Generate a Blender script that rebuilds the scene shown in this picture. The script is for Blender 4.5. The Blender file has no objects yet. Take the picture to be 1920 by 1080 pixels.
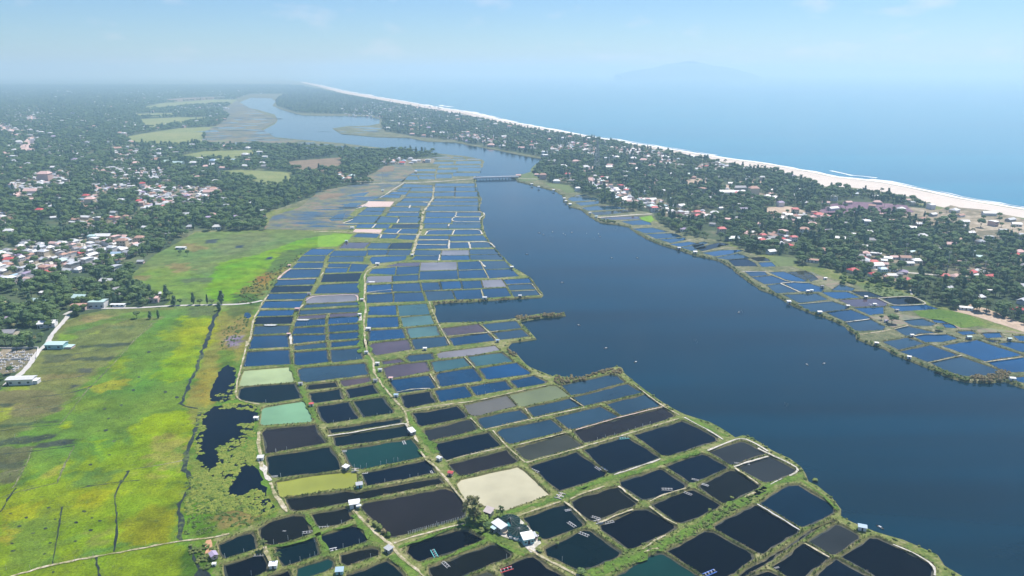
import bpy, bmesh, math, random
import numpy as np
from mathutils import Vector, Matrix
from mathutils.geometry import delaunay_2d_cdt

random.seed(7)
RNG = np.random.default_rng(11)
scene = bpy.context.scene
COL = scene.collection

# ------------------------------------------------------------------ camera
FPX, HOR, CAMZ = 1371.0, 408.0, 200.0        # focal length in photo pixels, horizon above centre, height
PITCH = math.atan(HOR / FPX)
cam_d = bpy.data.cameras.new('camera')
cam = bpy.data.objects.new('camera', cam_d)
COL.objects.link(cam)
cam.location = (0, 0, CAMZ)
cam.rotation_euler = (math.pi / 2 - PITCH, 0, 0)
cam_d.sensor_width = 36.0
cam_d.lens = FPX / 1920.0 * 36.0
cam_d.clip_start = 1.0
cam_d.clip_end = 200000.0
scene.camera = cam

# ------------------------------------------------------------------ sky, sun, exposure
HAZE_D = 0.000165
SUN_EL, SUN_AZ = math.radians(60), math.radians(40)      # azimuth clockwise from +Y
world = bpy.data.worlds.new('World')
scene.world = world
world.use_nodes = True
wn = world.node_tree
for n in list(wn.nodes):
    wn.nodes.remove(n)
w_out = wn.nodes.new('ShaderNodeOutputWorld')
w_bg = wn.nodes.new('ShaderNodeBackground')
w_sky = wn.nodes.new('ShaderNodeTexSky')
w_sky.sky_type = 'NISHITA'
w_sky.sun_disc = False
w_sky.sun_elevation = SUN_EL
w_sky.sun_rotation = SUN_AZ
w_sky.altitude = 200
w_sky.air_density = 1.0
w_sky.dust_density = 0.2
w_sky.ozone_density = 3.0
w_bg.inputs['Strength'].default_value = 0.084
w_hsv = wn.nodes.new('ShaderNodeMixRGB'); w_hsv.blend_type = 'MULTIPLY'
w_hsv.inputs[0].default_value = 1.0
w_hsv.inputs[2].default_value = (0.66, 0.86, 1.10, 1)
wn.links.new(w_sky.outputs[0], w_hsv.inputs[1])
# faint far cumulus low over the land
w_geo = wn.nodes.new('ShaderNodeTexCoord')
w_map = wn.nodes.new('ShaderNodeMapping')
w_map.inputs['Scale'].default_value = (9, 9, 24)
w_noi = wn.nodes.new('ShaderNodeTexNoise')
w_noi.inputs['Scale'].default_value = 1.6
w_noi.inputs['Detail'].default_value = 6
w_rmp = wn.nodes.new('ShaderNodeValToRGB')
w_rmp.color_ramp.elements[0].position = 0.56
w_rmp.color_ramp.elements[0].color = (0, 0, 0, 1)
w_rmp.color_ramp.elements[1].position = 0.82
w_rmp.color_ramp.elements[1].color = (0.45, 0.45, 0.45, 1)
w_mix = wn.nodes.new('ShaderNodeMixRGB')
w_mix.inputs[2].default_value = (9.0, 8.6, 9.3, 1)
wn.links.new(w_geo.outputs['Generated'], w_map.inputs[0])
wn.links.new(w_map.outputs[0], w_noi.inputs['Vector'])
wn.links.new(w_noi.outputs['Fac'], w_rmp.inputs[0])
wn.links.new(w_rmp.outputs[0], w_mix.inputs[0])
wn.links.new(w_hsv.outputs[0], w_mix.inputs[1])
wn.links.new(w_mix.outputs[0], w_bg.inputs['Color'])
wn.links.new(w_bg.outputs[0], w_out.inputs['Surface'])

sun_d = bpy.data.lights.new('sun', 'SUN')
sun_d.energy = 5.0
sun_d.angle = math.radians(0.53)
sun_d.color = (1.0, 0.955, 0.89)
sun = bpy.data.objects.new('sun', sun_d)
COL.objects.link(sun)
sdir = Vector((math.sin(SUN_AZ) * math.cos(SUN_EL), math.cos(SUN_AZ) * math.cos(SUN_EL), math.sin(SUN_EL)))
sun.rotation_euler = (-sdir).to_track_quat('-Z', 'Y').to_euler()
sun.location = (0, 0, 400)

vs = scene.view_settings
vs.view_transform = 'Standard'
vs.look = 'None'
vs.exposure = 0.42
vs.gamma = 1.0
vs.use_curve_mapping = False
scene.cycles.volume_bounces = 1
scene.cycles.max_bounces = 5
scene.cycles.diffuse_bounces = 2
scene.cycles.glossy_bounces = 2
scene.cycles.transparent_max_bounces = 8
scene.cycles.use_denoising = True

# ------------------------------------------------------------------ photo pixel -> point on the ground, and back
CP, SP = math.cos(PITCH), math.sin(PITCH)
def G(px, py, z=0.0):
    u, v = (px - 960.0) / FPX, (540.0 - py) / FPX
    dz = -SP + v * CP
    t = (z - CAMZ) / dz
    return (u * t, (CP + v * SP) * t, z)
def GP(pts, z=0.0):
    return [G(x, y, z)[:2] for x, y in pts]
def PX(x, y, z=0.0):                                      # numpy arrays -> photo pixels
    x = np.asarray(x, float); y = np.asarray(y, float)
    dz = z - CAMZ
    dep = y * CP - dz * SP
    dep = np.where(dep < 1, 1, dep)
    up = y * SP + dz * CP
    return 960 + FPX * x / dep, 540 - FPX * up / dep
def inside(px, py, poly):
    px = np.asarray(px, float); py = np.asarray(py, float)
    r = np.zeros(px.shape, bool)
    n = len(poly)
    j = n - 1
    for i in range(n):
        xi, yi = poly[i]; xj, yj = poly[j]
        if yi != yj:
            c = ((yi > py) != (yj > py)) & (px < (xj - xi) * (py - yi) / (yj - yi) + xi)
            r ^= c
        j = i
    return r
_nd = [(math.cos(a), math.sin(a), p, f) for a, p, f in
       [(k * 2.399 + 0.3, k * 1.7, 0.6 + 0.19 * k) for k in range(9)]]
def wob(x, y, scale):                                     # smooth pseudo noise about -1..1
    x = np.asarray(x, float) / scale; y = np.asarray(y, float) / scale
    s = 0
    for c, d, p, f in _nd:
        s = s + np.sin((x * c + y * d) * f * 3.1 + p + 1.3 * np.sin((x * d - y * c) * f * 1.9 + p * 2))
    return s / 4.2

# ------------------------------------------------------------------ materials
MAT = {}
def _new(name):
    m = bpy.data.materials.new(name); m.use_nodes = True
    nt = m.node_tree
    b = nt.nodes['Principled BSDF']
    MAT[name] = m
    return m, nt, b
def c4(c): return (c[0], c[1], c[2], 1)
def plain(name, c, rough=0.8, var=0.0, spec=0.3, metal=0.0):
    m, nt, b = _new(name)
    b.inputs['Base Color'].default_value = c4(c)
    b.inputs['Roughness'].default_value = rough
    b.inputs['Specular IOR Level'].default_value = spec
    b.inputs['Metallic'].default_value = metal
    if var > 0:
        oi = nt.nodes.new('ShaderNodeObjectInfo')
        tc = nt.nodes.new('ShaderNodeNewGeometry')
        nz = nt.nodes.new('ShaderNodeTexNoise'); nz.inputs['Scale'].default_value = 0.55; nz.inputs['Detail'].default_value = 5
        nt.links.new(tc.outputs['Position'], nz.inputs['Vector'])
        ad = nt.nodes.new('ShaderNodeMath'); ad.operation = 'ADD'
        nt.links.new(nz.outputs['Fac'], ad.inputs[0]); nt.links.new(oi.outputs['Random'], ad.inputs[1])
        mr = nt.nodes.new('ShaderNodeMapRange')
        mr.inputs['From Min'].default_value = 0.3; mr.inputs['From Max'].default_value = 1.7
        mr.inputs['To Min'].default_value = 1 - var; mr.inputs['To Max'].default_value = 1 + var
        nt.links.new(ad.outputs[0], mr.inputs['Value'])
        hs = nt.nodes.new('ShaderNodeHueSaturation')
        hs.inputs['Color'].default_value = c4(c)
        nt.links.new(mr.outputs[0], hs.inputs['Value'])
        nt.links.new(hs.outputs[0], b.inputs['Base Color'])
    return m
def noisy(name, cols, scales=(0.02, 0.25), detail=6, rough=0.95, bump=0.0, bscale=1.0, spec=0.15, fine=0.35, fscale=1.5):
    """cols: colour ramp stops [(pos, colour)...] driven by two octaves of world space noise."""
    m, nt, b = _new(name)
    g = nt.nodes.new('ShaderNodeNewGeometry')
    a = nt.nodes.new('ShaderNodeTexNoise'); a.inputs['Scale'].default_value = scales[0]; a.inputs['Detail'].default_value = 3
    c = nt.nodes.new('ShaderNodeTexNoise'); c.inputs['Scale'].default_value = scales[1]; c.inputs['Detail'].default_value = detail
    c.inputs['Roughness'].default_value = 0.65
    for n in (a, c): nt.links.new(g.outputs['Position'], n.inputs['Vector'])
    mx = nt.nodes.new('ShaderNodeMix'); mx.inputs[0].default_value = 0.6
    nt.links.new(a.outputs['Fac'], mx.inputs[2]); nt.links.new(c.outputs['Fac'], mx.inputs[3])
    r = nt.nodes.new('ShaderNodeValToRGB')
    el = r.color_ramp.elements
    while len(el) < len(cols): el.new(0.5)
    for e, (p, cc) in zip(el, cols):
        e.position = p; e.color = c4(cc)
    nt.links.new(mx.outputs[0], r.inputs[0])
    f = nt.nodes.new('ShaderNodeTexNoise'); f.inputs['Scale'].default_value = fscale; f.inputs['Detail'].default_value = 4
    nt.links.new(g.outputs['Position'], f.inputs['Vector'])
    mr = nt.nodes.new('ShaderNodeMapRange')
    mr.inputs['From Min'].default_value = 0.25; mr.inputs['From Max'].default_value = 0.75
    mr.inputs['To Min'].default_value = 1 - fine; mr.inputs['To Max'].default_value = 1 + fine
    nt.links.new(f.outputs['Fac'], mr.inputs['Value'])
    hs = nt.nodes.new('ShaderNodeHueSaturation')
    nt.links.new(r.outputs[0], hs.inputs['Color']); nt.links.new(mr.outputs[0], hs.inputs['Value'])
    nt.links.new(hs.outputs[0], b.inputs['Base Color'])
    b.inputs['Roughness'].default_value = rough
    b.inputs['Specular IOR Level'].default_value = spec
    if bump > 0:
        bp = nt.nodes.new('ShaderNodeBump'); bp.inputs['Strength'].default_value = 0.6
        bp.inputs['Distance'].default_value = bump
        nt.links.new(f.outputs['Fac'], bp.inputs['Height']); nt.links.new(bp.outputs[0], b.inputs['Normal'])
    return m
def water(name, c, c2=None, scale=0.004, rough=0.07, wave=0.05, wscale=0.6, spec=0.5, streak=False, fine=None):
    m, nt, b = _new(name)
    b.inputs['Roughness'].default_value = rough
    b.inputs['IOR'].default_value = 1.333
    b.inputs['Specular IOR Level'].default_value = spec
    g = nt.nodes.new('ShaderNodeNewGeometry')
    if c2 is None: c2 = tuple(v * 0.72 for v in c)
    n1 = nt.nodes.new('ShaderNodeTexNoise'); n1.inputs['Scale'].default_value = scale; n1.inputs['Detail'].default_value = 5
    mp = nt.nodes.new('ShaderNodeMapping')
    if streak:
        mp.inputs['Rotation'].default_value = (0, 0, math.radians(20)); mp.inputs['Scale'].default_value = (0.25, 2.2, 1)
    nt.links.new(g.outputs['Position'], mp.inputs[0]); nt.links.new(mp.outputs[0], n1.inputs['Vector'])
    r = nt.nodes.new('ShaderNodeMapRange'); r.inputs['From Min'].default_value = 0.35; r.inputs['From Max'].default_value = 0.65
    nt.links.new(n1.outputs['Fac'], r.inputs['Value'])
    mx = nt.nodes.new('ShaderNodeMixRGB'); mx.inputs[1].default_value = c4(c); mx.inputs[2].default_value = c4(c2)
    nt.links.new(r.outputs[0], mx.inputs[0]); nt.links.new(mx.outputs[0], b.inputs['Base Color'])
    n2 = nt.nodes.new('ShaderNodeTexNoise'); n2.inputs['Scale'].default_value = wscale; n2.inputs['Detail'].default_value = 3
    nt.links.new(g.outputs['Position'], n2.inputs['Vector'])
    bp = nt.nodes.new('ShaderNodeBump'); bp.inputs['Strength'].default_value = 0.5; bp.inputs['Distance'].default_value = wave
    nt.links.new(n2.outputs['Fac'], bp.inputs['Height']); nt.links.new(bp.outputs[0], b.inputs['Normal'])
    return m
def leafy(name, c1, c2, rough=0.85):
    m, nt, b = _new(name)
    oi = nt.nodes.new('ShaderNodeObjectInfo')
    g = nt.nodes.new('ShaderNodeNewGeometry')
    nz = nt.nodes.new('ShaderNodeTexNoise'); nz.inputs['Scale'].default_value = 0.9; nz.inputs['Detail'].default_value = 4
    nt.links.new(g.outputs['Position'], nz.inputs['Vector'])
    ml = nt.nodes.new('ShaderNodeMath'); ml.operation = 'MULTIPLY_ADD'
    nt.links.new(oi.outputs['Random'], ml.inputs[0]); ml.inputs[1].default_value = 0.75
    ad = nt.nodes.new('ShaderNodeMath'); ad.operation = 'MULTIPLY_ADD'
    nt.links.new(nz.outputs['Fac'], ad.inputs[0]); ad.inputs[1].default_value = 0.9; ad.inputs[2].default_value = -0.32
    nt.links.new(ad.outputs[0], ml.inputs[2])
    mx = nt.nodes.new('ShaderNodeMixRGB'); mx.inputs[1].default_value = c4(c1); mx.inputs[2].default_value = c4(c2)
    nt.links.new(ml.outputs[0], mx.inputs[0]); nt.links.new(mx.outputs[0], b.inputs['Base Color'])
    b.inputs['Roughness'].default_value = rough
    b.inputs['Specular IOR Level'].default_value = 0.2
    return m

noisy('dike_grass', [(0.28, (0.045, 0.082, 0.018)), (0.42, (0.082, 0.130, 0.026)), (0.52, (0.145, 0.170, 0.048)),
                     (0.63, (0.25, 0.235, 0.115)), (0.75, (0.36, 0.33, 0.22))], (0.03, 0.35), fine=0.4, fscale=1.2, bump=0.25)
noisy('dike_dull', [(0.30, (0.045, 0.065, 0.035)), (0.44, (0.085, 0.105, 0.050)), (0.54, (0.15, 0.155, 0.08)), (0.66, (0.27, 0.25, 0.17))], (0.03, 0.2), fine=0.35, fscale=0.8)
noisy('bank_mud', [(0.3, (0.10, 0.13, 0.04)), (0.55, (0.18, 0.17, 0.07)), (0.75, (0.28, 0.23, 0.13))], (0.05, 0.5), fine=0.4)
noisy('lush_grass', [(0.3, (0.045, 0.095, 0.015)), (0.5, (0.085, 0.155, 0.022)), (0.7, (0.15, 0.20, 0.04))], (0.04, 0.4), fine=0.45, fscale=1.0, bump=0.3)
noisy('sand_path', [(0.36, (0.11, 0.14, 0.04)), (0.46, (0.27, 0.25, 0.13)), (0.56, (0.44, 0.39, 0.28)), (0.7, (0.62, 0.57, 0.48))], (0.12, 0.5), fine=0.3)
noisy('white_path', [(0.33, (0.26, 0.26, 0.18)), (0.46, (0.42, 0.40, 0.34)), (0.64, (0.64, 0.60, 0.54))], (0.06, 0.6), fine=0.2)
noisy('pink_flat', [(0.3, (0.42, 0.30, 0.27)), (0.6, (0.56, 0.44, 0.40))], (0.02, 0.2), fine=0.15)
noisy('red_earth', [(0.3, (0.36, 0.19, 0.10)), (0.6, (0.48, 0.28, 0.17))], (0.06, 0.6), fine=0.2)
noisy('concrete', [(0.3, (0.38, 0.37, 0.35)), (0.6, (0.52, 0.50, 0.48))], (0.05, 0.5), fine=0.15)
noisy('flooded_marsh', [(0.40, (0.045, 0.085, 0.13)), (0.46, (0.09, 0.10, 0.08)), (0.50, (0.12, 0.14, 0.065)), (0.55, (0.19, 0.135, 0.09)), (0.62, (0.14, 0.18, 0.06))], (0.008, 0.03), fine=0.25, fscale=0.15, rough=0.6, spec=0.3)
noisy('pond_edge', [(0.35, (0.012, 0.022, 0.022)), (0.5, (0.05, 0.05, 0.028)), (0.62, (0.13, 0.11, 0.05))], (0.03, 0.3), fine=0.3, rough=0.3, spec=0.3)
noisy('forest_floor', [(0.36, (0.030, 0.050, 0.024)), (0.52, (0.055, 0.080, 0.034)), (0.64, (0.16, 0.155, 0.10))], (0.006, 0.03), fine=0.3, fscale=0.3)
noisy('far_woods', [(0.34, (0.030, 0.055, 0.032)), (0.5, (0.055, 0.085, 0.040)), (0.58, (0.12, 0.135, 0.07)), (0.68, (0.28, 0.25, 0.19))], (0.0012, 0.008), fine=0.3, fscale=0.03)
noisy('village_soil', [(0.3, (0.07, 0.085, 0.04)), (0.5, (0.17, 0.15, 0.10)), (0.66, (0.36, 0.31, 0.24))], (0.02, 0.12), fine=0.25, fscale=0.5)
noisy('bare_soil', [(0.3, (0.24, 0.18, 0.12)), (0.5, (0.40, 0.31, 0.23)), (0.7, (0.52, 0.42, 0.33))], (0.01, 0.08), fine=0.2, fscale=0.5)
noisy('dune_scrub', [(0.3, (0.05, 0.06, 0.03)), (0.45, (0.20, 0.17, 0.11)), (0.6, (0.40, 0.34, 0.26)), (0.72, (0.55, 0.48, 0.38))], (0.01, 0.06), fine=0.3, fscale=0.3)
noisy('purple_scrub', [(0.3, (0.10, 0.065, 0.09)), (0.55, (0.19, 0.12, 0.16)), (0.72, (0.36, 0.29, 0.28))], (0.01, 0.07), fine=0.3, fscale=0.3)
noisy('beach_sand', [(0.3, (0.50, 0.44, 0.38)), (0.7, (0.62, 0.56, 0.50))], (0.004, 0.05), fine=0.08)
noisy('wet_sand', [(0.3, (0.24, 0.20, 0.165)), (0.7, (0.33, 0.28, 0.23))], (0.004, 0.05), fine=0.08, rough=0.5, spec=0.4)
noisy('reed_bed', [(0.3, (0.10, 0.075, 0.03)), (0.5, (0.20, 0.15, 0.07)), (0.7, (0.28, 0.22, 0.11))], (0.03, 0.3), fine=0.4)
noisy('field_pale', [(0.3, (0.13, 0.17, 0.06)), (0.5, (0.19, 0.22, 0.08)), (0.7, (0.27, 0.27, 0.12))], (0.006, 0.03), fine=0.2, fscale=0.2)
noisy('field_green', [(0.3, (0.075, 0.115, 0.045)), (0.6, (0.13, 0.17, 0.065))], (0.006, 0.05), fine=0.2, fscale=0.3)
noisy('field_brown', [(0.3, (0.14, 0.11, 0.07)), (0.6, (0.22, 0.165, 0.11))], (0.006, 0.04), fine=0.2, fscale=0.2)
noisy('field_lime', [(0.3, (0.11, 0.25, 0.015)), (0.6, (0.17, 0.31, 0.02))], (0.006, 0.06), fine=0.2, fscale=0.3)
noisy('ditch_water', [(0.38, (0.006, 0.012, 0.016)), (0.52, (0.018, 0.028, 0.022)), (0.62, (0.08, 0.11, 0.03))], (0.03, 0.4), fine=0.4, rough=0.5, spec=0.25)
noisy('foam', [(0.3, (0.62, 0.64, 0.64)), (0.6, (0.80, 0.80, 0.79))], (0.02, 0.2), fine=0.06)

water('lagoon_water', (0.001, 0.025, 0.045), (0.003, 0.015, 0.024), scale=0.010, rough=0.12, wave=0.06, wscale=0.35, spec=0.36, streak=True)
water('sea_water', (0.002, 0.150, 0.220), (0.003, 0.100, 0.165), scale=0.0022, rough=0.16, wave=0.20, wscale=0.09, streak=True)
WC = {'j': (0.0008, 0.008, 0.011), 'z': (0.006, 0.007, 0.006), 'n': (0.0008, 0.005, 0.013), 'k': (0.0008, 0.0018, 0.005), 'b': (0.003, 0.036, 0.090), 's': (0.018, 0.048, 0.075),
      'g': (0.026, 0.030, 0.031), 'c': (0.47, 0.44, 0.30), 'l': (0.29, 0.32, 0.05), 'm': (0.17, 0.33, 0.18),
      'p': (0.34, 0.42, 0.20), 't': (0.035, 0.10, 0.105), 'u': (0.070, 0.155, 0.14), 'o': (0.16, 0.19, 0.085),
      'x': (0.002, 0.016, 0.034), 'w': (0.085, 0.062, 0.078), 'r': (0.075, 0.050, 0.055), 'y': (0.20, 0.19, 0.20), 'd': (0.017, 0.015, 0.016),
      'e': (0.006, 0.040, 0.036), 'h': (0.045, 0.050, 0.038), 'q': (0.12, 0.115, 0.095), 'v': (0.003, 0.050, 0.140)}
for k, c in WC.items():
    water('pond_' + k, c, tuple(v * 0.70 for v in c), scale=0.035, rough=0.06 if max(c) < 0.15 else 0.2, wave=0.02, wscale=1.2,
          spec=0.5 if max(c) > 0.06 else 0.15)

leafy('leaf_broad', (0.050, 0.098, 0.034), (0.13, 0.195, 0.066))
leafy('leaf_light', (0.065, 0.12, 0.026), (0.15, 0.21, 0.05))
leafy('leaf_casuarina', (0.050, 0.095, 0.050), (0.105, 0.160, 0.085))
leafy('leaf_palm', (0.030, 0.060, 0.018), (0.085, 0.115, 0.035))
leafy('leaf_olive', (0.14, 0.145, 0.06), (0.26, 0.25, 0.11))
leafy('leaf_scrub', (0.075, 0.125, 0.026), (0.19, 0.22, 0.07))
leafy('leaf_reed', (0.19, 0.15, 0.07), (0.36, 0.30, 0.16))
leafy('leaf_pad', (0.075, 0.14, 0.015), (0.23, 0.25, 0.045))
plain('bark', (0.13, 0.10, 0.075), 0.9)
plain('roof_white', (0.66, 0.67, 0.67), 0.5, 0.28)
plain('roof_metal', (0.46, 0.48, 0.50), 0.45, 0.3)
plain('roof_blue', (0.34, 0.47, 0.58), 0.45, 0.1)
plain('roof_teal', (0.45, 0.60, 0.58), 0.45, 0.1)
plain('roof_red', (0.50, 0.085, 0.085), 0.6, 0.15)
plain('roof_tile', (0.44, 0.27, 0.21), 0.8, 0.18)
plain('roof_pink', (0.62, 0.42, 0.38), 0.8, 0.15)
plain('roof_grey', (0.28, 0.28, 0.29), 0.7, 0.18)
plain('roof_violet', (0.36, 0.30, 0.42), 0.7, 0.12)
plain('wall_white', (0.72, 0.70, 0.68), 0.85, 0.1)
plain('wall_cream', (0.62, 0.53, 0.40), 0.85, 0.12)
plain('wall_pink', (0.60, 0.42, 0.38), 0.85, 0.12)
plain('wall_aqua', (0.30, 0.52, 0.52), 0.85, 0.08)
plain('wall_grey', (0.34, 0.33, 0.32), 0.85, 0.15)
plain('dark_opening', (0.025, 0.028, 0.032), 0.4)
plain('pale_wood', (0.45, 0.42, 0.38), 0.85, 0.15)
plain('weathered_wood', (0.22, 0.19, 0.16), 0.9, 0.2)
plain('white_paint', (0.74, 0.74, 0.74), 0.6)
plain('float_blue', (0.05, 0.16, 0.55), 0.5)
plain('float_teal', (0.10, 0.50, 0.48), 0.5)
plain('float_red', (0.55, 0.06, 0.07), 0.5)
plain('net_dark', (0.008, 0.024, 0.022), 0.95, 0.15, 0.05)
plain('tarp_teal', (0.03, 0.17, 0.19), 0.5)
plain('steel', (0.42, 0.42, 0.42), 0.5, 0.0, 0.4, 0.3)
plain('rope', (0.30, 0.30, 0.24), 0.9)
plain('hill_green', (0.05, 0.08, 0.045), 0.95, 0.1)

# ------------------------------------------------------------------ object helpers
def link(name, me, mats=None, parent=None, loc=None, rz=None):
    o = bpy.data.objects.new(name, me)
    COL.objects.link(o)
    if mats:
        for m in (mats if isinstance(mats, (list, tuple)) else [mats]):
            me.materials.append(MAT[m])
    if parent: o.parent = parent
    if loc is not None: o.location = loc
    if rz is not None: o.rotation_euler = (0, 0, rz)
    return o
def struct(o, label=None):
    o['kind'] = 'structure'
    if label: o['label'] = label
    return o
def stuff(o, label=None):
    o['kind'] = 'stuff'
    if label: o['label'] = label
    return o
def tag(o, label, cat, group=None):
    o['label'] = label; o['category'] = cat
    if group: o['group'] = group
    return o
def empty(name, loc, rz=0.0):
    o = bpy.data.objects.new(name, None)
    COL.objects.link(o)
    o.empty_display_size = 0.5
    o.location = loc; o.rotation_euler = (0, 0, rz)
    return o
def mesh(name, v, f, smooth=False):
    me = bpy.data.meshes.new(name)
    me.from_pydata([tuple(map(float, p)) for p in v], [], f)
    if smooth:
        me.polygons.foreach_set('use_smooth', [True] * len(me.polygons))
    me.update()
    return me
def fastmesh(name, V, Fq):
    """V (n,3) array, Fq (m,k) int array"""
    V = np.asarray(V, np.float32); Fq = np.asarray(Fq, np.int32)
    me = bpy.data.meshes.new(name)
    me.vertices.add(len(V)); me.vertices.foreach_set('co', V.ravel())
    m, k = Fq.shape
    me.loops.add(m * k); me.loops.foreach_set('vertex_index', Fq.ravel())
    me.polygons.add(m)
    me.polygons.foreach_set('loop_start', np.arange(0, m * k, k, dtype=np.int32))
    me.polygons.foreach_set('loop_total', np.full(m, k, np.int32))
    me.update(calc_edges=True)
    return me
class MB:
    def __init__(s): s.v = []; s.f = []
    def add(s, v, f):
        b = len(s.v); s.v += v; s.f += [tuple(b + i for i in q) for q in f]; return s
    def box(s, x0, y0, z0, x1, y1, z1, rz=0.0, c=None):
        v = [(x, y, z) for z in (z0, z1) for x, y in ((x0, y0), (x1, y0), (x1, y1), (x0, y1))]
        if rz:
            cx, cy = c or ((x0 + x1) / 2, (y0 + y1) / 2); cc, ss = math.cos(rz), math.sin(rz)
            v = [(cx + (x - cx) * cc - (y - cy) * ss, cy + (x - cx) * ss + (y - cy) * cc, z) for x, y, z in v]
        return s.add(v, [(3, 2, 1, 0), (4, 5, 6, 7), (0, 1, 5, 4), (1, 2, 6, 5), (2, 3, 7, 6), (3, 0, 4, 7)])
    def tube(s, a, b, ra, rb, n=6):
        a, b = Vector(a), Vector(b); d = (b - a).normalized()
        u = d.orthogonal().normalized(); w = d.cross(u)
        v = []
        for c, r in ((a, ra), (b, rb)):
            for i in range(n):
                t = 2 * math.pi * i / n
                v.append(tuple(c + (u * math.cos(t) + w * math.sin(t)) * r))
        f = [(i, (i + 1) % n, n + (i + 1) % n, n + i) for i in range(n)] + [tuple(range(n - 1, -1, -1)), tuple(range(n, 2 * n))]
        return s.add(v, f)
    def me(s, name, smooth=False): return mesh(name, s.v, s.f, smooth)
# ------------------------------------------------------------------ traced outlines (photo pixels via tile windows)
TILE = {'T1': (400, 840, 4.5), 'T2': (740, 840, 4.5), 'T3': (1080, 840, 4.5), 'T4': (1400, 840, 4.5), 'T5': (420, 640, 4.5),
        'T6': (740, 640, 4.5), 'T7': (1080, 640, 4.5), 'M1': (440, 460, 5.4), 'M2': (680, 460, 4.5), 'M3': (600, 300, 5.3333),
        'M4': (960, 300, 5.3333), 'R1': (1300, 300, 4.5), 'R2': (1560, 300, 4.5), 'R3': (1360, 480, 4.91), 'R4': (1620, 480, 4.153),
        'A1': (0, 60, 3.0), 'A2': (640, 60, 3.0), 'A3': (1280, 60, 3.0), 'L1': (0, 300, 4.0), 'L2': (0, 540, 4.0), 'L3': (0, 810, 4.0),
        'P': (0, 0, 1.0)}
def tp(t, pts):
    ox, oy, s = TILE[t]
    return [(ox + x / s, oy + y / s) for x, y in pts]
def num(s):
    a = [float(q) for q in s.replace(',', ' ').split()]
    return list(zip(a[0::2], a[1::2]))

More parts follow.
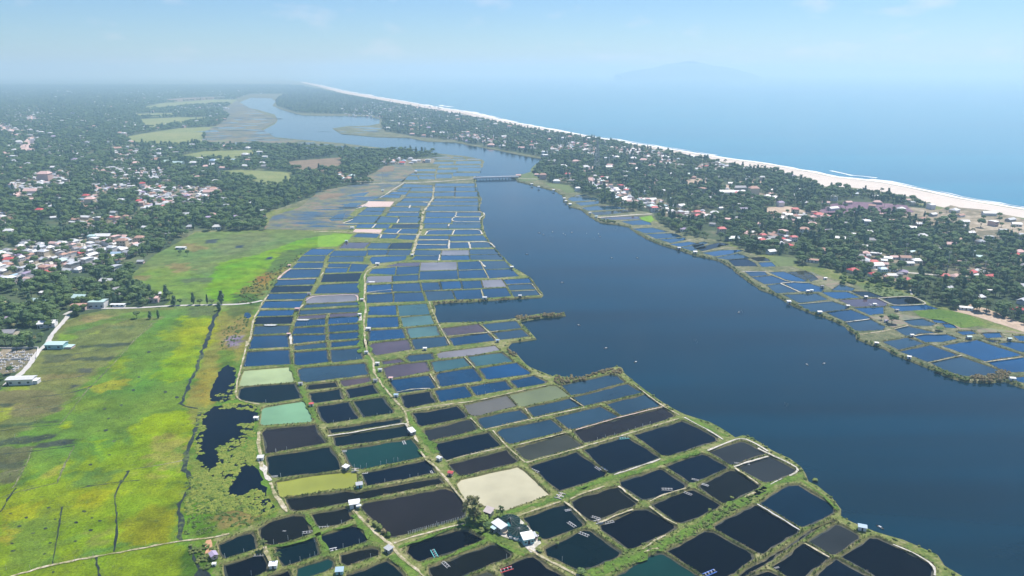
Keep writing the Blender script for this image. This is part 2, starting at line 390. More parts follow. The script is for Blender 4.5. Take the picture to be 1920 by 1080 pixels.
PONDS = '''
T1 n 440,72 985,-12 1035,60 1088,180 870,215 500,255 462,200
T1 l 530,290 870,232 1180,200 1208,218 1215,310 1160,335 1000,350 850,375 605,418 560,410
T1 e 1080,15 1675,-80 1785,75 1620,110 1240,180 1160,165
P n 677,888 803,862 819,887 740,902 686,912
P n 533,935 651,921 669,923 740,909.5 826,894 834,905 740,925 676,936 651,943 560,958.5 545,957.5
P d 678,944 740,933.5 838,914 847,917 873,947 872,970 740,1008 731,1008 676,951
T1 n 375,680 480,620 690,565 760,570 835,690 840,720 500,825 420,800 390,740
T1 n 825,560 1120,500 1150,520 1190,600 1050,650 900,685 870,650
T1 n 40,810 290,710 330,705 370,800 375,850 90,935 55,900
T1 k 75,990 380,900 430,905 470,980 460,1030 350,1080 300,1140 110,1140
T1 k 510,855 830,760 860,770 895,860 900,900 700,970 590,1000 550,930
T1 n 893,745 1180,655 1225,670 1300,760 1290,790 970,880 930,820
T1 n 1065,905 1340,835 1400,860 1400,900 1120,995 1085,970
T1 e 700,1015 980,925 1020,960 1025,1010 850,1075 740,1110 700,1080
T1 n 1110,1075 1470,945 1530,980 1620,1080 1640,1150 1150,1160
T1 k 470,1075 640,1030 655,1080 650,1130 460,1130
T2 k 95,870 110,820 500,695 620,685 755,770 700,790 530,860 480,890 210,960 150,930
T2 k 280,1010 820,810 870,815 990,890 985,915 850,970 610,1060 500,1120 320,1130 290,1060
T2 k 885,1010 1130,910 1170,910 1300,1000 1440,1090 1420,1150 960,1150 900,1060
T2 h 640,1080 790,1040 850,1085 880,1140 640,1140
T2 d 450,140 950,10 1045,110 1010,130 550,240 510,200
T2 c 520,300 560,270 1040,160 1085,190 1310,395 930,525 860,520 600,440
T2 n 1125,150 1540,30 1790,215 1770,235 1430,355 1390,370
T2 k 1080,590 1400,475 1440,470 1610,640 1590,660 1290,780 1230,770 1150,700
P k 1019,1029 1096,993 1107,994 1168,1036 1164,1042 1107,1066 1085,1070 1026,1042
T3 n 60,17 400,-93 430,-93 715,82 690,95 300,222 265,212
T3 n 480,-110 900,-230 930,-220 1190,-90 1190,-60 780,70 730,65
T3 n 370,285 700,175 730,180 945,315 940,335 600,440 555,440 380,320
T3 n 745,150 1060,50 1110,60 1285,160 1270,175 1000,290 960,295
T3 n -45,450 40,415 300,335 350,330 515,460 500,485 210,605 120,620 10,550
T3 k 630,475 960,350 1000,350 1220,480 1180,510 900,640 860,635 640,490
T3 k 1030,315 1300,185 1350,190 1560,315 1540,345 1290,460 1240,470 1040,340
T3 k 190,650 500,520 600,510 840,650 850,680 500,845 440,855 350,800 210,690
T3 g 1120,32 1390,-55 1430,-50 1610,42 1340,143 1300,143
T4 g -88,163 -20,128 190,62 430,190 370,225 200,290 140,290
T4 k -280,655 60,475 90,480 450,690 440,710 130,895 95,890 -270,680
T4 x 110,460 340,312 430,305 700,460 750,510 740,550 560,640 480,670 460,670 120,475
T3 k 760,870 1080,700 1150,700 1510,900 1500,930 1330,1060 1280,1090 1250,1150 1060,1070
T3 e 340,1080 600,920 700,880 740,890 1030,1075 1050,1150 280,1150
T4 k 740,606 600,664 490,720 330,840 130,945 0,1022 -80,1080 -30,1100 60,1050 150,985 230,930 400,810 460,768 520,728 640,648 750,616
T4 g 510,790 750,640 800,650 955,740 950,760 750,905 720,905
T4 k 210,1000 470,802 500,802 710,930 690,950 560,1030 500,1100 350,1090 230,1020
T4 n 590,1060 750,935 780,945 1040,1080 1000,1150 560,1150
T4 k 790,920 1050,755 1100,750 1250,825 1555,975 1583,1005 1575,1070 1500,1140 1120,1110
T4 k 0,1100 150,1035 190,1035 300,1080 290,1150 -50,1150
T5 b 165,210 190,90 550,70 560,195 180,215
T5 p 130,370 165,250 555,220 585,330 580,345 150,380
T5 n 120,490 130,400 180,385 600,355 660,480 420,520 300,520 150,500
T5 m 310,700 320,580 340,560 670,505 745,650 740,680 330,710
T5 d 320,770 350,740 765,700 870,860 350,950
T5 b 595,190 590,95 870,75 885,175 620,205
T5 s 905,160 900,75 1155,55 1175,150 915,180
T5 s 625,240 660,225 1195,185 1225,280 690,350 640,330
T5 n 695,390 700,370 950,340 965,385 720,412 700,405
T5 r 975,330 1230,300 1250,340 1010,385 985,350
T5 n 715,440 980,400 1010,490 760,525 740,510
T5 n 1020,405 1260,365 1305,440 1055,485
T5 n 780,550 1050,510 1135,640 1130,655 870,695 830,670 790,600
T5 n 1090,505 1340,470 1430,590 1425,605 1170,645
T5 n 865,745 1490,650 1510,670 1500,690 890,783
T5 n 905,808 1540,708 1590,780 1580,800 965,890 940,880
T6 w -95,225 0,200 265,172 300,255 0,308 -60,318
T5 w 1330,170 1480,150 1525,175 1340,195
T6 b 95,140 120,120 320,100 340,150 130,175
T6 y 365,110 400,95 850,40 885,75 640,120 380,145
T6 t 300,175 590,140 650,205 340,265
T6 t 615,130 910,95 1005,170 680,215
T6 b -40,345 -20,325 300,285 350,385 345,395 20,440
T6 b 340,285 360,270 670,225 740,320 735,335 400,385 375,375
T6 b 705,230 1030,180 1150,265 1140,280 790,325 770,315
T6 n 45,460 300,420 355,515 100,570 85,555
T6 b 330,415 600,375 655,460 640,470 380,515
T6 b 625,380 940,330 1000,400 690,460
T6 b 970,330 1180,290 1285,340 1270,355 1030,400
T6 n 150,610 530,545 620,630 590,650 210,720 190,690
T6 q 585,540 950,455 1030,545 680,635 640,620
T6 o 970,455 1310,375 1360,375 1480,460 1080,550 1040,545
T6 g 245,750 620,660 650,665 705,745 290,845 255,790
T6 s 690,650 1065,570 1145,650 760,740 735,725
T6 s 1100,565 1490,480 1590,545 1170,640
T6 n 330,865 800,765 905,880 430,1005 410,990 360,930
T6 s 860,765 900,740 1320,655 1430,745 1420,760 970,870 940,850
T6 s 1345,640 1620,575 1730,545 1885,632 1880,640 1500,745 1465,745
T6 h 1000,905 1430,785 1460,785 1590,880 1130,1005 1090,990
T6 d 1500,760 1900,650 2270,555 2370,630 2230,680 1620,860 1600,860
T7 s 250,530 590,447 718,540 700,550 380,630
T7 s -130,370 100,325 290,282 350,292 420,345 200,405 60,440 -40,458
T7 s -30,472 60,452 240,405 435,357 565,432 300,495 60,550 20,530
M2 v 50,590 60,520 275,510 280,590
M2 v 40,700 45,615 290,605 300,690
M2 v 50,810 55,720 335,705 365,785
M2 w 60,850 80,830 380,795 410,880 110,930 70,890
M2 t 300,510 530,495 560,585 320,600
M2 u 325,612 570,592 600,665 350,690
M2 u 365,702 620,680 655,760 400,785
M2 s 410,795 695,770 730,845 440,885
M2 r 665,705 985,665 1045,730 710,765
M2 s 1010,670 1290,640 1340,700 1080,725
M2 b 725,785 1055,740 1125,805 770,850
M2 s 1090,740 1340,710 1415,770 1160,800
M2 v 40,400 45,340 235,330 240,400
M2 b 40,490 45,420 240,408 255,480
M2 b 260,390 260,330 470,320 490,390
M2 b 275,480 270,405 495,400 520,470
M2 b 500,320 640,315 660,375 520,385
M2 b 655,310 820,305 835,365 675,375
M2 b 840,305 985,300 1005,360 850,370
M2 y 1010,300 1165,292 1205,350 1030,360
M2 s 530,390 750,385 770,455 560,470
M2 b 765,385 990,375 1015,450 800,460
M2 b 1015,372 1205,362 1245,430 1040,445
M2 v 1190,295 1400,282 1425,318 1220,330
M2 s 1225,340 1440,325 1465,370 1250,380
M2 s 1255,390 1470,380 1500,420 1280,435
M2 y 500,150 785,145 790,205 490,215
M2 b 490,225 790,215 800,285 485,292
M2 b 810,145 980,138 1015,200 815,208
M2 b 815,215 1020,208 1050,275 820,280
M2 s 1005,138 1190,135 1240,195 1040,205
M2 b 1045,210 1250,205 1310,262 1075,280
M2 v 60,240 90,205 270,190 265,248
M2 b 300,188 470,180 465,240 290,250
M2 y 35,320 45,265 240,262 240,310
M2 b 260,262 465,252 465,298 258,305
M2 w 190,180 300,155 485,148 470,175
M3 b 485,905 680,905 660,950 490,955
M3 s 700,905 905,905 880,955 680,955
M3 v 510,1000 520,975 860,965 840,1000 780,1010 530,1040
M3 s 960,905 1205,910 1190,960 950,950
M3 b 920,1000 960,965 1190,965 1180,1005
M3 y 1225,910 1480,905 1490,950 1220,955
M3 v 1215,960 1485,960 1490,998 1220,1003
M3 s 1500,900 1740,895 1790,945 1510,945
M3 s 1505,955 1800,950 1835,1000 1515,998
M3 w 200,885 260,830 490,830 430,885
M3 b 480,885 520,835 700,835 665,890
M3 b 690,890 730,835 920,830 900,890
M3 b 960,890 970,855 1270,850 1275,885
M3 b 970,840 990,810 1280,805 1280,840
M3 b 1300,885 1300,828 1480,825 1500,880
M3 b 1510,880 1500,825 1690,820 1740,875
M3 b 340,770 380,740 590,740 560,780
M3 b 600,785 640,745 770,748 740,785
M3 b 780,790 810,755 960,758 930,800
M3 b 990,790 1000,765 1285,762 1285,792
M3 b 1300,812 1300,768 1620,758 1670,808
M3 v 640,725 680,690 800,690 760,733
M3 b 790,735 830,690 975,690 960,738
M3 b 1060,745 1085,702 1320,702 1300,745
M3 b 1330,745 1350,702 1600,698 1620,745
M3 v 370,680 390,645 550,645 510,680
M3 b 540,680 575,645 690,645 670,685
M3 b 720,680 740,650 990,645 980,680
M3 s 1050,685 1060,645 1270,640 1270,685
M3 s 1290,685 1290,645 1600,645 1600,685
M3 s 240,630 330,590 370,565 590,565 540,630
M3 s 560,630 610,565 780,580 770,630
M3 s 790,630 800,570 1000,570 1000,630
M3 b 1040,635 1060,585 1310,580 1300,630
M3 b 1330,612 1330,580 1590,575 1600,612
M3 s 1330,638 1330,620 1600,620 1600,638
M3 s 380,555 430,515 620,520 600,550
M3 b 660,560 690,530 985,528 985,562
M3 b 1060,575 1070,525 1350,528 1340,570
M3 b 1372,565 1378,528 1600,528 1600,562
M3 s 440,510 480,478 650,480 620,515
M3 s 690,515 730,472 1000,480 985,515
M3 s 1060,510 1080,465 1580,465 1590,512
M3 s 760,460 790,427 1080,427 1080,460
M3 b 1110,450 1120,425 1580,425 1580,455
M3 b 810,415 850,385 1110,385 1090,412
M3 b 1140,415 1150,388 1570,388 1580,415
M3 b 600,373 640,350 800,355 790,383
M3 b 690,345 740,320 870,320 850,348
M3 s 860,370 900,332 1120,332 1110,370
M3 b 1150,365 1150,330 1340,325 1340,363
M3 b 1360,368 1360,325 1570,322 1580,368
M3 b 770,310 810,285 900,285 880,310
M3 s 910,312 920,282 1130,282 1130,314
M3 b 1150,315 1150,275 1345,275 1345,315
M3 b 1360,315 1360,275 1560,275 1560,312
M3 b 820,275 850,242 1120,255 1120,272
M3 b 1150,265 1160,237 1540,237 1545,265
M3 s 860,200 890,162 960,165 980,200
M3 b 880,150 920,137 1140,137 1140,155
M3 s 1000,190 1000,165 1140,165 1140,195
M3 s 1170,185 1170,145 1310,145 1310,183
M3 b 1330,163 1340,132 1600,132 1600,163
M3 s 1180,128 1180,100 1360,97 1360,124
M3 s 1380,115 1390,78 1610,78 1600,115
M3 s 930,113 960,92 1150,92 1150,113
M3 s 1180,80 1200,57 1600,54 1610,68
M3 s 1130,40 1150,22 1330,22 1330,40
M3 s 1360,40 1370,15 1600,12 1610,38
M1 v 700,100 790,40 1000,45 930,100
M1 s 640,165 690,115 910,110 895,165
M1 b 590,230 640,182 890,182 885,230
M1 b 470,335 565,248 870,245 840,325
M1 b 400,410 440,355 820,345 800,395
M1 b 355,480 395,422 790,415 760,470
M1 b 320,550 350,495 740,490 700,545
M1 v 270,635 310,572 685,568 660,635
M1 b 215,720 260,665 610,660 580,710
M1 b 195,800 205,735 590,725 570,795
M1 s 180,905 190,820 560,815 545,890
M1 b 140,1050 175,920 535,910 550,1030
M1 b 960,110 1010,60 1340,60 1320,110
M1 s 950,170 970,120 1300,120 1295,165
M1 b 950,225 960,190 1165,190 1150,225
M1 v 920,280 930,238 1140,235 1125,275
M1 b 1165,270 1195,190 1350,200 1290,265
M1 b 880,375 910,300 1280,285 1270,365
M1 b 810,490 870,405 1255,385 1250,485
M1 y 730,590 740,530 780,515 1245,495 1250,565
M1 s 690,635 720,605 1265,578 1265,605
M1 b 640,705 660,665 1275,630 1275,670
M1 w 640,745 645,720 925,705 920,740
M1 w 960,735 965,700 1265,685 1260,715
M1 b 600,825 630,765 910,745 915,805
M1 b 580,900 600,840 915,825 915,890
M1 b 580,1000 585,915 920,905 925,965
M1 b 600,1065 600,1020 930,985 935,1035
M1 v 950,800 955,740 1250,725 1255,780
M1 b 950,880 950,815 1255,795 1260,860
M1 b 955,965 950,895 1260,880 1265,940
M1 b 970,1035 970,985 1270,960 1275,1010
R3 b 40,40 180,28 260,70 290,95 95,95
R3 v 320,65 440,62 475,95 345,100
R3 g 230,20 350,15 410,45 300,50
R3 b 190,143 350,147 375,178 240,188
R3 v 420,155 530,150 740,225 720,235 600,230
R3 b 255,200 430,188 590,240 500,248 370,260
R3 s 400,275 500,258 665,330 480,345
R3 v 545,252 740,248 890,300 870,328 695,326
R3 s 548,362 840,352 930,400 680,430
R3 s 675,447 980,422 1110,470 1100,488 930,513 800,515
R3 v 900,340 1120,337 1220,380 1020,396
R3 k 1165,333 1470,337 1470,383 1265,373
R3 w 1052,411 1400,397 1473,432 1450,458 1190,468
R3 v 1203,487 1450,477 1440,528 1335,543
R3 b 935,522 1160,502 1330,573 1110,603
R3 s 1122,612 1340,592 1450,650 1430,678 1215,688
R3 h 740,182 820,172 850,210 800,238
R3 h 585,152 740,142 795,177 745,225
R3 s 1000,318 1060,263 1175,302 1150,320
R4 k 155,335 378,322 455,368 232,378
R4 b 195,397 495,388 575,410 275,428
R4 s 310,505 450,492 540,528 500,543 380,540
R4 s 242,572 340,548 555,600 390,613 330,620
R4 v 395,628 452,615 650,615 720,640 600,665 480,670
R4 s 152,672 350,638 460,680 262,728
R4 b 292,747 530,698 718,770 490,823
R4 v 612,702 880,658 1225,770 940,818
R4 s 533,837 760,788 1037,890 1000,920 760,930 640,890
R4 v 975,832 1246,795 1400,775 1400,900 1100,900
R4 v 1050,682 1150,675 1400,695 1400,760 1230,745
R4 v 1170,952 1400,932 1420,1010 1200,975
R4 v 540,492 600,487 680,500 620,525 570,520
R4 v 622,533 740,533 728,558 640,558
R4 v 722,593 850,588 868,603 760,613
R4 v 930,607 1060,602 1078,632 950,638
R4 n 922,648 1060,665 1000,672
R4 v 1172,628 1400,622 1400,660 1200,658
M4 s 625,365 660,352 870,357 860,370
M4 s 570,395 600,374 860,378 868,400 610,415
M4 s 640,430 870,412 860,438 690,458
M4 s 705,482 880,458 1040,462 1140,488 765,508
M4 h 795,528 1215,497 1225,518 835,556
M4 w 885,598 905,580 1270,567 1335,590 1060,598
M4 b 1105,618 1350,602 1385,648 1205,650
M4 b 1215,690 1400,682 1550,720 1335,733
M4 b 1355,747 1600,737 1635,745 1690,770 1445,788
M4 b 1485,800 1735,782 1725,798 1575,828
M4 v 1590,848 1780,824 1850,835 1675,868
M4 s 1700,880 1920,844 1920,878 1795,908
R1 b 0,718 100,692 118,700 0,738
R1 k 25,750 225,702 305,711 65,768
R1 v 95,788 250,767 425,760 285,797 180,813
R1 s 195,830 380,792 475,830 302,843
'''
# land with the lagoon as a bay: left shore (near to far), upper reach, right shore, then the sea beach back to the horizon
SHORE_L = num('''1900,1170 1860,1130 1830,1098 1800,1080 1770,1062 1757,1044 1720,1024 1690,1013 1660,1003 1635,996 1600,983 1580,973 1572,965
1573,953 1557,933 1530,912 1513,902 1509,888 1500,875 1480,861 1445,844 1405,820 1393,818 1378,822 1368,813 1330,793 1300,784 1283,779
1245,757 1212,733 1195,720 1180,712 1168,699 1163,690 1155,689 1130,697 1080,710 1050,707 1040,703 1035,706 1010,696 995,690 985,683
972,672 968,665 958,664 952,658 950,650 956,641 1001,635 998,629 972,602 1000,598 1060,591 1058,588 1010,590 965,598 930,602 890,605
860,606 822,606 815,600 811,572 820,568 860,566 900,564 960,560 1014,557 1018,553 1010,543 997,524 985,515 962,502 945,485 930,470
914,450 907,432 903,414 908,402 905,398 899,395 901,372 893,355 890,338 896,326 904,312 906,300 870,293 820,288 760,282 700,276 640,269
560,262 500,256 486,247 515,232 520,225 515,215 480,205 440,199 450,191 470,183''')
SHORE_R = num('''510,184 517,190 511,198 533,207 567,216 597,217 640,217 690,218 713,223 712,232 690,236 650,237 624,241 640,251 707,257 767,258
800,265 853,267 907,277 940,283 973,290 1017,298 1010,308 1003,313 993,327 968,331 971,340 1007,349 1035,356 1056,366 1057,375 1069,387
1091,394 1102,402 1115,412 1129,417 1153,420 1179,425 1196,438 1222,451 1251,462 1279,470 1303,479 1330,484 1356,491 1373,501 1398,523
1427,542 1462,556 1482,569 1502,579 1529,589 1564,601 1584,611 1603,626 1606,634 1634,645 1660,654 1680,664 1708,675 1736,686 1769,702
1808,715 1837,716 1885,715 1920,727 1960,741 2100,795 2350,900''')
BEACH = num('''2600,515 2300,461 2100,425 1920,394 1849,382 1782,370 1702,352 1649,342 1560,332 1513,322 1430,307 1347,296 1280,285 1173,268
1107,257 1023,242 940,226 873,210 807,200 757,190 707,182 640,170 600,160 565,153 533,148 500,144''')
SANDLINE = num('''2600,545 2300,486 2100,448 1920,411 1849,398 1770,391 1751,387 1716,373 1660,362 1593,353 1531,351 1511,336 1456,322 1378,311
1333,300 1273,290 1207,277 1140,263 1073,254 1007,244 940,231 873,216 807,205 767,197 707,186 640,174 600,163 565,155''')
SANDLINE = [(x, y - (2.0 if x > 1200 else 0.8 if x > 800 else 0)) for x, y in SANDLINE]
LANDPX = [(760, 1500), (2000, 1500)] + SHORE_L + SHORE_R + [(2900, 1000), (2900, 560)] + BEACH + \
         num('400,140.5 100,139.5 -400,139.5 -1200,140 -1200,160 -1200,300 -900,600 -700,1000 -700,1500')
# ------------------------------------------------------------------ water sheets
def ngon_obj(name, pts, z, mat):
    me = mesh(name, [(x, y, z) for x, y in pts], [tuple(range(len(pts)))])
    if me.polygons[0].normal.z < 0:
        me.flip_normals()
    return link(name, me, mat)
LZ = 1.2                                     # general ground level; open water lies at about 0
struct(ngon_obj('sea', [(-60000, 60), (60000, 60), (60000, 60000), (-60000, 60000)], 0.0, 'sea_water'))
struct(ngon_obj('lagoon', GP(num('''440,176 520,176 640,196 760,228 900,243 1020,266 1200,340 1500,440 1900,560 2500,800 2700,1500
600,1500 500,700 700,400 620,300 430,220'''), 0.1), 0.12, 'lagoon_water'), 'broad dark blue coastal lagoon between the pond banks')

# ------------------------------------------------------------------ land with every pond cut out of it
def signed(p): return sum(p[i - 1][0] * p[i][1] - p[i][0] * p[i - 1][1] for i in range(len(p))) / 2
def offset(poly, d):
    n = len(poly); out = []
    for i in range(n):
        a, b = Vector(poly[i - 1]), Vector(poly[(i + 1) % n])
        t = (b - a)
        if t.length < 1e-6: out.append(poly[i]); continue
        t.normalize()
        out.append((poly[i][0] - t.y * d, poly[i][1] + t.x * d))
    return out
def round_poly(p, r):
    out = []
    n = len(p)
    for i in range(n):
        a, b, c = Vector(p[i - 1]), Vector(p[i]), Vector(p[(i + 1) % n])
        la, lc = (a - b).length, (c - b).length
        ra, rc = min(r, la * 0.35), min(r, lc * 0.35)
        q0, q2 = b + (a - b) * (ra / max(la, 1e-6)), b + (c - b) * (rc / max(lc, 1e-6))
        out += [tuple(q0), tuple(b * 0.5 + (q0 + q2) * 0.25), tuple(q2)]
    return out
def subdiv(p, step):
    out = []
    for i in range(len(p)):
        a, b = p[i], p[(i + 1) % len(p)]
        d = math.hypot(b[0] - a[0], b[1] - a[1])
        k = max(1, int(d / step))
        out += [(a[0] + (b[0] - a[0]) * t / k, a[1] + (b[1] - a[1]) * t / k) for t in range(k)]
    return out
def jit(p, amp, sc=3.2):
    a = np.array(p)
    w1 = wob(a[:, 0], a[:, 1], sc); w2 = wob(a[:, 0] + 91.3, a[:, 1] - 47.1, sc)
    w3 = wob(a[:, 0], a[:, 1], sc * 5)
    return [(x + amp * (u + 0.8 * q), y + amp * (v - 0.8 * q)) for (x, y), u, v, q in zip(p, w1, w2, w3)]
ponds = []
for line in PONDS.strip().splitlines():
    t, c, *rest = line.split()
    w = GP(tp(t, num(' '.join(rest))), 0.75)
    if signed(w) < 0: w.reverse()
    d = sum(q[1] for q in w) / len(w)
    step = 2.2 + d / 260.0
    og = (0.70 if d < 420 else 0.70 + (d - 420) / 360) if t not in ('R3', 'R4', 'R1', 'M4') else 2.3
    w = offset(w, -min(og, 2.3))
    if c in 'nk' and random.random() < .38: c = random.choice('jjz')
    if c == 'b' and random.random() < .22: c = random.choice('nsv')
    w = round_poly(w, 1.0)
    w = jit(subdiv(w, step), 0.20 + d / 9000.0)
    ponds.append([w, c, d])
for k in range(11):                              # thin far ponds before the bend of the lagoon
    y = 268 + k * 3.1
    xl, xr = 500 + (y - 264) * 7.5, 545 + (y - 262) * 9.6
    x = xl + random.uniform(0, 20)
    while x < xr - 15:
        w_ = min(random.uniform(28, 75), xr - x)
        if not (640 < x + w_ / 2 < 815 and y > 286):
            w = GP([(x, y - .9), (x + w_ - 4, y - .9 + .3), (x + w_ - 1, y + .9), (x - 2, y + .7)], .75)
            if signed(w) < 0: w.reverse()
            ponds.append([subdiv(w, 12), random.choice('sbsy'), w[0][1]])
        x += w_ + 2
outer = GP(LANDPX, 0.6)
if signed(outer) < 0: outer.reverse()
far_ok = lambda p: 230 < p[1] < 2600
o2 = []
for i in range(len(outer)):
    a, b = outer[i], outer[(i + 1) % len(outer)]
    d = math.dist(a, b)
    if far_ok(a) and far_ok(b) and abs(a[0]) < 1500:
        k = max(1, int(d / (3 + max(a[1], b[1]) / 130)))
        seg = [(a[0] + (b[0] - a[0]) * t / k, a[1] + (b[1] - a[1]) * t / k) for t in range(k)]
        seg = jit(seg, min(2.5, 0.45 + a[1] / 1200), 6)
    else:
        seg = [a]
    o2 += seg
outer = o2
vs_, es_, fs_ = [], [], []
for poly in [outer] + [p[0] for p in ponds]:
    b = len(vs_)
    vs_ += [Vector(q) for q in poly]
    fs_.append(tuple(range(b, b + len(poly))))
rv, re, rf, ov, oe, of = delaunay_2d_cdt(vs_, [], fs_, 1, 1e-3, True)
tris = [f for f, o in zip(rf, of) if list(o) == [0]]
me = mesh('ground', [(v.x, v.y, LZ) for v in rv], [tuple(f) for f in tris])
bm = bmesh.new(); bm.from_mesh(me)
bmesh.ops.delete(bm, geom=[v for v in bm.verts if not v.link_faces], context='VERTS')
for f in bm.faces:
    if f.normal.z < 0: f.normal_flip()
bm.to_mesh(me); bm.free()
pcx, pcy = PX([p.center.x for p in me.polygons], [p.center.y for p in me.polygons], LZ)
dull = (inside(pcx, pcy, num('960,325 1120,370 1420,480 1640,545 1960,640 2400,900 1960,760 1700,700 960,345')) | (pcy < 400)) & ~inside(pcx, pcy, num('1700,560 1960,600 1960,640 1840,610 1720,590'))
me.polygons.foreach_set('material_index', [1 if q else 0 for q in dull])
struct(link('ground', me, ['dike_grass', 'dike_dull']), 'grassy earth dikes and low land around the fish ponds')

# sloping shore all round the land
inn = offset(outer, -1.8)
n = len(outer)
V = [(x, y, LZ) for x, y in outer] + [(x, y, -0.3) for x, y in inn]
struct(link('lagoon_bank', mesh('lagoon_bank', V, [(i, n + i, n + (i + 1) % n, (i + 1) % n) for i in range(n)]), 'bank_mud'))
# pond banks (one sloped ring per pond, joined) and one water surface per pond
BV, BF = [], []
PL = {'c': 'fish pond full of pale sandy coloured water', 'l': 'fish pond full of olive yellow water', 'm': 'fish pond full of mint green water',
      'p': 'fish pond full of pale green water', 't': 'fish pond with teal water', 'u': 'fish pond with light teal water', 'o': 'fish pond with olive water',
      'w': 'fish pond with mauve tinted water', 'y': 'drained fish pond with pale grey silt', 'q': 'fish pond with grey brown water'}
hint = []
for w, c, d in ponds:
    q = offset(w, 0.95)
    n = len(w); b = len(BV)
    BV += [(x, y, LZ) for x, y in w] + [(x, y, 0.25) for x, y in q]
    BF += [(b + i, b + (i + 1) % n, b + n + (i + 1) % n, b + n + i) for i in range(n)]
    zz = LZ - max(.15, .65 * (1 - max(0, d - 350) / 500)) if c != 'y' else LZ - max(.12, .6 * (1 - max(0, d - 350) / 400))
    struct(ngon_obj('pond_water', w, zz, 'pond_' + c), PL.get(c))
struct(link('pond_banks', mesh('pond_banks', BV, BF), 'bank_mud'))
SV, SF = [], []                                # murky shallows along the pond margins
for w, c, d in ponds:
    if d > 560 or c in 'clmpoqy': continue
    zz = LZ - max(.15, .65 * (1 - max(0, d - 350) / 500)) + .02
    A = np.array(w); q0 = offset(w, .25); q1 = np.array(offset(w, 1.0)); q2 = np.array(offset(w, 1.9))
    k = np.clip(wob(A[:, 0], A[:, 1], 11) * .8 + .35, 0, 1)[:, None]
    q = q1 * (1 - k) + q2 * k
    n = len(w); b = len(SV)
    SV += [(x, y, zz) for x, y in q0] + [(x, y, zz) for x, y in q]
    SF += [(b + i, b + (i + 1) % n, b + n + (i + 1) % n, b + n + i) for i in range(n)]
struct(link('pond_shallows', mesh('pond_shallows', SV, SF), 'pond_edge'))

# ------------------------------------------------------------------ sheets lying on the ground
def sheet(name, px, z, mat, step=6.0, amp=0.6, label=None, kind='structure'):
    w = GP(px, z)
    if signed(w) < 0: w.reverse()
    d = sum(abs(q[1]) for q in w) / len(w)
    w = jit(subdiv(w, max(step, d / 90)), max(amp, d / 700 * amp), max(6, d / 60))
    o = ngon_obj(name, w, z, mat)
    o['kind'] = kind
    if label: o['label'] = label
    return o
def ribbon(name, px, width, z, mat, label=None, rag=0.3, world_pts=None, slope=None):
    pts = world_pts or GP(px, z)
    P = []
    for a, b in zip(pts, pts[1:]):
        k = max(1, int(math.dist(a, b) / (1.5 + a[1] / 200)))
        P += [(a[0] + (b[0] - a[0]) * t / k, a[1] + (b[1] - a[1]) * t / k) for t in range(k)]
    P.append(pts[-1])
    A = np.array(P)
    for _ in range(2):
        if len(A) > 4: A[1:-1] = (A[:-2] + 2 * A[1:-1] + A[2:]) / 4
    T = np.gradient(A, axis=0); T /= np.maximum(np.linalg.norm(T, axis=1, keepdims=True), 1e-6)
    N = np.stack([-T[:, 1], T[:, 0]], 1)
    width = width * (.72 if name == 'dirt_track' else 1.0); rag = rag * (1.5 if name == 'dirt_track' else 1.0)
    w1 = width / 2 * (1 + rag * wob(A[:, 0], A[:, 1], 2.6) * 1.6); w2 = width / 2 * (1 + rag * wob(A[:, 0] + 50, A[:, 1], 2.9) * 1.6)
    w1 = np.maximum(w1, 0.08); w2 = np.maximum(w2, 0.08)
    L, R = A + N * w1[:, None], A - N * w2[:, None]
    n = len(A)
    V = [(x, y, z) for x, y in L] + [(x, y, z) for x, y in R]
    me = mesh(name, V, [(n + i, n + i + 1, i + 1, i) for i in range(n - 1)])
    if me.polygons[0].normal.z < 0: me.flip_normals()
    o = link(name, me, mat)
    struct(o, label)
    return o
# beach
bpx = SANDLINE + list(reversed([(x, y - 0.0) for x, y in BEACH[:-2]]))
struct(ngon_obj('beach', GP(bpx, LZ + .06), LZ + .06, 'beach_sand'), 'long pale sandy beach along the open sea')
bw = GP(BEACH[:-2], 0)
bo = [(x - 3, y - 9) for x, y in bw]
# wet sand slope running down into the sea
V, F = [], []
dense = []
for a, b in zip(bw, bw[1:]):
    k = max(1, int(math.dist(a, b) / (8 + a[1] / 60)))
    dense += [(a[0] + (b[0] - a[0]) * t / k, a[1] + (b[1] - a[1]) * t / k) for t in range(k)]
dense = np.array(dense)
T = np.gradient(dense, axis=0); T /= np.linalg.norm(T, axis=1, keepdims=True)
N = np.stack([-T[:, 1], T[:, 0]], 1)
if N[0][1] < 0: N = -N                        # pointing out to sea
def shore_strip(name, o0, z0, o1, z1, mat, a0=0.0, a1=0.0, sc=60, i0=0, i1=None, label=None):
    D, M = dense[i0:i1], N[i0:i1]
    k = 1 + np.minimum(D[:, 1], 2500) / 2500.0
    A = D + M * ((o0 + a0 * wob(D[:, 0], D[:, 1], sc)) * k)[:, None]
    B = D + M * ((o1 + a1 * wob(D[:, 0] + 400, D[:, 1], sc * .7)) * k)[:, None]
    n = len(A)
    me = mesh(name, [(x, y, z0) for x, y in A] + [(x, y, z1) for x, y in B], [(i, i + 1, n + i + 1, n + i) for i in range(n - 1)])
    if me.polygons[0].normal.z < 0: me.flip_normals()
    return struct(link(name, me, mat), label)
shore_strip('wet_sand', -16, LZ + 0.10, 8, -0.12, 'wet_sand', 3, 2, 50, label='damp darker sand at the edge of the surf')
nd = len(dense)
def foam(o, w, a, i0, i1):
    shore_strip('surf', o, 0.22, o + w, 0.20, 'foam', a, a * 1.2, 38, i0, i1, 'white line of breaking surf')
foam(-2, 14, 3.0, 0, nd)
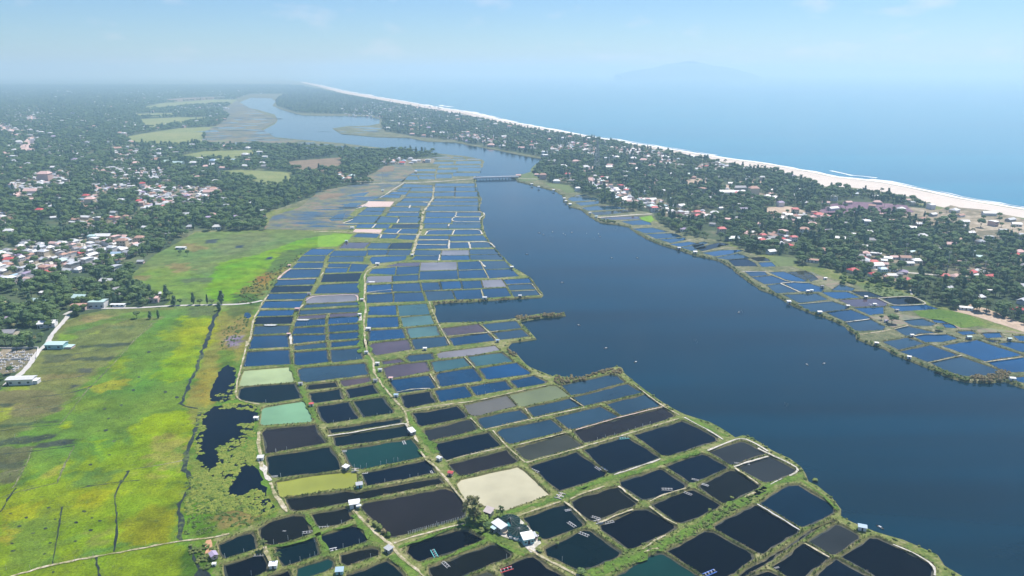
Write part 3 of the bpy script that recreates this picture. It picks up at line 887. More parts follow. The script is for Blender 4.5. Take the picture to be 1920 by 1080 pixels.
for o, w, a, f0, f1 in [(15, 3.5, 3.5, 0.03, 0.17), (17, 3, 4, 0.24, 0.33), (34, 3.2, 2, 0.165, 0.195), (15, 4, 5, 0.40, 0.55), (18, 6, 5, 0.66, 0.93), (44, 10, 5, 0.52, 0.545)]:
    foam(o, w, a, int(nd * f0), int(nd * f1))

# far and near land cover
WOOD = {
 'left': num('''-700,1000 -300,770 0,735 22,712 60,662 88,648 108,606 150,592 200,580 300,577 322,562 300,552 246,534 250,514 292,478 350,445 366,434 500,431
  498,400 560,378 620,357 680,349 700,343 688,330 770,300 836,292 800,285 640,281 520,272 490,248 440,240 436,215 430,190 470,176 520,176 560,172 610,172 640,182 700,190
  560,160 300,150 -300,148 -1200,150 -1200,300 -900,600'''),
 'right': num('''516,190 520,200 560,212 640,214 700,216 718,226 716,236 722,246 790,258 850,263 905,274 975,287 1022,296 1012,310 1000,326 1020,340 1045,345 1062,352
  1085,362 1120,372 1127,382 1160,388 1190,393 1225,400 1232,414 1250,425 1285,441 1330,448 1372,455 1402,474 1455,480 1500,497 1560,505 1608,525 1640,528 1700,545 1720,556 1750,572
  1800,582 1860,590 1920,612 2100,680 2500,830 2900,900 2900,620 2600,560 2300,500 2100,455 1960,428 1920,420 1850,404 1770,397 1716,381 1660,368 1593,357 1531,353 1511,340 1456,325 1378,314
  1333,303 1273,293 1207,280 1140,266 1073,257 1007,247 940,234 873,219 807,208 767,200 707,189 640,178 600,168 540,170'''),
}
struct(ngon_obj('woodland_floor', GP(WOOD['left'], LZ + .05), LZ + .05, 'far_woods'))
struct(ngon_obj('woodland_floor', GP(WOOD['right'], LZ + .05), LZ + .05, 'forest_floor'))
FIELDS = []
def field(t, s, mat, label=None):
    p = tp(t, num(s))
    FIELDS.append(p)
    sheet('field', p, LZ + .10 + 0.01 * (len(FIELDS) % 5), mat, label=label)
field('A1', '700,590 800,572 1000,542 1250,530 1150,570 1135,630 900,640 750,630', 'field_pale', 'pale green far field beyond the left village')
field('A1', '780,490 1000,480 1240,480 1000,520 820,540', 'field_pale')
field('A1', '760,460 980,455 970,475 770,480', 'field_pale')
field('A1', '990,700 1150,670 1430,663 1430,702 1300,722 1100,718', 'field_pale')
field('A1', '1190,785 1350,775 1640,790 1640,840 1540,870 1420,835', 'field_pale')
field('A1', '1590,730 1920,705 1920,775 1700,792', 'field_brown')
field('A1', '780,430 900,402 1200,380 1330,380 1330,400 1100,412 900,432', 'field_pale')
field('A1', '1150,560 1260,505 1400,520 1480,550 1560,600 1700,612 1500,640 1160,640', 'flooded_marsh')
field('A1', '1330,385 1400,425 1540,485 1560,500 1470,545 1300,560 1180,560 1260,500 1290,470 1250,440', 'flooded_marsh')
field('A1', '1160,640 1300,640 1440,600 1900,640 1920,660 1500,640', 'flooded_marsh')
field('A1', '850,385 1050,370 1250,365 1290,372 1000,392', 'field_brown')
field('M3', '-560,690 -480,560 -220,480 0,310 280,255 480,240 800,235 830,215 400,222 280,205 450,165 560,120 640,60 760,42 900,50 960,110 870,160 760,300 690,315 480,420 360,490 230,620 330,690 0,705', 'flooded_marsh', 'marshy pale field behind the far fish ponds')
field('M3', '-20,350 150,330 270,335 200,365 0,400', 'field_brown')
field('M3', '560,120 640,60 740,60 740,110 640,120', 'field_brown')
field('M3', '0,640 60,560 110,520 190,470 300,430 430,430 340,500 230,600 220,640', 'field_green')
field('M3', '-20,765 130,742 330,742 290,792 175,862 -20,872', 'field_lime', 'bright green wet meadow before the far ponds')
field('R1', '630,830 700,810 850,825 880,850 850,895 700,900', 'field_green')
field('M4', '1270,575 1400,555 1430,600 1380,625 1300,600', 'field_lime')
field('M4', '330,225 560,250 660,310 640,325 540,330 480,290 380,270', 'field_green')
field('M4', '-40,165 60,150 180,120 300,60 240,40 180,100 280,200 120,215', 'field_green')
field('R4', '380,430 560,415 700,430 800,450 960,535 760,560 600,500 450,480', 'lush_grass', 'dark green reedy wet patch at the right bank')
field('R4', '-60,225 100,235 360,300 340,312 150,315 0,262', 'field_green')
sheet('bare_ground', tp('R4', num('700,430 820,372 960,410 1100,470 1246,525 1400,600 1400,640 1240,590 900,480 840,462')), LZ + .13, 'bare_soil', label='bare beige ground below the dark right trees')
sheet('bare_ground', tp('R2', num('450,390 640,395 900,420 1000,380 1080,400 1300,420 1620,500 1700,520 1700,700 1500,620 1230,700 1100,560 1000,520 800,560 560,470 400,480')), LZ + .12, 'dune_scrub', label='sandy open dunes with scrub behind the beach')
sheet('bare_ground', tp('R2', num('0,370 150,350 400,360 620,380 700,440 500,470 300,450 100,450 0,470 -120,430')), LZ + .15, 'purple_scrub', label='purple brown burnt scrub behind the beach trees')
sheet('bare_ground', tp('R2', num('880,610 1000,600 1140,660 1020,685 930,650')), LZ + .16, 'bare_soil')
sheet('bare_ground', tp('R2', num('450,580 600,545 690,560 640,590 500,600')), LZ + .16, 'bare_soil')
sheet('bare_ground', tp('R1', num('600,400 820,390 1000,450 1250,440 1200,490 1000,520 860,545 700,500 580,450')), LZ + .15, 'bare_soil')
sheet('bare_ground', tp('R1', num('0,160 60,155 120,190 40,210 0,250 -60,200')), LZ + .15, 'bare_soil')
sheet('bare_ground', tp('R1', num('360,190 480,160 630,180 600,210 400,205')), LZ + .15, 'bare_soil')
sheet('bare_ground', tp('R1', num('240,240 300,190 320,220 260,290')), LZ + .15, 'bare_soil')
sheet('bare_ground', tp('R1', num('480,280 600,290 680,340 560,350 480,320')), LZ + .15, 'bare_soil')
sheet('bare_ground', tp('M4', num('700,80 830,60 850,90 780,140 740,130')), LZ + .14, 'pink_flat')
sheet('bare_ground', tp('M4', num('1380,200 1450,185 1470,215 1430,250')), LZ + .14, 'bare_soil')
sheet('bare_ground', tp('M4', num('1740,200 1850,180 1960,210 1900,260 1780,250')), LZ + .14, 'bare_soil')
sheet('bare_ground', tp('A1', num('110,640 170,585 220,600 200,650 120,685')), LZ + .14, 'pink_flat')
sheet('bare_ground', tp('A1', num('0,520 60,545 200,560 200,570 60,570 0,550')), LZ + .14, 'pink_flat')
sheet('bare_ground', tp('A1', num('140,480 200,465 210,510 160,500')), LZ + .14, 'pink_flat')
sheet('bare_ground', tp('A2', num('380,520 430,505 445,560 420,570')), LZ + .14, 'white_path')
for s_ in ('30,472 300,455 480,480 300,500 355,535 225,560 110,500', '700,535 760,560 880,575 980,560 1160,585 1300,600 1300,612 1100,590 900,600 880,575 740,570'):
    sheet('marsh_flat', tp('R4', num(s_)), LZ + .12, 'flooded_marsh')
sheet('marsh_flat', tp('R3', num('765,135 1010,235 1050,258 985,308 870,225 800,165')), LZ + .12, 'flooded_marsh')
sheet('salt_flat', tp('M3', num('370,480 490,412 740,415 700,467 440,470')), LZ + .12, 'pink_flat', label='pink drained pond bed at the far left ponds')
sheet('salt_flat', tp('M3', num('325,718 350,690 625,692 595,738')), LZ + .12, 'pink_flat', label='pink drained pond bed beside the cross road')
for s in ('-830,-170 -760,-176 -700,-172 -740,-162', '-680,-190 -600,-186 -620,-180 -690,-184', '-640,-205 -560,-212 -540,-208 -620,-200', '-90,320 20,310 60,316 -60,330', '90,590 180,540 250,530 230,600 120,610', '190,480 300,428 420,430 340,480 200,492', '250,360 400,330 500,320 440,360'):
    sheet('marsh_pool', tp('M3', num(s)), LZ + .13, 'pond_s')

for reg, n_ in ((tp('A1', num('1150,560 1260,505 1400,440 1400,430 1540,487 1550,500 1465,545 1560,605 1900,650 1900,690 1500,650 1160,640')), 75), (tp('M3', num('-400,600 -300,560 0,470 280,420 480,330 640,330 480,420 360,490 230,620 330,690 0,700')), 34),
                (tp('A2', num('-120,560 0,530 200,530 200,560 350,580 0,575')), 12)):
    c_ = 0
    while c_ < n_:
        x, y = random.uniform(min(p[0] for p in reg), max(p[0] for p in reg)), random.uniform(min(p[1] for p in reg), max(p[1] for p in reg))
        if not inside(np.array([x]), np.array([y]), reg)[0]: continue
        far_ = 1 if y < 270 else 1.6
        l_, h_ = random.uniform(7, 26) * far_, random.uniform(.35, .8) * far_
        sheet('marsh_pool', [(x - l_, y), (x - l_ * .3, y - h_), (x + l_ * .8, y - h_ * .7), (x + l_, y + h_ * .3), (x, y + h_)], LZ + .15 + .004 * (c_ % 9), random.choice(['pond_s', 'pond_b', 'pond_s', 'ditch_water']), 9, .8)
        c_ += 1
# villages: worn soil under the houses
VILL = []          # (polygon, spacing, style, label place)
def vill(t, s, sp, place, pal='mix'):
    VILL.append((tp(t, num(s)), sp, place, pal))
vill('P', '-40,480 60,458 120,452 200,440 262,447 272,466 222,490 180,500 100,515 40,532 -40,535', 13, 'in the dense village at the left edge')
vill('P', '258,352 300,345 412,352 418,368 330,384 272,405 255,375', 15, 'in the long village row beyond the left meadow')
vill('P', '150,368 186,364 190,390 150,394', 15, 'in the small cluster behind the left village')
vill('P', '20,340 60,330 108,330 104,352 60,372 20,366', 18, 'in the far left village', 'pale')
vill('P', '-30,396 26,393 32,420 -30,425', 15, 'in the village at the far left edge')
vill('P', '172,346 250,345 250,362 180,364', 16, 'in the village row behind the left woods')
vill('P', '135,408 250,405 250,426 138,428', 17, 'among the trees above the left village')
vill('P', '170,314 320,314 320,340 170,342', 20, 'in the far scattered village on the left', 'pale')
vill('P', '60,322 142,318 142,350 64,352', 22, 'in the far left village', 'pale')
vill('P', '76,262 166,258 168,300 80,300', 38, 'in the hazy village far on the left', 'pale')
vill('P', '212,282 262,280 262,308 214,310', 26, 'in the hazy village far on the left', 'pale')
vill('P', '-20,204 108,202 112,248 -20,250', 48, 'in the hazy village far on the left', 'pale')
vill('P', '335,202 430,200 430,206 335,207', 40, 'in the hazy hamlet by the far fields', 'pale')
vill('M4', '760,170 980,170 1000,300 800,310', 15, 'in the village right of the bridge')
vill('M4', '980,270 1100,260 1200,330 1190,420 1000,410', 14, 'in the village beside the narrow right ponds')
vill('M4', '1080,380 1260,380 1500,390 1500,470 1290,450 1090,430', 14, 'in the village beside the narrow right ponds')
vill('M4', '1290,430 1500,420 1760,460 1760,520 1440,520 1300,470', 14, 'in the village behind the white causeway')
vill('M4', '1500,530 1700,520 1900,520 1900,610 1540,600', 15, 'in the village behind the white causeway')
vill('M4', '450,180 600,170 620,230 460,220', 26, 'in the trees beside the bridge head')
vill('A2', '1150,650 1300,620 1440,640 1440,700 1300,680 1160,680', 20, 'in the dense village below the far beach')
vill('A2', '1440,650 1560,640 1760,670 1910,720 1900,760 1700,720 1550,690', 22, 'in the village strip behind the far beach')
vill('A2', '1780,700 1920,730 1920,770 1800,760', 24, 'in the village strip behind the far beach')
vill('R1', '0,30 180,20 330,70 300,110 150,90 0,90', 24, 'in the scattered village behind the beach trees')
vill('R1', '430,600 560,590 760,620 860,650 850,740 640,710 450,650', 14, 'in the village before the right forest')
vill('R1', '620,450 900,440 1200,470 1180,500 900,530 740,500', 16, 'around the bare clearing in the right forest')
vill('R1', '0,440 180,440 180,490 20,500', 14, 'in the palm grove above the right ponds')
vill('R1', '250,250 400,240 450,300 270,310', 16, 'in the sandy clearing behind the beach trees')
vill('R1', '470,265 600,280 720,290 700,340 520,350', 16, 'in the sandy clearing behind the beach trees')
vill('R1', '180,20 330,40 330,90 200,80', 20, 'in the scattered village behind the beach trees')
vill('R2', '190,800 290,780 480,800 480,900 200,880', 14, 'in the village above the right ponds')
vill('R2', '330,910 600,920 680,1010 560,1030 330,980', 14, 'in the village above the right ponds')
vill('R2', '490,820 640,815 790,850 790,890 640,900 500,860', 15, 'in the village at the foot of the right forest')
vill('R2', '880,930 1340,900 1350,1010 900,1010', 20, 'in the village at the foot of the right forest')
vill('R2', '1480,780 1700,770 1700,860 1500,850', 18, 'in the forest at the right edge')
vill('R4', '1130,150 1400,130 1400,260 1150,250', 34, 'in the forest at the right edge')
vill('A2', '590,575 860,580 900,610 880,628 600,600', 22, 'along the far lagoon shore')
vill('A2', '900,600 1120,615 1120,645 910,635', 22, 'along the far lagoon shore')
vill('A2', '0,400 560,420 560,500 0,470', 55, 'in the hazy village on the far spit', 'pale')
vill('A2', '220,710 530,715 530,735 240,745', 26, 'among the far ponds before the lagoon bend')
vill('M3', '170,120 340,150 340,225 170,215', 26, 'at the end of the far cross road')
vill('R2', '1230,600 1500,580 1500,680 1260,690', 29, 'in the open dunes behind the beach', 'pale')
for k, (p, sp, pl, pal) in enumerate(VILL):
    if sp < 30:
        sheet('village_ground', p, LZ + .17 + 0.004 * (k % 7), 'village_soil', amp=1.5)

# roads, tracks and pale dike tops
for s_ in ('-20,512 60,498 130,480 210,462 268,452', '60,460 90,480 110,515', '150,445 160,470 190,500', '255,362 300,366 360,364 415,360', '300,346 310,366 330,384', '1146,352 1165,366 1200,384 1240,396 1316,412',
           '1395,440 1440,452 1490,462', '1602,490 1640,505 1690,510 1750,515 1850,520', '1036,285 1080,288 1120,300 1119,323 1125,345', '1153,290 1200,296 1270,305 1330,322', '30,345 80,345 140,340 200,338 320,330'):
    ribbon('village_lane', num(s_), 4.5 if float(s_.split(',')[1].split()[0]) > 400 else 6, LZ + .29, 'white_path', None, .2)
ROADS = []
def road(t, s, w, mat='sand_path', label=None, rag=0.3, name='dirt_track'):
    p = tp(t, num(s)); ROADS.append((p, w))
    ribbon(name, p, w, LZ + .20 + 0.012 * (len(ROADS) % 9), mat, label, rag)
road('P', '120,590 140,580 190,578 260,577 320,573 360,572 412,571 440,571 480,567 492,563', 3.4, 'concrete', 'pale concrete road between the two left meadows', 0.1, 'road')
road('P', '10,722 22,712 40,700 52,688 62,672 74,656 90,644 96,628 108,615 122,600 128,590', 3.6, 'concrete', 'pale lane along the edge of the left trees', 0.15, 'road')
road('P', '-40,560 0,563 12,568 26,576', 4, 'sand_path')
road('M3', '-60,720 0,714 150,717 330,722 600,728 780,740 1020,744', 4.2, 'sand_path', 'straight dirt road crossing the far ponds', 0.15)
road('M3', '400,238 560,236 680,230 820,230 1000,222 1200,214 1400,196 1560,187', 4.5, 'white_path', 'pale road leading to the bridge', 0.1, 'road')
road('M4', '30,180 120,186 270,190', 4.5, 'white_path', None, 0.1, 'road')
def grass_strip(t, s_, w, label=None):
    ribbon('grass_strip', tp(t, num(s_)), w, LZ + .10, 'lush_grass', label, 0.5)
grass_strip('M1', '1300,290 1290,420 1280,540 1300,700 1285,900 1310,1080', 6.0, 'bright grass verge of the winding middle dike')
grass_strip('T5', '1190,-20 1220,120 1265,260 1330,360 1400,440', 5.0)
grass_strip('T5', '560,200 600,290 640,350 680,470 740,590 790,680', 2.6)
grass_strip('T6', '100,600 150,700 230,790 300,880 360,940', 4.0, 'bright green verge beside the middle dike track')
grass_strip('T2', '210,10 280,60', 3.5)
grass_strip('T2', '30,835 250,760 480,668 640,640 790,745 950,850 1100,900', 1.9, 'green grass strip round the dark pond below the farm')
grass_strip('T2', '790,775 600,850 450,915 230,980', 1.6)
grass_strip('T2', '-20,900 60,980 180,1080', 4.2)
grass_strip('T2', '940,540 1150,490 1390,420 1640,330', 2.6)
grass_strip('T3', '120,1070 340,980 560,900 760,800 1000,680 1200,560 1400,450 1620,340', 4.6, 'broad green dike crossing the lower right ponds')
grass_strip('T3', '10,350 260,260 480,210 740,120 1040,30', 3.0)
grass_strip('T4', '0,420 150,330 330,270 470,230', 3.0)
grass_strip('T4', '460,270 560,340 700,440 770,520', 1.5)
grass_strip('T1', '790,560 860,680 900,780 960,880', 2.2)
grass_strip('T1', '1190,560 1300,720 1420,800', 3.0)
grass_strip('T1', '430,840 700,800 950,700 1180,640', 1.6)
grass_strip('T7', '960,655 1100,720 1220,790 1290,800', 2.5)
road('M1', '1460,195 1400,225 1345,250 1315,300 1320,420 1310,540 1330,640 1310,760 1312,850 1318,950 1340,1080', 2.2, 'sand_path', 'dirt track along the winding middle dike')
road('T5', '1195,0 1205,90 1260,150 1262,260 1330,360 1420,470 1530,590 1548,680 1590,770 1640,850', 2.0, 'sand_path')
road('M3', '925,950 945,870 975,770 1010,690 1020,600 1030,520 1085,450 1130,380 1140,270', 4.2, 'sand_path')
road('P', '789,846 797,862 808,868 825,882 836,898 845,908 858,925 872,942', 1.6, 'sand_path')
road('T6', '95,690 150,770', 3.0, 'white_path')
road('T5', '875,797 1100,765 1300,727 1520,690', 1.7, 'white_path', 'straight whitish dike top between two navy ponds', 0.15)
road('T1', '395,60 400,110 430,200 480,275', 3.4, 'white_path', 'bare pinkish bank top at the marsh edge')
road('T1', '480,290 510,380 560,440 620,540', 2.2, 'sand_path')
road('T5', '295,760 292,850 305,950 320,1060', 2.2, 'sand_path')
road('T5', '190,0 185,60 150,190 110,340 95,450 130,500 300,530', 1.5, 'sand_path')
road('M1', '430,342 500,280 565,232', 3.0, 'pink_flat')
road('M1', '440,345 620,342 820,336', 2.0, 'pink_flat')
road('M1', '560,240 700,238 880,236', 1.4, 'white_path')
road('M1', '250,640 280,580 340,500', 2.4, 'sand_path')
road('M1', '110,1040 150,960 172,880 180,800 200,730 250,650', 2.0, 'sand_path')
road('M1', '720,560 780,512 1240,495 1250,560', 1.6, 'pink_flat')
road('M1', '310,562 690,550', 1.8, 'sand_path')
road('M1', '870,320 900,270', 2.0, 'sand_path')
road('M1', '640,660 690,600', 2.0, 'sand_path')
road('M1', '560,900 575,1000', 2.0, 'white_path')
road('M1', '1270,690 1275,760', 3.0, 'white_path')
for s in ('1050,748 1080,700 1320,697 1600,692 1620,740', '1320,748 1345,700', '1300,820 1480,820 1690,814 1750,872', '1488,822 1505,885', '1290,885 1292,800',
          '980,800 1285,798', '965,845 1265,848', '1100,517 1350,520 1640,520 1645,548 1600,575 1600,600', '1368,520 1348,572 1600,570', '1345,572 1320,580 1318,613 1600,618',
          '770,630 790,590', '765,640 980,638', '760,738 815,690', '520,680 565,635', '230,630 330,592', '235,636 380,634', '360,487 430,470 490,408', '1190,1005 1200,945',
          '1595,1005 1650,1067', '1090,450 1095,425 1030,420', '1100,420 1135,380', '890,480 905,450', '680,330 720,300 830,235', '700,318 770,316', '600,375 680,330',
          '1285,660 1290,640', '590,740 620,735 600,780', '700,525 980,525'):
    road('M3', s, 2.6, 'white_path', None, 0.25)
for s in ('10,400 120,385 250,372', '990,135 1065,278', '815,210 1010,205', '1000,370 1020,445', '1255,385 1450,380', '1225,328 1420,323', '715,768 880,750 1050,735 1150,720',
          '985,662 1060,725 1135,800', '1425,320 1505,420', '560,470 600,580 650,680 740,840'):
    road('M2', s, 1.1, 'sand_path', None, 0.3)
for s in ('10,430 140,400 300,395', '100,585 300,550 530,520 700,500 950,440', '590,130 680,225', '950,440 1280,370', '1100,562 1160,650', '1480,475 1600,550', '430,1010 600,960 940,890',
          '1110,1020 1380,950 1610,885', '760,745 1170,650 1600,558', '990,885 1230,825 1450,765', '300,275 380,395', '830,750 950,890 1100,1020', '640,645 740,745'):
    road('T6', s, 1.1, 'sand_path', None, 0.35)
for s in ('320,225 470,175 715,92', '0,400 80,375 240,318', '560,850 700,760 760,730', '580,880 640,850 700,845', '1420,412 1510,370', '1330,155 1450,115 1620,68', '620,450 740,390 930,335',
          '210,625 340,565 480,515', '360,320 530,450', '620,490 740,590 860,645', '1340,165 1540,300'):
    road('T3', s, 1.3, 'white_path' if s.startswith(('320', '1330')) else 'sand_path', None, 0.35)
road('T4', '95,0 190,48 330,110 430,165 460,185 430,210 360,232', 1.5, 'white_path', 'whitish dike top at the outer corner above the lagoon', 0.2)
road('T4', '200,305 300,255', 1.0, 'white_path')
road('T4', '90,470 270,580 450,690', 1.1, 'concrete')
road('T4', '490,800 700,920', 1.1, 'sand_path')
road('T4', '1235,810 1330,850 1460,905 1560,965 1600,1010 1590,1075', 1.3, 'white_path')
road('T7', '1110,920 1240,868 1380,812 1440,816 1620,925', 1.5, 'white_path', 'whitish dike top around the grey corner pond', 0.2)
road('T7', '915,640 1000,690 1100,735 1240,828', 1.4, 'white_path')
road('T7', '480,355 590,440 740,550 870,620', 1.0, 'sand_path')
road('T7', '0,745 370,638 730,550', 0.9, 'pink_flat')
road('T7', '0,905 380,795 870,650', 1.1, 'sand_path')
road('R3', '150,140 375,143', 2.4, 'white_path')
road('R3', '380,152 430,175 590,238 760,243', 2.4, 'sand_path')
road('R3', '510,252 560,275 690,332', 2.2, 'white_path', 'pale L shaped dike in the right bank ponds', 0.15)
road('R3', '510,250 620,240', 2.2, 'white_path')
road('R4', '110,328 240,318 380,310 505,375 370,380 232,386 110,328', 1.6, 'white_path', 'pale concrete rim around a square pond on the right bank', 0.1)
road('R4', '375,300 360,262', 2.5, 'white_path')
road('R4', '-20,608 100,592 200,575 345,540', 1.5, 'sand_path')
road('R4', '390,622 450,607 640,606', 1.4, 'sand_path')
road('R4', '500,830 760,772', 1.0, 'sand_path')
road('R4', '930,825 1240,785', 1.2, 'sand_path')
road('R3', '670,440 980,415', 1.3, 'sand_path')
road('R3', '1100,610 1330,578', 1.2, 'white_path')
road('R3', '1230,720 1470,690', 1.6, 'sand_path')
road('M4', '840,573 1000,566 1200,548 1400,538', 5.0, 'white_path', 'white causeway between the narrow right bank ponds', 0.12, 'causeway')
road('M4', '860,460 1040,455 1150,485 1250,492', 2.5, 'sand_path')
road('R1', '70,775 240,745 370,730 440,765', 2.0, 'sand_path')
road('T2', '-5,865 40,900 110,965 190,1030 260,1090', 1.7, 'sand_path', 'pale dirt track winding along the lower dike')
road('T1', '1190,520 1260,600 1340,680 1440,780 1500,800 1530,870 1620,950', 1.7, 'sand_path')
road('T2', '-5,800 60,775 200,735 400,680 600,632', 1.3, 'sand_path')
road('T2', '1030,575 1200,515 1400,450', 1.6, 'sand_path', 'sandy strip along the canal dike beside the farm')
road('T2', '1430,450 1520,510 1620,620', 1.2, 'sand_path')
road('T2', '1130,850 1230,910 1380,990 1560,1080', 1.4, 'sand_path')
road('T2', '1480,430 1620,365', 1.4, 'sand_path')
road('T1', '430,830 480,950', 2.0, 'sand_path')
road('P', '-40,1102 0,1088 40,1074 100,1058 180,1043 225,1035 290,1023 345,1013 398,1008 430,1000', 1.5, 'sand_path', 'thin pale footpath across the lower marsh')
road('P', '392,1012 393,1036', 3.0, 'red_earth', 'short strip of orange earth beside a lilac hut')
# ------------------------------------------------------------------ the left meadow and marsh, coloured by what grows where
MEADOW = num('''-900,1400 -260,800 0,735 20,716 60,672 96,650 112,612 150,592 200,582 300,579 322,571 322,562 298,552 246,534 250,514 292,478 350,447 368,436 500,433 600,434
 660,438 640,455 600,463 575,468 556,487 540,500 524,518 505,545 488,572 476,600 466,640 452,680 440,720 436,748 470,757 486,770 478,790 480,820 484,850 494,890 508,930 520,962 480,978 400,1004 396,1014 392,1060 396,1090 430,1400''')
MC = {}
def zone(t, s, c, soft=1.0):
    ZN.append((tp(t, num(s)), c, soft))
ZN = []
GRN = (0.085, 0.165, 0.028); OLV = (0.125, 0.150, 0.045); YEL = (0.175, 0.245, 0.008); LIM = (0.115, 0.235, 0.012)
BRN = (0.19, 0.17, 0.065); DRK = (0.050, 0.068, 0.040); ORG = (0.26, 0.19, 0.04); YGR = (0.145, 0.22, 0.012)
# upper meadow
zone('P', '240,600 240,430 700,430 700,580 300,580', (0.115, 0.170, 0.050), 1)
zone('P', '255,515 300,500 400,520 390,560 330,560 280,545', (0.125, 0.200, 0.035), 4)
zone('P', '412,492 480,478 560,450 640,436 662,440 600,462 540,498 500,540 480,565 400,565 385,545 398,512', LIM, 2)
zone('P', '335,462 362,456 390,466 360,472', BRN, 3)
zone('P', '310,496 345,492 362,506 330,512', BRN, 4)
zone('P', '250,518 280,516 278,526 255,526', BRN, 3)
zone('P', '430,440 500,436 520,452 430,480 400,470', (0.12, 0.16, 0.06), 5)
zone('P', '520,500 575,470 560,485 520,520 500,548 478,572 440,570 450,545 480,522', (0.15, 0.14, 0.03), 5)
zone('P', '440,552 490,550 484,575 440,574', (0.05, 0.11, 0.018), 4)
zone('P', '530,470 600,462 560,480 545,494 515,512 500,510', (0.07, 0.13, 0.03), 3)
zone('P', '480,520 510,512 500,536 478,540', (0.22, 0.14, 0.03), 4)
zone('P', '342,522 400,520 398,528 342,530', (0.09, 0.125, 0.05), 2)
zone('P', '385,450 408,448 406,456 386,457', (0.05, 0.07, 0.07), 1)
zone('P', '440,461 458,459 456,464 442,466', (0.03, 0.045, 0.07), 1)
zone('P', '500,483 512,481 510,486 500,487', (0.02, 0.03, 0.09), 0.6)
# middle meadow
zone('P', '-700,1000 0,735 60,660 110,600 200,578 330,575 250,640 180,700 120,760 60,800 -100,900', OLV, 2)
zone('L2', '600,230 700,200 830,200 800,245 620,258', BRN, 2)
zone('L2', '440,345 600,355 580,385 430,388', (0.16, 0.24, 0.03), 1)
zone('L2', '660,345 740,318 740,350 660,352', (0.20, 0.25, 0.05), 1)
zone('L2', '490,300 720,250 1000,180 1600,140 1600,210 1100,220 700,290 520,340', (0.10, 0.175, 0.035), 2)
zone('L2', '1400,150 1620,140 1600,210 1400,210', (0.085, 0.13, 0.045), 3)
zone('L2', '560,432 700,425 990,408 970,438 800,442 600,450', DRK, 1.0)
zone('L2', '800,290 1000,280 980,310 800,305', (0.085, 0.12, 0.045), 2)
zone('L2', '340,500 550,490 540,530 420,560 330,570', (0.075, 0.095, 0.045), 1.5)
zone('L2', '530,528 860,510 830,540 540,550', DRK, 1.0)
zone('L2', '300,585 640,570 600,630 280,650', (0.11, 0.14, 0.045), 1)
zone('L2', '590,600 700,600 680,640 600,630', (0.07, 0.08, 0.06), 1)
zone('L2', '300,655 620,640 600,670 300,690', (0.17, 0.17, 0.06), 1)
zone('L2', '520,728 590,720 570,745 520,752', (0.04, 0.05, 0.05), 0.8)
zone('L2', '60,735 240,728 200,765 50,768', (0.17, 0.24, 0.03), 0.8)
zone('L2', '-200,790 250,762 480,800 470,900 430,930 200,960 0,1000 -200,1010', (0.125, 0.125, 0.050), 1.5)
zone('L2', '-40,870 90,865 70,890 -40,892', DRK, 1)
zone('L2', '380,900 440,890 430,930 380,935', (0.06, 0.07, 0.04), 1)
zone('L2', '0,905 100,880 90,980 -40,1010', (0.19, 0.23, 0.03), 2)
zone('L2', '0,1020 440,990 440,1010 0,1050', (0.055, 0.085, 0.035), 1)
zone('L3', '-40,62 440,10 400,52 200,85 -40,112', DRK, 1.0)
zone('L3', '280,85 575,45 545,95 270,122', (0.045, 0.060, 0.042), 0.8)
zone('L3', '-60,120 260,110 200,215 180,290 100,440 0,560 -60,560', (0.095, 0.105, 0.045), 1.5)
zone('L3', '-60,240 200,212 185,262 -60,300', (0.06, 0.075, 0.04), 1)
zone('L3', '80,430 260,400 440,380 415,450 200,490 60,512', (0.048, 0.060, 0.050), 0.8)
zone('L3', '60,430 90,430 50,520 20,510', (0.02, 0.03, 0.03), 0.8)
# yellow greens
zone('P', '180,850 240,820 330,815 345,900 330,1010 210,1030 100,1050 -200,1120 -200,940 60,900', YGR, 9)
zone('P', '335,592 395,600 385,625 372,650 352,655 335,640 342,610', YEL, 3)
zone('P', '300,690 330,655 368,645 372,680 350,715 300,716 282,704', YEL, 4)
zone('P', '280,705 300,690 340,690 330,712', YGR, 3)
zone('P', '205,680 240,665 242,700 205,700', YGR, 4)
zone('P', '160,728 200,714 245,712 232,726 180,738', (0.21, 0.22, 0.02), 3)
zone('P', '300,625 345,610 340,640 300,640', YGR, 4)
zone('P', '245,802 290,775 372,766 366,808 300,812 240,818', YEL, 2)
zone('P', '240,815 365,808 360,840 250,835', (0.16, 0.24, 0.01), 4)
zone('P', '115,790 140,788 138,804 118,804', YEL, 2)
zone('L3', '670,80 780,60 760,110 680,110', YEL, 4)
zone('L3', '1150,40 1380,20 1370,300 1150,280', (0.20, 0.21, 0.04), 5)
zone('L3', '320,290 450,260 440,330 320,340', (0.20, 0.22, 0.03), 3)
zone('L3', '600,470 830,430 840,520 620,540', (0.21, 0.26, 0.010), 4)
zone('L3', '930,600 1330,560 1330,780 1250,830 930,850', (0.165, 0.19, 0.010), 5)
zone('L3', '30,560 240,540 280,620 100,660 0,640', (0.21, 0.25, 0.012), 4)
zone('L3', '560,290 900,300 830,380 580,400', GRN, 5)
zone('L3', '640,760 800,740 790,860 640,880', (0.14, 0.17, 0.03), 4)
zone('L3', '500,720 620,710 600,790 510,780', YGR, 3)
zone('L3', '0,700 440,560 460,900 390,990 0,1060', (0.115, 0.175, 0.022), 6)
zone('L3', '-40,1080 380,1000 860,915 1340,830 1500,1200 0,1300', (0.135, 0.205, 0.012), 3)
zone('L3', '0,680 60,700 120,800 40,860 -40,800', (0.20, 0.20, 0.02), 3)
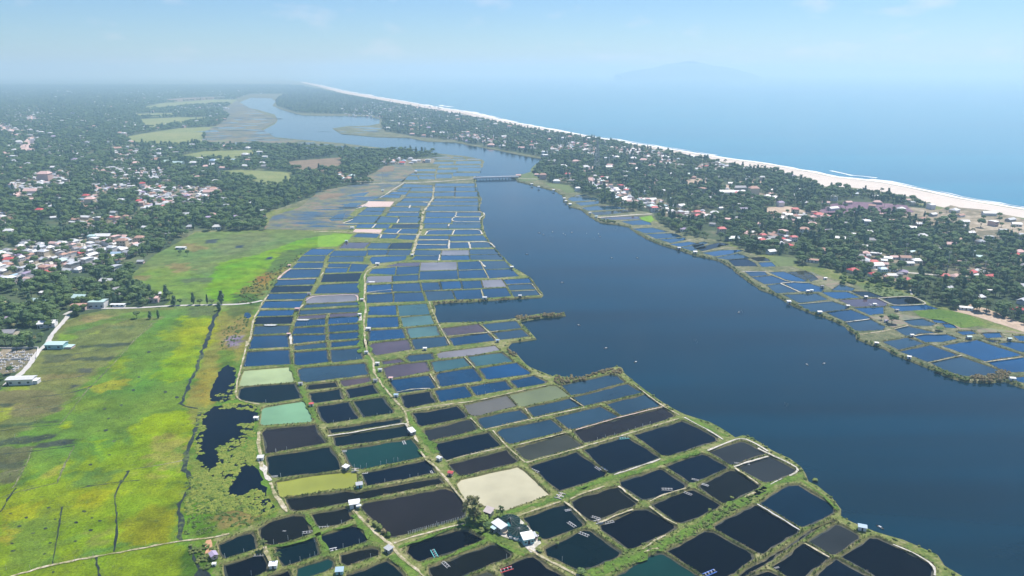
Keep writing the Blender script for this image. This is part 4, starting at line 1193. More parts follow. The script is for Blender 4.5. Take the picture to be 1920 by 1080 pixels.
# strip between the ditch and the pools
zone('P', '405,590 470,575 480,600 470,640 440,690 425,712 405,760 392,790 360,800 348,760 370,700 385,650', (0.165, 0.175, 0.035), 2)
zone('P', '455,592 470,600 450,640 425,660 410,650 420,620', (0.20, 0.17, 0.05), 4)
zone('P', '425,632 455,628 452,648 428,652', (0.17, 0.14, 0.19), 2)
zone('P', '370,700 400,690 408,715 395,735 400,760 370,760', (0.21, 0.19, 0.03), 3)
zone('P', '380,610 410,600 400,640 380,660', (0.20, 0.24, 0.01), 3)
zone('P', '410,660 440,655 440,685 412,700', (0.08, 0.15, 0.02), 2)
zone('P', '420,575 480,572 475,592 430,594', (0.08, 0.12, 0.03), 3)
zone('P', '352,850 380,860 410,880 440,930 500,915 530,960 480,985 400,1004 345,1010 345,930 360,900', (0.14, 0.175, 0.035), 4)
zone('P', '350,930 390,935 430,960 420,1000 345,1005', (0.075, 0.155, 0.012), 4)
zone('P', '400,950 470,940 510,950 480,980 410,990', (0.155, 0.14, 0.045), 3)
zone('P', '345,1025 400,1020 390,1080 360,1090 340,1060', (0.05, 0.11, 0.012), 3)
mw = GP(MEADOW, LZ)
xs = [p[0] for p in mw]; ys = [p[1] for p in mw]
ST = 2.0
gx = np.arange(max(min(xs), -760), max(xs) + ST, ST); gy = np.arange(max(min(ys), 170), max(ys) + ST, ST)
X, Y = np.meshgrid(gx, gy)
pxx, pyy = PX(X, Y, LZ)
wx, wy = wob(X, Y, 9), wob(X + 70, Y - 33, 9)
C = np.empty(X.shape + (3,)); C[:] = GRN
m0 = wob(X, Y, 40) * 0.5 + 0.5
C += (np.array((0.115, 0.20, 0.018)) - C) * np.clip(m0, 0, 1)[..., None] * 0.55
for poly, c, soft in ZN:
    acc = 0
    x0, x1 = min(p[0] for p in poly) - 40, max(p[0] for p in poly) + 40
    y0, y1 = min(p[1] for p in poly) - 30, max(p[1] for p in poly) + 30
    sel = (pxx > x0) & (pxx < x1) & (pyy > y0) & (pyy < y1)
    if not sel.any(): continue
    a, b = X[sel], Y[sel]; ux, uy = wx[sel], wy[sel]
    for s in (0.5, 1.0, 1.7, 2.4):
        ex, ey = PX(a + ux * soft * s, b + uy * soft * s, LZ)
        acc = acc + inside(ex, ey, poly)
    wgt = (acc / 4.0)[:, None]
    C[sel] = C[sel] * (1 - wgt) + np.array(c) * wgt
ins = inside(pxx, pyy, MEADOW)
idx = np.arange(X.size).reshape(X.shape)
q = ins[:-1, :-1] | ins[1:, :-1] | ins[:-1, 1:] | ins[1:, 1:]
F = np.stack([idx[:-1, :-1], idx[:-1, 1:], idx[1:, 1:], idx[1:, :-1]], -1)[q]
used = np.unique(F); remap = np.zeros(X.size, int); remap[used] = np.arange(len(used))
# land sheet edge is followed by pulling outside vertices onto the inside ones' neighbourhood is not needed: the sheet ends under trees, roads and banks
Vv = np.stack([X.ravel()[used], Y.ravel()[used], np.full(len(used), LZ + .06)], 1)
me = fastmesh('meadow', Vv, remap[F])
at_ = me.color_attributes.new('growth', 'FLOAT_COLOR', 'POINT')
cc = np.ones((len(used), 4), np.float32); cc[:, :3] = C.reshape(-1, 3)[used]
at_.data.foreach_set('color', cc.ravel())
m, nt, b = _new('meadow')
vc = nt.nodes.new('ShaderNodeVertexColor'); vc.layer_name = 'growth'
g = nt.nodes.new('ShaderNodeNewGeometry')
def N_(scale, det, rough=0.6):
    n = nt.nodes.new('ShaderNodeTexNoise'); n.inputs['Scale'].default_value = scale; n.inputs['Detail'].default_value = det
    n.inputs['Roughness'].default_value = rough
    nt.links.new(g.outputs['Position'], n.inputs['Vector']); return n
n1, n2, n3 = N_(0.07, 6, 0.7), N_(0.9, 5, 0.7), N_(0.018, 3)
def mapr(n, lo, hi, a=0.3, bb=0.7):
    r = nt.nodes.new('ShaderNodeMapRange'); r.inputs['From Min'].default_value = a; r.inputs['From Max'].default_value = bb
    r.inputs['To Min'].default_value = lo; r.inputs['To Max'].default_value = hi
    nt.links.new(n.outputs['Fac'], r.inputs['Value']); return r
h = nt.nodes.new('ShaderNodeHueSaturation')
r1, r2, r3 = mapr(n1, 0.55, 1.38), mapr(n2, 0.62, 1.34), mapr(n3, 0.475, 0.522)
ml = nt.nodes.new('ShaderNodeMath'); ml.operation = 'MULTIPLY'
nt.links.new(r1.outputs[0], ml.inputs[0]); nt.links.new(r2.outputs[0], ml.inputs[1])
nt.links.new(vc.outputs[0], h.inputs['Color']); nt.links.new(ml.outputs[0], h.inputs['Value']); nt.links.new(r3.outputs[0], h.inputs['Hue'])
h.inputs['Saturation'].default_value = 1.03
nt.links.new(h.outputs[0], b.inputs['Base Color'])
b.inputs['Roughness'].default_value = 0.95; b.inputs['Specular IOR Level'].default_value = 0.1
bp = nt.nodes.new('ShaderNodeBump'); bp.inputs['Strength'].default_value = 0.7; bp.inputs['Distance'].default_value = 0.5
nt.links.new(n2.outputs['Fac'], bp.inputs['Height']); nt.links.new(bp.outputs[0], b.inputs['Normal'])
mo = link('meadow', me, 'meadow')
struct(mo, 'patchwork of green and yellow wet meadow left of the ponds')

# marsh pools, ditches and small dark puddles lie flush with the marsh
def pool(px, label=None, mat='pond_b', amp=1.2):
    w = GP(px, LZ); w = w if signed(w) > 0 else w[::-1]
    w = jit(subdiv(round_poly(w, 4), 2.2), amp, 5)
    struct(ngon_obj('marsh_pool', w, LZ + .12, mat), label)
pool(num('''374,815 378,790 390,768 425,758 467,757 483,765 478,790 474,815 470,825 440,842 424,850 470,860 480,880 492,900 500,925 515,955 490,968 460,950 440,930
 425,928 418,905 400,900 390,884 376,866 370,848 369,828'''), 'large dark blue marsh pool with floating plants at the dike foot', 'pond_n', 1.5)
pool(num('395,735 392,752 406,752 425,755 436,745 440,720 442,700 441,690 430,686 424,684 418,692 408,702 402,722'), 'dark blue marsh pool beside the green pond', 'pond_n', 1.1)
pool(num('457,586 468,586 472,592 466,598 458,596'), None, 'pond_b', .5)
pool(num('360,1085 372,1060 384,1068 400,1085 396,1100 365,1100'), None, 'ditch_water', .5)
def ditch(s, w, label=None): ribbon('ditch', num(s), w, LZ + (.16 if label else .175), 'ditch_water', label, 0.75)
ditch('412,580 404,592 400,602 394,620 388,640 380,655 371,680 368,695 358,712 352,730 345,745 340,757', 2.4, 'winding grey drainage ditch through the marsh')
ditch('404,592 394,620 388,640 380,655 371,680 368,695', 1.6)
ditch('340,757 345,764 375,765 380,766', 1.0)
ditch('379,766 373,778 368,800 362,822 354,838 349,855 348,880 355,893 360,912 352,925 338,938 335,952 339,968 340,1013', 1.9, 'dark ditch winding beside the large marsh pool')
ditch('242,883 232,900 218,915 215,930 217,950 219,975 219,1000 214,1034', 0.8)
ditch('116,950 113,975 108,1000 103,1030 98,1058', 0.7)
ditch('30,915 15,935 5,955 -5,965', 0.9)
ditch('180,1044 183,1065 187,1090', 0.8)
ditch('355,1020 362,1040 368,1062 380,1070 390,1080 400,1095', 1.1)
ditch('378,955 400,950 425,944 440,930', 0.8)
for x, y in num('''170,872 206,853 228,903 240,884 166,911 158,959 173,971 188,977 170,994 141,1015 142,980 104,974 86,991 94,1018 50,971 37,987 92,952 23,1019 83,1039 24,1033 20,963
 279,660 260,707 250,732 228,760 196,767 204,785 199,807 213,828 100,1074 332,745 120,830 310,735 62,1000'''):
    s = 2.6 * (0.8 + 0.5 * random.random())
    a = random.random() * .5
    pool([(x + s * 1.4 * math.cos(t + a), y + s * 0.62 * math.sin(t)) for t in [k * math.pi / 4 for k in range(8)]], None, 'ditch_water', 0.25)

for s_ in ('150,600 250,598 330,594', '120,622 200,612 270,606', '100,668 170,660 250,640', '80,690 150,682 230,668', '75,716 150,706 205,690', '60,745 130,738 170,725', '0,772 60,765 120,760 150,744', '0,808 60,800 112,796',
           '0,835 50,828 105,818', '0,852 60,846 140,836', '0,888 40,880 48,872', '112,796 130,775 160,735 205,690 250,640 285,606', '0,934 20,925 60,915 108,905', '24,915 38,890 52,864 60,840', '108,905 116,880 140,836',
           '255,545 330,535 400,530', '262,522 330,515 410,505', '290,498 360,492 420,485', '340,470 420,462 500,458', '245,880 300,872 345,862', '150,915 210,905 262,900'):
    ribbon('field_boundary', num(s_), .7, LZ + .10, 'ditch_water' if random.random() < .55 else 'dike_dull', None, .9)
# ------------------------------------------------------------------ plants
R = random.Random(5)
def ico(sub=1):
    bm = bmesh.new(); bmesh.ops.create_icosphere(bm, subdivisions=sub, radius=1.0)
    v = [tuple(x.co) for x in bm.verts]; f = [tuple(q.index for q in p.verts) for p in bm.faces]
    bm.free(); return v, f
ICO1, ICO2 = ico(1), ico(2)
def lump(mb, c, r, squash=0.8, rough=0.28, ic=ICO1):
    a, bb, cc = R.random() * 9, R.random() * 9, R.random() * 6
    v = []
    for x, y, z in ic[0]:
        k = 1 + rough * (math.sin(x * 4 + a) + math.sin(y * 5 + bb) + math.sin(z * 4.5 + cc)) / 1.6 + R.uniform(-rough, rough) * 0.5
        v.append((c[0] + x * r * k, c[1] + y * r * k, c[2] + z * r * k * squash))
    mb.add(v, ic[1])
def leafcards(mb, c, r, n, s, squash=0.9, out=1.05):
    for _ in range(n):
        d = Vector((R.gauss(0, 1), R.gauss(0, 1), R.gauss(0.15, 0.8))).normalized()
        p = Vector(c) + Vector((d.x * r, d.y * r, d.z * r * squash)) * out * R.uniform(0.8, 1.12)
        u = d.orthogonal().normalized(); w = d.cross(u)
        a = R.random() * 6.28; u2 = u * math.cos(a) + w * math.sin(a); w2 = d.cross(u2)
        t = d * R.uniform(-0.5, 0.7)
        mb.add([tuple(p - u2 * s), tuple(p + (w2 + t) * s * .8), tuple(p + u2 * s), tuple(p - (w2 + t) * s * .7)], [(0, 1, 2, 3)])
def trunk_mb(h, r, lean=0.0, limbs=3, spread=1.6):
    mb = MB()
    mb.tube((0, 0, -0.3), (lean * .5, 0, h * .5), r, r * .75, 6)
    mb.tube((lean * .5, 0, h * .5), (lean, 0, h), r * .75, r * .5, 6)
    for k in range(limbs):
        a = k * 6.28 / max(limbs, 1) + 0.5
        mb.tube((lean * .6, 0, h * .6), (lean + math.cos(a) * spread, math.sin(a) * spread, h * 1.15), r * .5, r * .2, 5)
    return mb
def broad(h=8.0, w=3.6, n=9, leafm='leaf_broad', sm=0.42):
    t = trunk_mb(h * .5, h * .03, 0.2, 4, w * .5)
    c = MB()
    for k in range(n + 2):
        a = k * 2.4; rr = w * .62 * math.sqrt((k + .3) / (n + 2))
        z = h * (0.50 + 0.30 * (1 - (rr / w) ** 2) + R.uniform(-.06, .08))
        r = w * R.uniform(.34, .50)
        p = (rr * math.cos(a), rr * math.sin(a), z)
        lump(c, p, r, 0.78)
        leafcards(c, p, r, 16, sm, 0.8)
    return t, c, leafm
def casuarina(h=12.0, w=2.1, leafm='leaf_casuarina', n=9):
    t = trunk_mb(h * .8, h * .018, 0.15, 0)
    c = MB()
    for k in range(n):
        u = k / (n - 1)
        z = h * (0.26 + 0.70 * u); r = w * (0.95 - 0.55 * u) * R.uniform(.8, 1.15) * (0.75 + 0.5 * min(1, u * 3))
        p = (R.uniform(-.35, .35) * w * (1 - u), R.uniform(-.35, .35) * w * (1 - u), z)
        lump(c, p, r * .7, 1.25, 0.32)
        leafcards(c, p, r * .85, 16, 0.42, 1.2)
    return t, c, leafm
def palm(h=9.0):
    t = MB()
    x = 0
    for k in range(4):
        t.tube((x, 0, h * k / 4 - (0.3 if k == 0 else 0)), (x + .22, 0, h * (k + 1) / 4), .17 - .015 * k, .155 - .015 * k, 6); x += .22
    c = MB()
    for k in range(13):
        a = k * 2.4 + R.uniform(-.2, .2); up = R.uniform(-.35, .9); L = R.uniform(2.4, 3.1)
        pr = []
        for s in range(5):
            u = s / 4
            pr.append((L * u * math.cos(up * .7), h + L * (math.sin(up) * u - 0.62 * u * u)))
        for s in range(4):
            (r0, z0), (r1, z1) = pr[s], pr[s + 1]
            w0, w1 = .12 + .5 * math.sin(math.pi * (s + .15) / 4.3), .12 + .5 * math.sin(math.pi * (s + 1.15) / 4.6)
            ca, sa = math.cos(a), math.sin(a)
            def P(r, z, w, side): return (x + r * ca - side * w * sa, r * sa + side * w * ca, z - abs(side) * w * .55)
            c.add([P(r0, z0, w0, -1), P(r0, z0, 0, 0), P(r0, z0, w0, 1), P(r1, z1, w1, -1), P(r1, z1, 0, 0), P(r1, z1, w1, 1)],
                  [(0, 1, 4, 3), (1, 2, 5, 4)])
    return t, c, 'leaf_palm'
def bush(h=1.8, w=1.6, leafm='leaf_scrub'):
    t = MB(); t.tube((0, 0, -.2), (0.1, 0, h * .5), .06, .04, 5)
    c = MB()
    for k in range(5):
        a = k * 2.4; rr = w * .42 * math.sqrt(k / 5)
        p = (rr * math.cos(a), rr * math.sin(a), h * R.uniform(.4, .62)); r = w * R.uniform(.3, .42)
        lump(c, p, r, .85); leafcards(c, p, r, 9, .24, .85)
    return t, c, leafm
PROTO = {}
def proto(key, tcl):
    t, c, lm = tcl
    tm, cm = t.me(key + '_trunk'), c.me(key + '_crown')
    tm.materials.append(MAT['bark']); cm.materials.append(MAT[lm])
    j = MB(); j.add(t.v, t.f); nt_ = len(t.f); j.add(c.v, c.f)
    jm = j.me(key)
    jm.materials.append(MAT['bark']); jm.materials.append(MAT[lm])
    jm.polygons.foreach_set('material_index', [0] * nt_ + [1] * len(c.f))
    PROTO[key] = (tm, cm, jm)
proto('broad_a', broad(8.0, 3.7, 10)); proto('broad_b', broad(7.0, 3.2, 8)); proto('broad_c', broad(9.5, 4.2, 11, 'leaf_broad', .5))
proto('broad_light', broad(7.0, 3.4, 9, 'leaf_light')); proto('casu_a', casuarina(11.0, 2.7)); proto('casu_b', casuarina(8.8, 3.0, n=7))
proto('palm', palm(8.5)); proto('bush_a', bush()); proto('bush_b', bush(1.3, 1.9, 'leaf_light')); proto('reed', bush(1.9, 1.3, 'leaf_reed'))
proto('olive', broad(6.5, 2.8, 8, 'leaf_olive'))
def big_tree():
    t = trunk_mb(4.5, .28, .3, 5, 2.0); c = MB()
    for k in range(24):
        u = k / 23.0; a = k * 2.4; rr = (3.3 * math.sin(math.pi * (.12 + .80 * (1 - u))) ) * R.uniform(.35, .95)
        p = (rr * math.cos(a), rr * math.sin(a), 2.0 + 8.6 * u ** 1.1); r = R.uniform(.75, 1.25)
        lump(c, p, r * .85, 1.1, .3); leafcards(c, p, r * 1.1, 34, .26, 1.15)
    return t, c, 'leaf_olive'
proto('big_tree', big_tree())
# grass clump: blades fanning out, low
def clump(lm, h=0.7, w=.6, n=14):
    c = MB(); t = MB(); t.tube((0, 0, -.05), (0, 0, .1), .03, .02, 3)
    for k in range(n):
        a = k * 2.4; r = w * R.random() ** .5; x, y = r * math.cos(a), r * math.sin(a); hh = h * R.uniform(.5, 1.1)
        dx, dy = math.cos(a + 1.4) * .16, math.sin(a + 1.4) * .16
        c.add([(x - dx, y - dy, 0), (x + dx, y + dy, 0), (x * 1.5 + dx * .6, y * 1.5 + dy * .6, hh), (x * 1.5 - dx * .6, y * 1.5 - dy * .6, hh * .9)], [(0, 1, 2, 3)])
    return t, c, lm
proto('clump_green', clump('leaf_scrub')); proto('clump_straw', clump('leaf_reed', .6, .7)); proto('clump_lush', clump('leaf_light', .8, .7))
def pad():
    c = MB(); t = MB(); t.tube((0, 0, -.1), (0, 0, 0), .03, .02, 3)
    lump(c, (0, 0, 0.0), 1.0, .28, .2)
    for k in range(4):
        lump(c, (math.cos(k * 1.7) * .8, math.sin(k * 1.7) * .8, 0.02), .55, .3, .25)
    return t, c, 'leaf_pad'
proto('pad', pad())

def scatter(name, key, P, S, Rz, label):
    """one countless mass: a point mesh whose points carry the shared plant mesh through geometry nodes"""
    if len(P) == 0: return
    me = bpy.data.meshes.new(name)
    me.vertices.add(len(P)); me.vertices.foreach_set('co', np.asarray(P, np.float32).ravel())
    a = me.attributes.new('size', 'FLOAT_VECTOR', 'POINT'); a.data.foreach_set('vector', np.asarray(S, np.float32).ravel())
    a = me.attributes.new('turn', 'FLOAT_VECTOR', 'POINT')
    rr = np.zeros((len(P), 3), np.float32); rr[:, 2] = Rz
    a.data.foreach_set('vector', rr.ravel())
    o = link(name, me)
    src = bpy.data.objects.get('plant_' + key)
    if src is None: src = bpy.data.objects.new('plant_' + key, PROTO[key][2])
    ng = bpy.data.node_groups.new(name, 'GeometryNodeTree')
    ng.interface.new_socket('Geometry', in_out='INPUT', socket_type='NodeSocketGeometry')
    ng.interface.new_socket('Geometry', in_out='OUTPUT', socket_type='NodeSocketGeometry')
    gi, go = ng.nodes.new('NodeGroupInput'), ng.nodes.new('NodeGroupOutput')
    ip = ng.nodes.new('GeometryNodeInstanceOnPoints'); oi = ng.nodes.new('GeometryNodeObjectInfo')
    oi.inputs['Object'].default_value = src; oi.inputs['As Instance'].default_value = True
    na = ng.nodes.new('GeometryNodeInputNamedAttribute'); na.data_type = 'FLOAT_VECTOR'; na.inputs['Name'].default_value = 'size'
    nb = ng.nodes.new('GeometryNodeInputNamedAttribute'); nb.data_type = 'FLOAT_VECTOR'; nb.inputs['Name'].default_value = 'turn'
    ng.links.new(gi.outputs[0], ip.inputs['Points']); ng.links.new(oi.outputs['Geometry'], ip.inputs['Instance'])
    ng.links.new(nb.outputs['Attribute'], ip.inputs['Rotation']); ng.links.new(na.outputs['Attribute'], ip.inputs['Scale'])
    ng.links.new(ip.outputs[0], go.inputs[0])
    md = o.modifiers.new('plants', 'NODES'); md.node_group = ng
    stuff(o, label)
    return o

# ------------------------------------------------------------------ houses
def house_meshes(key, L, W, H, rise, hip=0.0, over=0.45):
    w = MB()
    x, y = L / 2, W / 2
    w.add([(-x, -y, -.2), (x, -y, -.2), (x, y, -.2), (-x, y, -.2), (-x, -y, H), (x, -y, H), (x, y, H), (-x, y, H), (-x, 0, H + rise * (1 if not hip else 0)), (x, 0, H + rise * (1 if not hip else 0))],
          [(0, 1, 5, 4), (2, 3, 7, 6), (1, 2, 6, 9, 5) if not hip else (1, 2, 6, 5), (3, 0, 4, 8, 7) if not hip else (3, 0, 4, 7)])
    r = MB()
    ox, oy = x + over, y + over; dz = rise * over / y; t = .14
    rx = ox - hip
    lo, hi = H - dz + .02, H + rise + .02
    v = [(-ox, -oy, lo), (ox, -oy, lo), (ox, oy, lo), (-ox, oy, lo), (-rx, 0, hi), (rx, 0, hi)]
    v += [(a, b, c + t) for a, b, c in v]
    r.add(v, [(6, 7, 11, 10), (8, 9, 10, 11), (7, 8, 11), (9, 6, 10), (0, 4, 5, 1), (2, 5, 4, 3), (1, 5, 2), (3, 4, 0),
              (0, 1, 7, 6), (1, 2, 8, 7), (2, 3, 9, 8), (3, 0, 6, 9)])
    d = MB(); d.box(-.5, -y - .06, 0, .5, -y + .02, 2.1)
    win = MB(); win.box(-.6, -y - .05, .95, .6, -y + .02, 2.1)
    me = {'wall': w.me(key + '_wall'), 'roof': r.me(key + '_roof'), 'door': d.me(key + '_door'), 'window': win.me(key + '_window')}
    me['wall'].materials.append(MAT['wall_white']); me['roof'].materials.append(MAT['roof_white'])
    me['door'].materials.append(MAT['dark_opening']); me['window'].materials.append(MAT['dark_opening'])
    return me, (L, W, H, rise)
HOUSES = [house_meshes('cottage', 11, 7, 3.2, 1.7), house_meshes('long_house', 15, 7.5, 3.2, 1.8), house_meshes('hip_house', 11, 9, 3.6, 2.2, 3.2),
          house_meshes('small_house', 8, 6, 3.0, 1.4), house_meshes('tall_house', 9, 7.5, 6.4, 1.8, 2.2), house_meshes('shed_house', 12, 6, 2.8, 0.8),
          house_meshes('townhouse', 7, 11, 6.6, 0.5)]
RCOL = {'roof_white': 'white', 'roof_metal': 'pale grey metal', 'roof_blue': 'light blue', 'roof_teal': 'pale teal', 'roof_red': 'bright red', 'roof_tile': 'terracotta tiled',
        'roof_pink': 'faded pink', 'roof_grey': 'dark grey', 'roof_violet': 'violet grey'}
WCOL = {'wall_white': 'white', 'wall_cream': 'cream', 'wall_pink': 'pink', 'wall_aqua': 'aqua', 'wall_grey': 'grey'}
KIND = ['cottage', 'long house', 'hip roofed house', 'small house', 'two storey house', 'low shed like house', 'narrow two storey house']
def matlink(o, m):
    o.material_slots[0].link = 'OBJECT'; o.material_slots[0].material = MAT[m]
def make_house(k, x, y, rz, roof, wall, label, group, sc=1.0, detail=True, z=LZ + .1):
    me, (L, W, H, rise) = HOUSES[k]
    e = empty('house', (x, y, z), rz)
    e.scale = (sc, sc, sc)
    tag(e, label, 'house', group)
    matlink(link('wall', me['wall'], None, e), wall); matlink(link('roof', me['roof'], None, e), roof)
    if detail:
        link('door', me['door'], None, e)
        for wx_ in (-L * .3, L * .3): link('window', me['window'], None, e, (wx_, 0, 0))
        if H > 5:
            for wx_ in (-L * .3, 0, L * .3): link('window', me['window'], None, e, (wx_, 0, 3.1))
    return e
HLIST = []           # x, y, kind, rz, roof, wall, place, scale
def hpick(pal):
    q = R.random()
    if pal == 'pale': roof = 'roof_white' if q < .55 else 'roof_metal' if q < .85 else 'roof_pink'
    else: roof = ('roof_white' if q < .36 else 'roof_metal' if q < .56 else 'roof_pink' if q < .70 else 'roof_tile' if q < .80 else 'roof_grey' if q < .88 else
                  'roof_teal' if q < .91 else 'roof_blue' if q < .93 else 'roof_violet' if q < .965 else 'roof_red')
    wall = R.choice(['wall_white', 'wall_white', 'wall_cream', 'wall_pink', 'wall_grey', 'wall_white'])
    return R.choice([0, 0, 1, 2, 2, 3, 4, 5, 6]), roof, wall
NOTABLE = num('''1773,516 1698,523 1640,513 1599,505 1822,509 1904,476 1619,484 1639,490 1491,396 1535,402 1488,447 1428,452 1353,433 1307,401 1227,393 1307,408 1064,329 1908,579 1430,443
 162,370 75,397 15,485 82,510 267,347 262,380''')
NPLACE = ['between dark trees above the right ponds', 'at the front of the village above the right ponds', 'beside the light blue roofed house above the right ponds', 'at the left end of the village above the right ponds',
 'among pale houses at the foot of the right forest', 'in the forest near the right edge', 'among white roofs behind the right ponds', 'just above the blue roofed house behind the right ponds', 'tallest beside the bare clearing in the right forest',
 'at the right end of the bare clearing', 'alone between dark trees before the right forest', 'at the edge of the trees above the green bank', 'in the palm grove above the right ponds', 'at the left end of the palm grove', 'beside the white causeway',
 'at the right end of the causeway village', 'in the trees right of the bridge', 'alone under the dark forest at the right edge', 'in the middle of the village before the right forest', 'tallest in the small cluster behind the left village',
 'by itself in the far left village', 'at the left edge beside green roofs', 'at the bottom of the dense left village', 'at the top of the long village row on the left', 'in the middle of the long village row on the left']
for (a, b2), pl in zip(NOTABLE, NPLACE):
    x, y, _ = G(a, b2, 4.5)
    HLIST.append([x, y, 4 if b2 < 460 and a < 1500 else 2, R.choice([0.1, -0.15, 0.4]), 'roof_red', R.choice(['wall_white', 'wall_cream']), pl, .85 if y < 900 else 1.05, True])
for a, b2, rf, wl, k, pl, sc in [(1655, 508, 'roof_blue', 'wall_aqua', 4, 'behind the red roofed houses above the right ponds', 1.15), (1670, 515, 'roof_white', 'wall_white', 1, 'behind the yellowish bushes above the right ponds', 1.1),
                         (1640, 497, 'roof_white', 'wall_white', 1, 'largest among the houses above the right ponds', 1.5), (1413, 361, 'roof_tile', 'wall_cream', 4, 'beside the sandy clearing behind the beach trees', 2.3),
                         (1396, 393, 'roof_violet', 'wall_grey', 1, 'at the edge of the palm grove in the right forest', 1.6), (1386, 353, 'roof_grey', 'wall_grey', 1, 'in the sandy clearing behind the beach trees', 2.0),
                         (1362, 362, 'roof_white', 'wall_white', 1, 'largest in the sandy clearing behind the beach trees', 2.2), (1018, 333, 'roof_tile', 'wall_pink', 4, 'at the bridge head on the right bank', 1.9),
                         (972, 329, 'roof_pink', 'wall_pink', 3, 'at the right end of the white bridge', 1.6), (230, 457, 'roof_tile', 'wall_cream', 4, 'largest orange one in the left village', 1.6),
                         (262, 450, 'roof_tile', 'wall_cream', 4, 'with orange walls at the right end of the left village', 1.4), (194, 443, 'roof_white', 'wall_cream', 1, 'long and high in the middle of the left village', 1.7),
                         (172, 446, 'roof_teal', 'wall_aqua', 4, 'beside the long white block in the left village', 1.2), (218, 475, 'roof_blue', 'wall_white', 0, 'with a blue roof at the right of the left village', 1.3),
                         (285, 390, 'roof_white', 'wall_white', 1, 'widest at the lower end of the long village row', 1.8), (398, 362, 'roof_pink', 'wall_cream', 1, 'at the right end of the long village row', 2.4),
                         (85, 336, 'roof_pink', 'wall_pink', 4, 'large and pink in the far left village', 3.0), (62, 360, 'roof_pink', 'wall_white', 1, 'widest in the far left village', 2.4), (170, 380, 'roof_pink', 'wall_cream', 4, 'large and cream in the small cluster behind the left village', 2.0)]:
    x, y, _ = G(a, b2, 4)
    HLIST.append([x, y, k, 0.05, rf, wl, pl, sc * .72, True])
for poly, sp, pl, pal in VILL:
    w = GP(poly)
    x0, x1, y0, y1 = min(p[0] for p in w), max(p[0] for p in w), min(p[1] for p in w), max(p[1] for p in w)
    sp = sp * .84; sy = sp * (1.0 if sp < 20 else 1.25)
    yy = y0
    base = R.uniform(-.5, .5)
    while yy < y1:
        xx = x0 + R.uniform(0, sp)
        while xx < x1:
            hx, hy = xx + R.uniform(-.32, .32) * sp, yy + R.uniform(-.32, .32) * sp
            a, b2 = PX(np.array([hx]), np.array([hy]), 3)
            if inside(a, b2, poly)[0] and R.random() < .80 and not any((hx - h[0]) ** 2 + (hy - h[1]) ** 2 < (9.5 * h[7]) ** 2 for h in HLIST[-400:] + HLIST[:44]):
                k, rf, wl = hpick(pal)
                rz = base + R.choice([0, 0, math.pi / 2]) + R.uniform(-.15, .15)
                HLIST.append([hx, hy, k, rz, rf, wl, pl, R.uniform(.62, 1.0) * (1.0 if sp < 20 else 1.15), False])
            xx += sp
        yy += sy
# lone houses half hidden in the woods
for reg, n_, pl in (('left', 430, 'half hidden in the left woods'), ('right', 260, 'half hidden in the right forest')):
    xx0, xx1, yy0, yy1 = (0, 500, 172, 560) if reg == 'left' else (640, 1920, 195, 590)
    c_ = 0
    for _ in range(14000):
        a, b2 = R.uniform(xx0, xx1), yy0 + (yy1 - yy0) * R.random() ** 1.7
        if not inside(np.array([a]), np.array([b2]), WOOD[reg])[0] or any(inside(np.array([a]), np.array([b2]), f)[0] for f in FIELDS): continue
        x, y, _z = G(a, b2)
        if any((x - h[0]) ** 2 + (y - h[1]) ** 2 < 900 for h in HLIST): continue
        k, rf, wl = hpick('mix')
        if rf == 'roof_red': rf = 'roof_metal'
        HLIST.append([x, y, k, R.uniform(-.6, .6), rf, wl, pl, R.uniform(.8, 1.15) * (1.0 if y < 1500 else 1.45), False]); c_ += 1
        if c_ >= n_: break
pa, pb = PX([h[0] for h in HLIST], [h[1] for h in HLIST], 3)
vis = [(-20 < a < 1940) for a in pa]
order = sorted([i for i in range(len(HLIST)) if vis[i]], key=lambda i: (not HLIST[i][8], HLIST[i][1]))
indiv = set(order[:290])
FAR = {}
for i, h_ in enumerate(HLIST):
    x, y, k, rz, rf, wl, pl, sc, nb_ = h_
    if i in indiv:
        lb = f'{WCOL[wl]} {KIND[k]} with {RCOL[rf]} roof {pl}'
        if len(lb.split()) > 16: lb = f'{KIND[k]} with {RCOL[rf]} roof {pl}'
        if len(lb.split()) > 16: lb = f'{RCOL[rf]} roofed house {pl}'
        make_house(k, x, y, rz, rf, wl, lb, 'houses ' + (pl if not nb_ else 'with roofs of their own colour'), sc, y < 1100)
    else:
        for part, mt in (('wall', wl), ('roof', rf)):
            mb = FAR.setdefault(mt, MB())
            cc_, ss_ = math.cos(rz) * sc, math.sin(rz) * sc
            m_ = HOUSES[k][0][part]
            mb.add([(x + v.co.x * cc_ - v.co.y * ss_, y + v.co.x * ss_ + v.co.y * cc_, LZ + .1 + v.co.z * sc) for v in m_.vertices], [tuple(p.vertices) for p in m_.polygons])
nm = 0
fv, ff, fm, mats_ = [], [], [], []
for mt, mb in FAR.items():
    b_ = len(fv); fv += mb.v; ff += [tuple(b_ + i for i in q) for q in mb.f]; fm += [len(mats_)] * len(mb.f); mats_.append(mt)
if fv:
    me = mesh('distant_houses', fv, ff)
    o = link('distant_houses', me, mats_)
    me.polygons.foreach_set('material_index', fm)
    stuff(o, 'countless small pale houses fading into the haze')
print('houses', len(HLIST), 'individual', len(indiv))

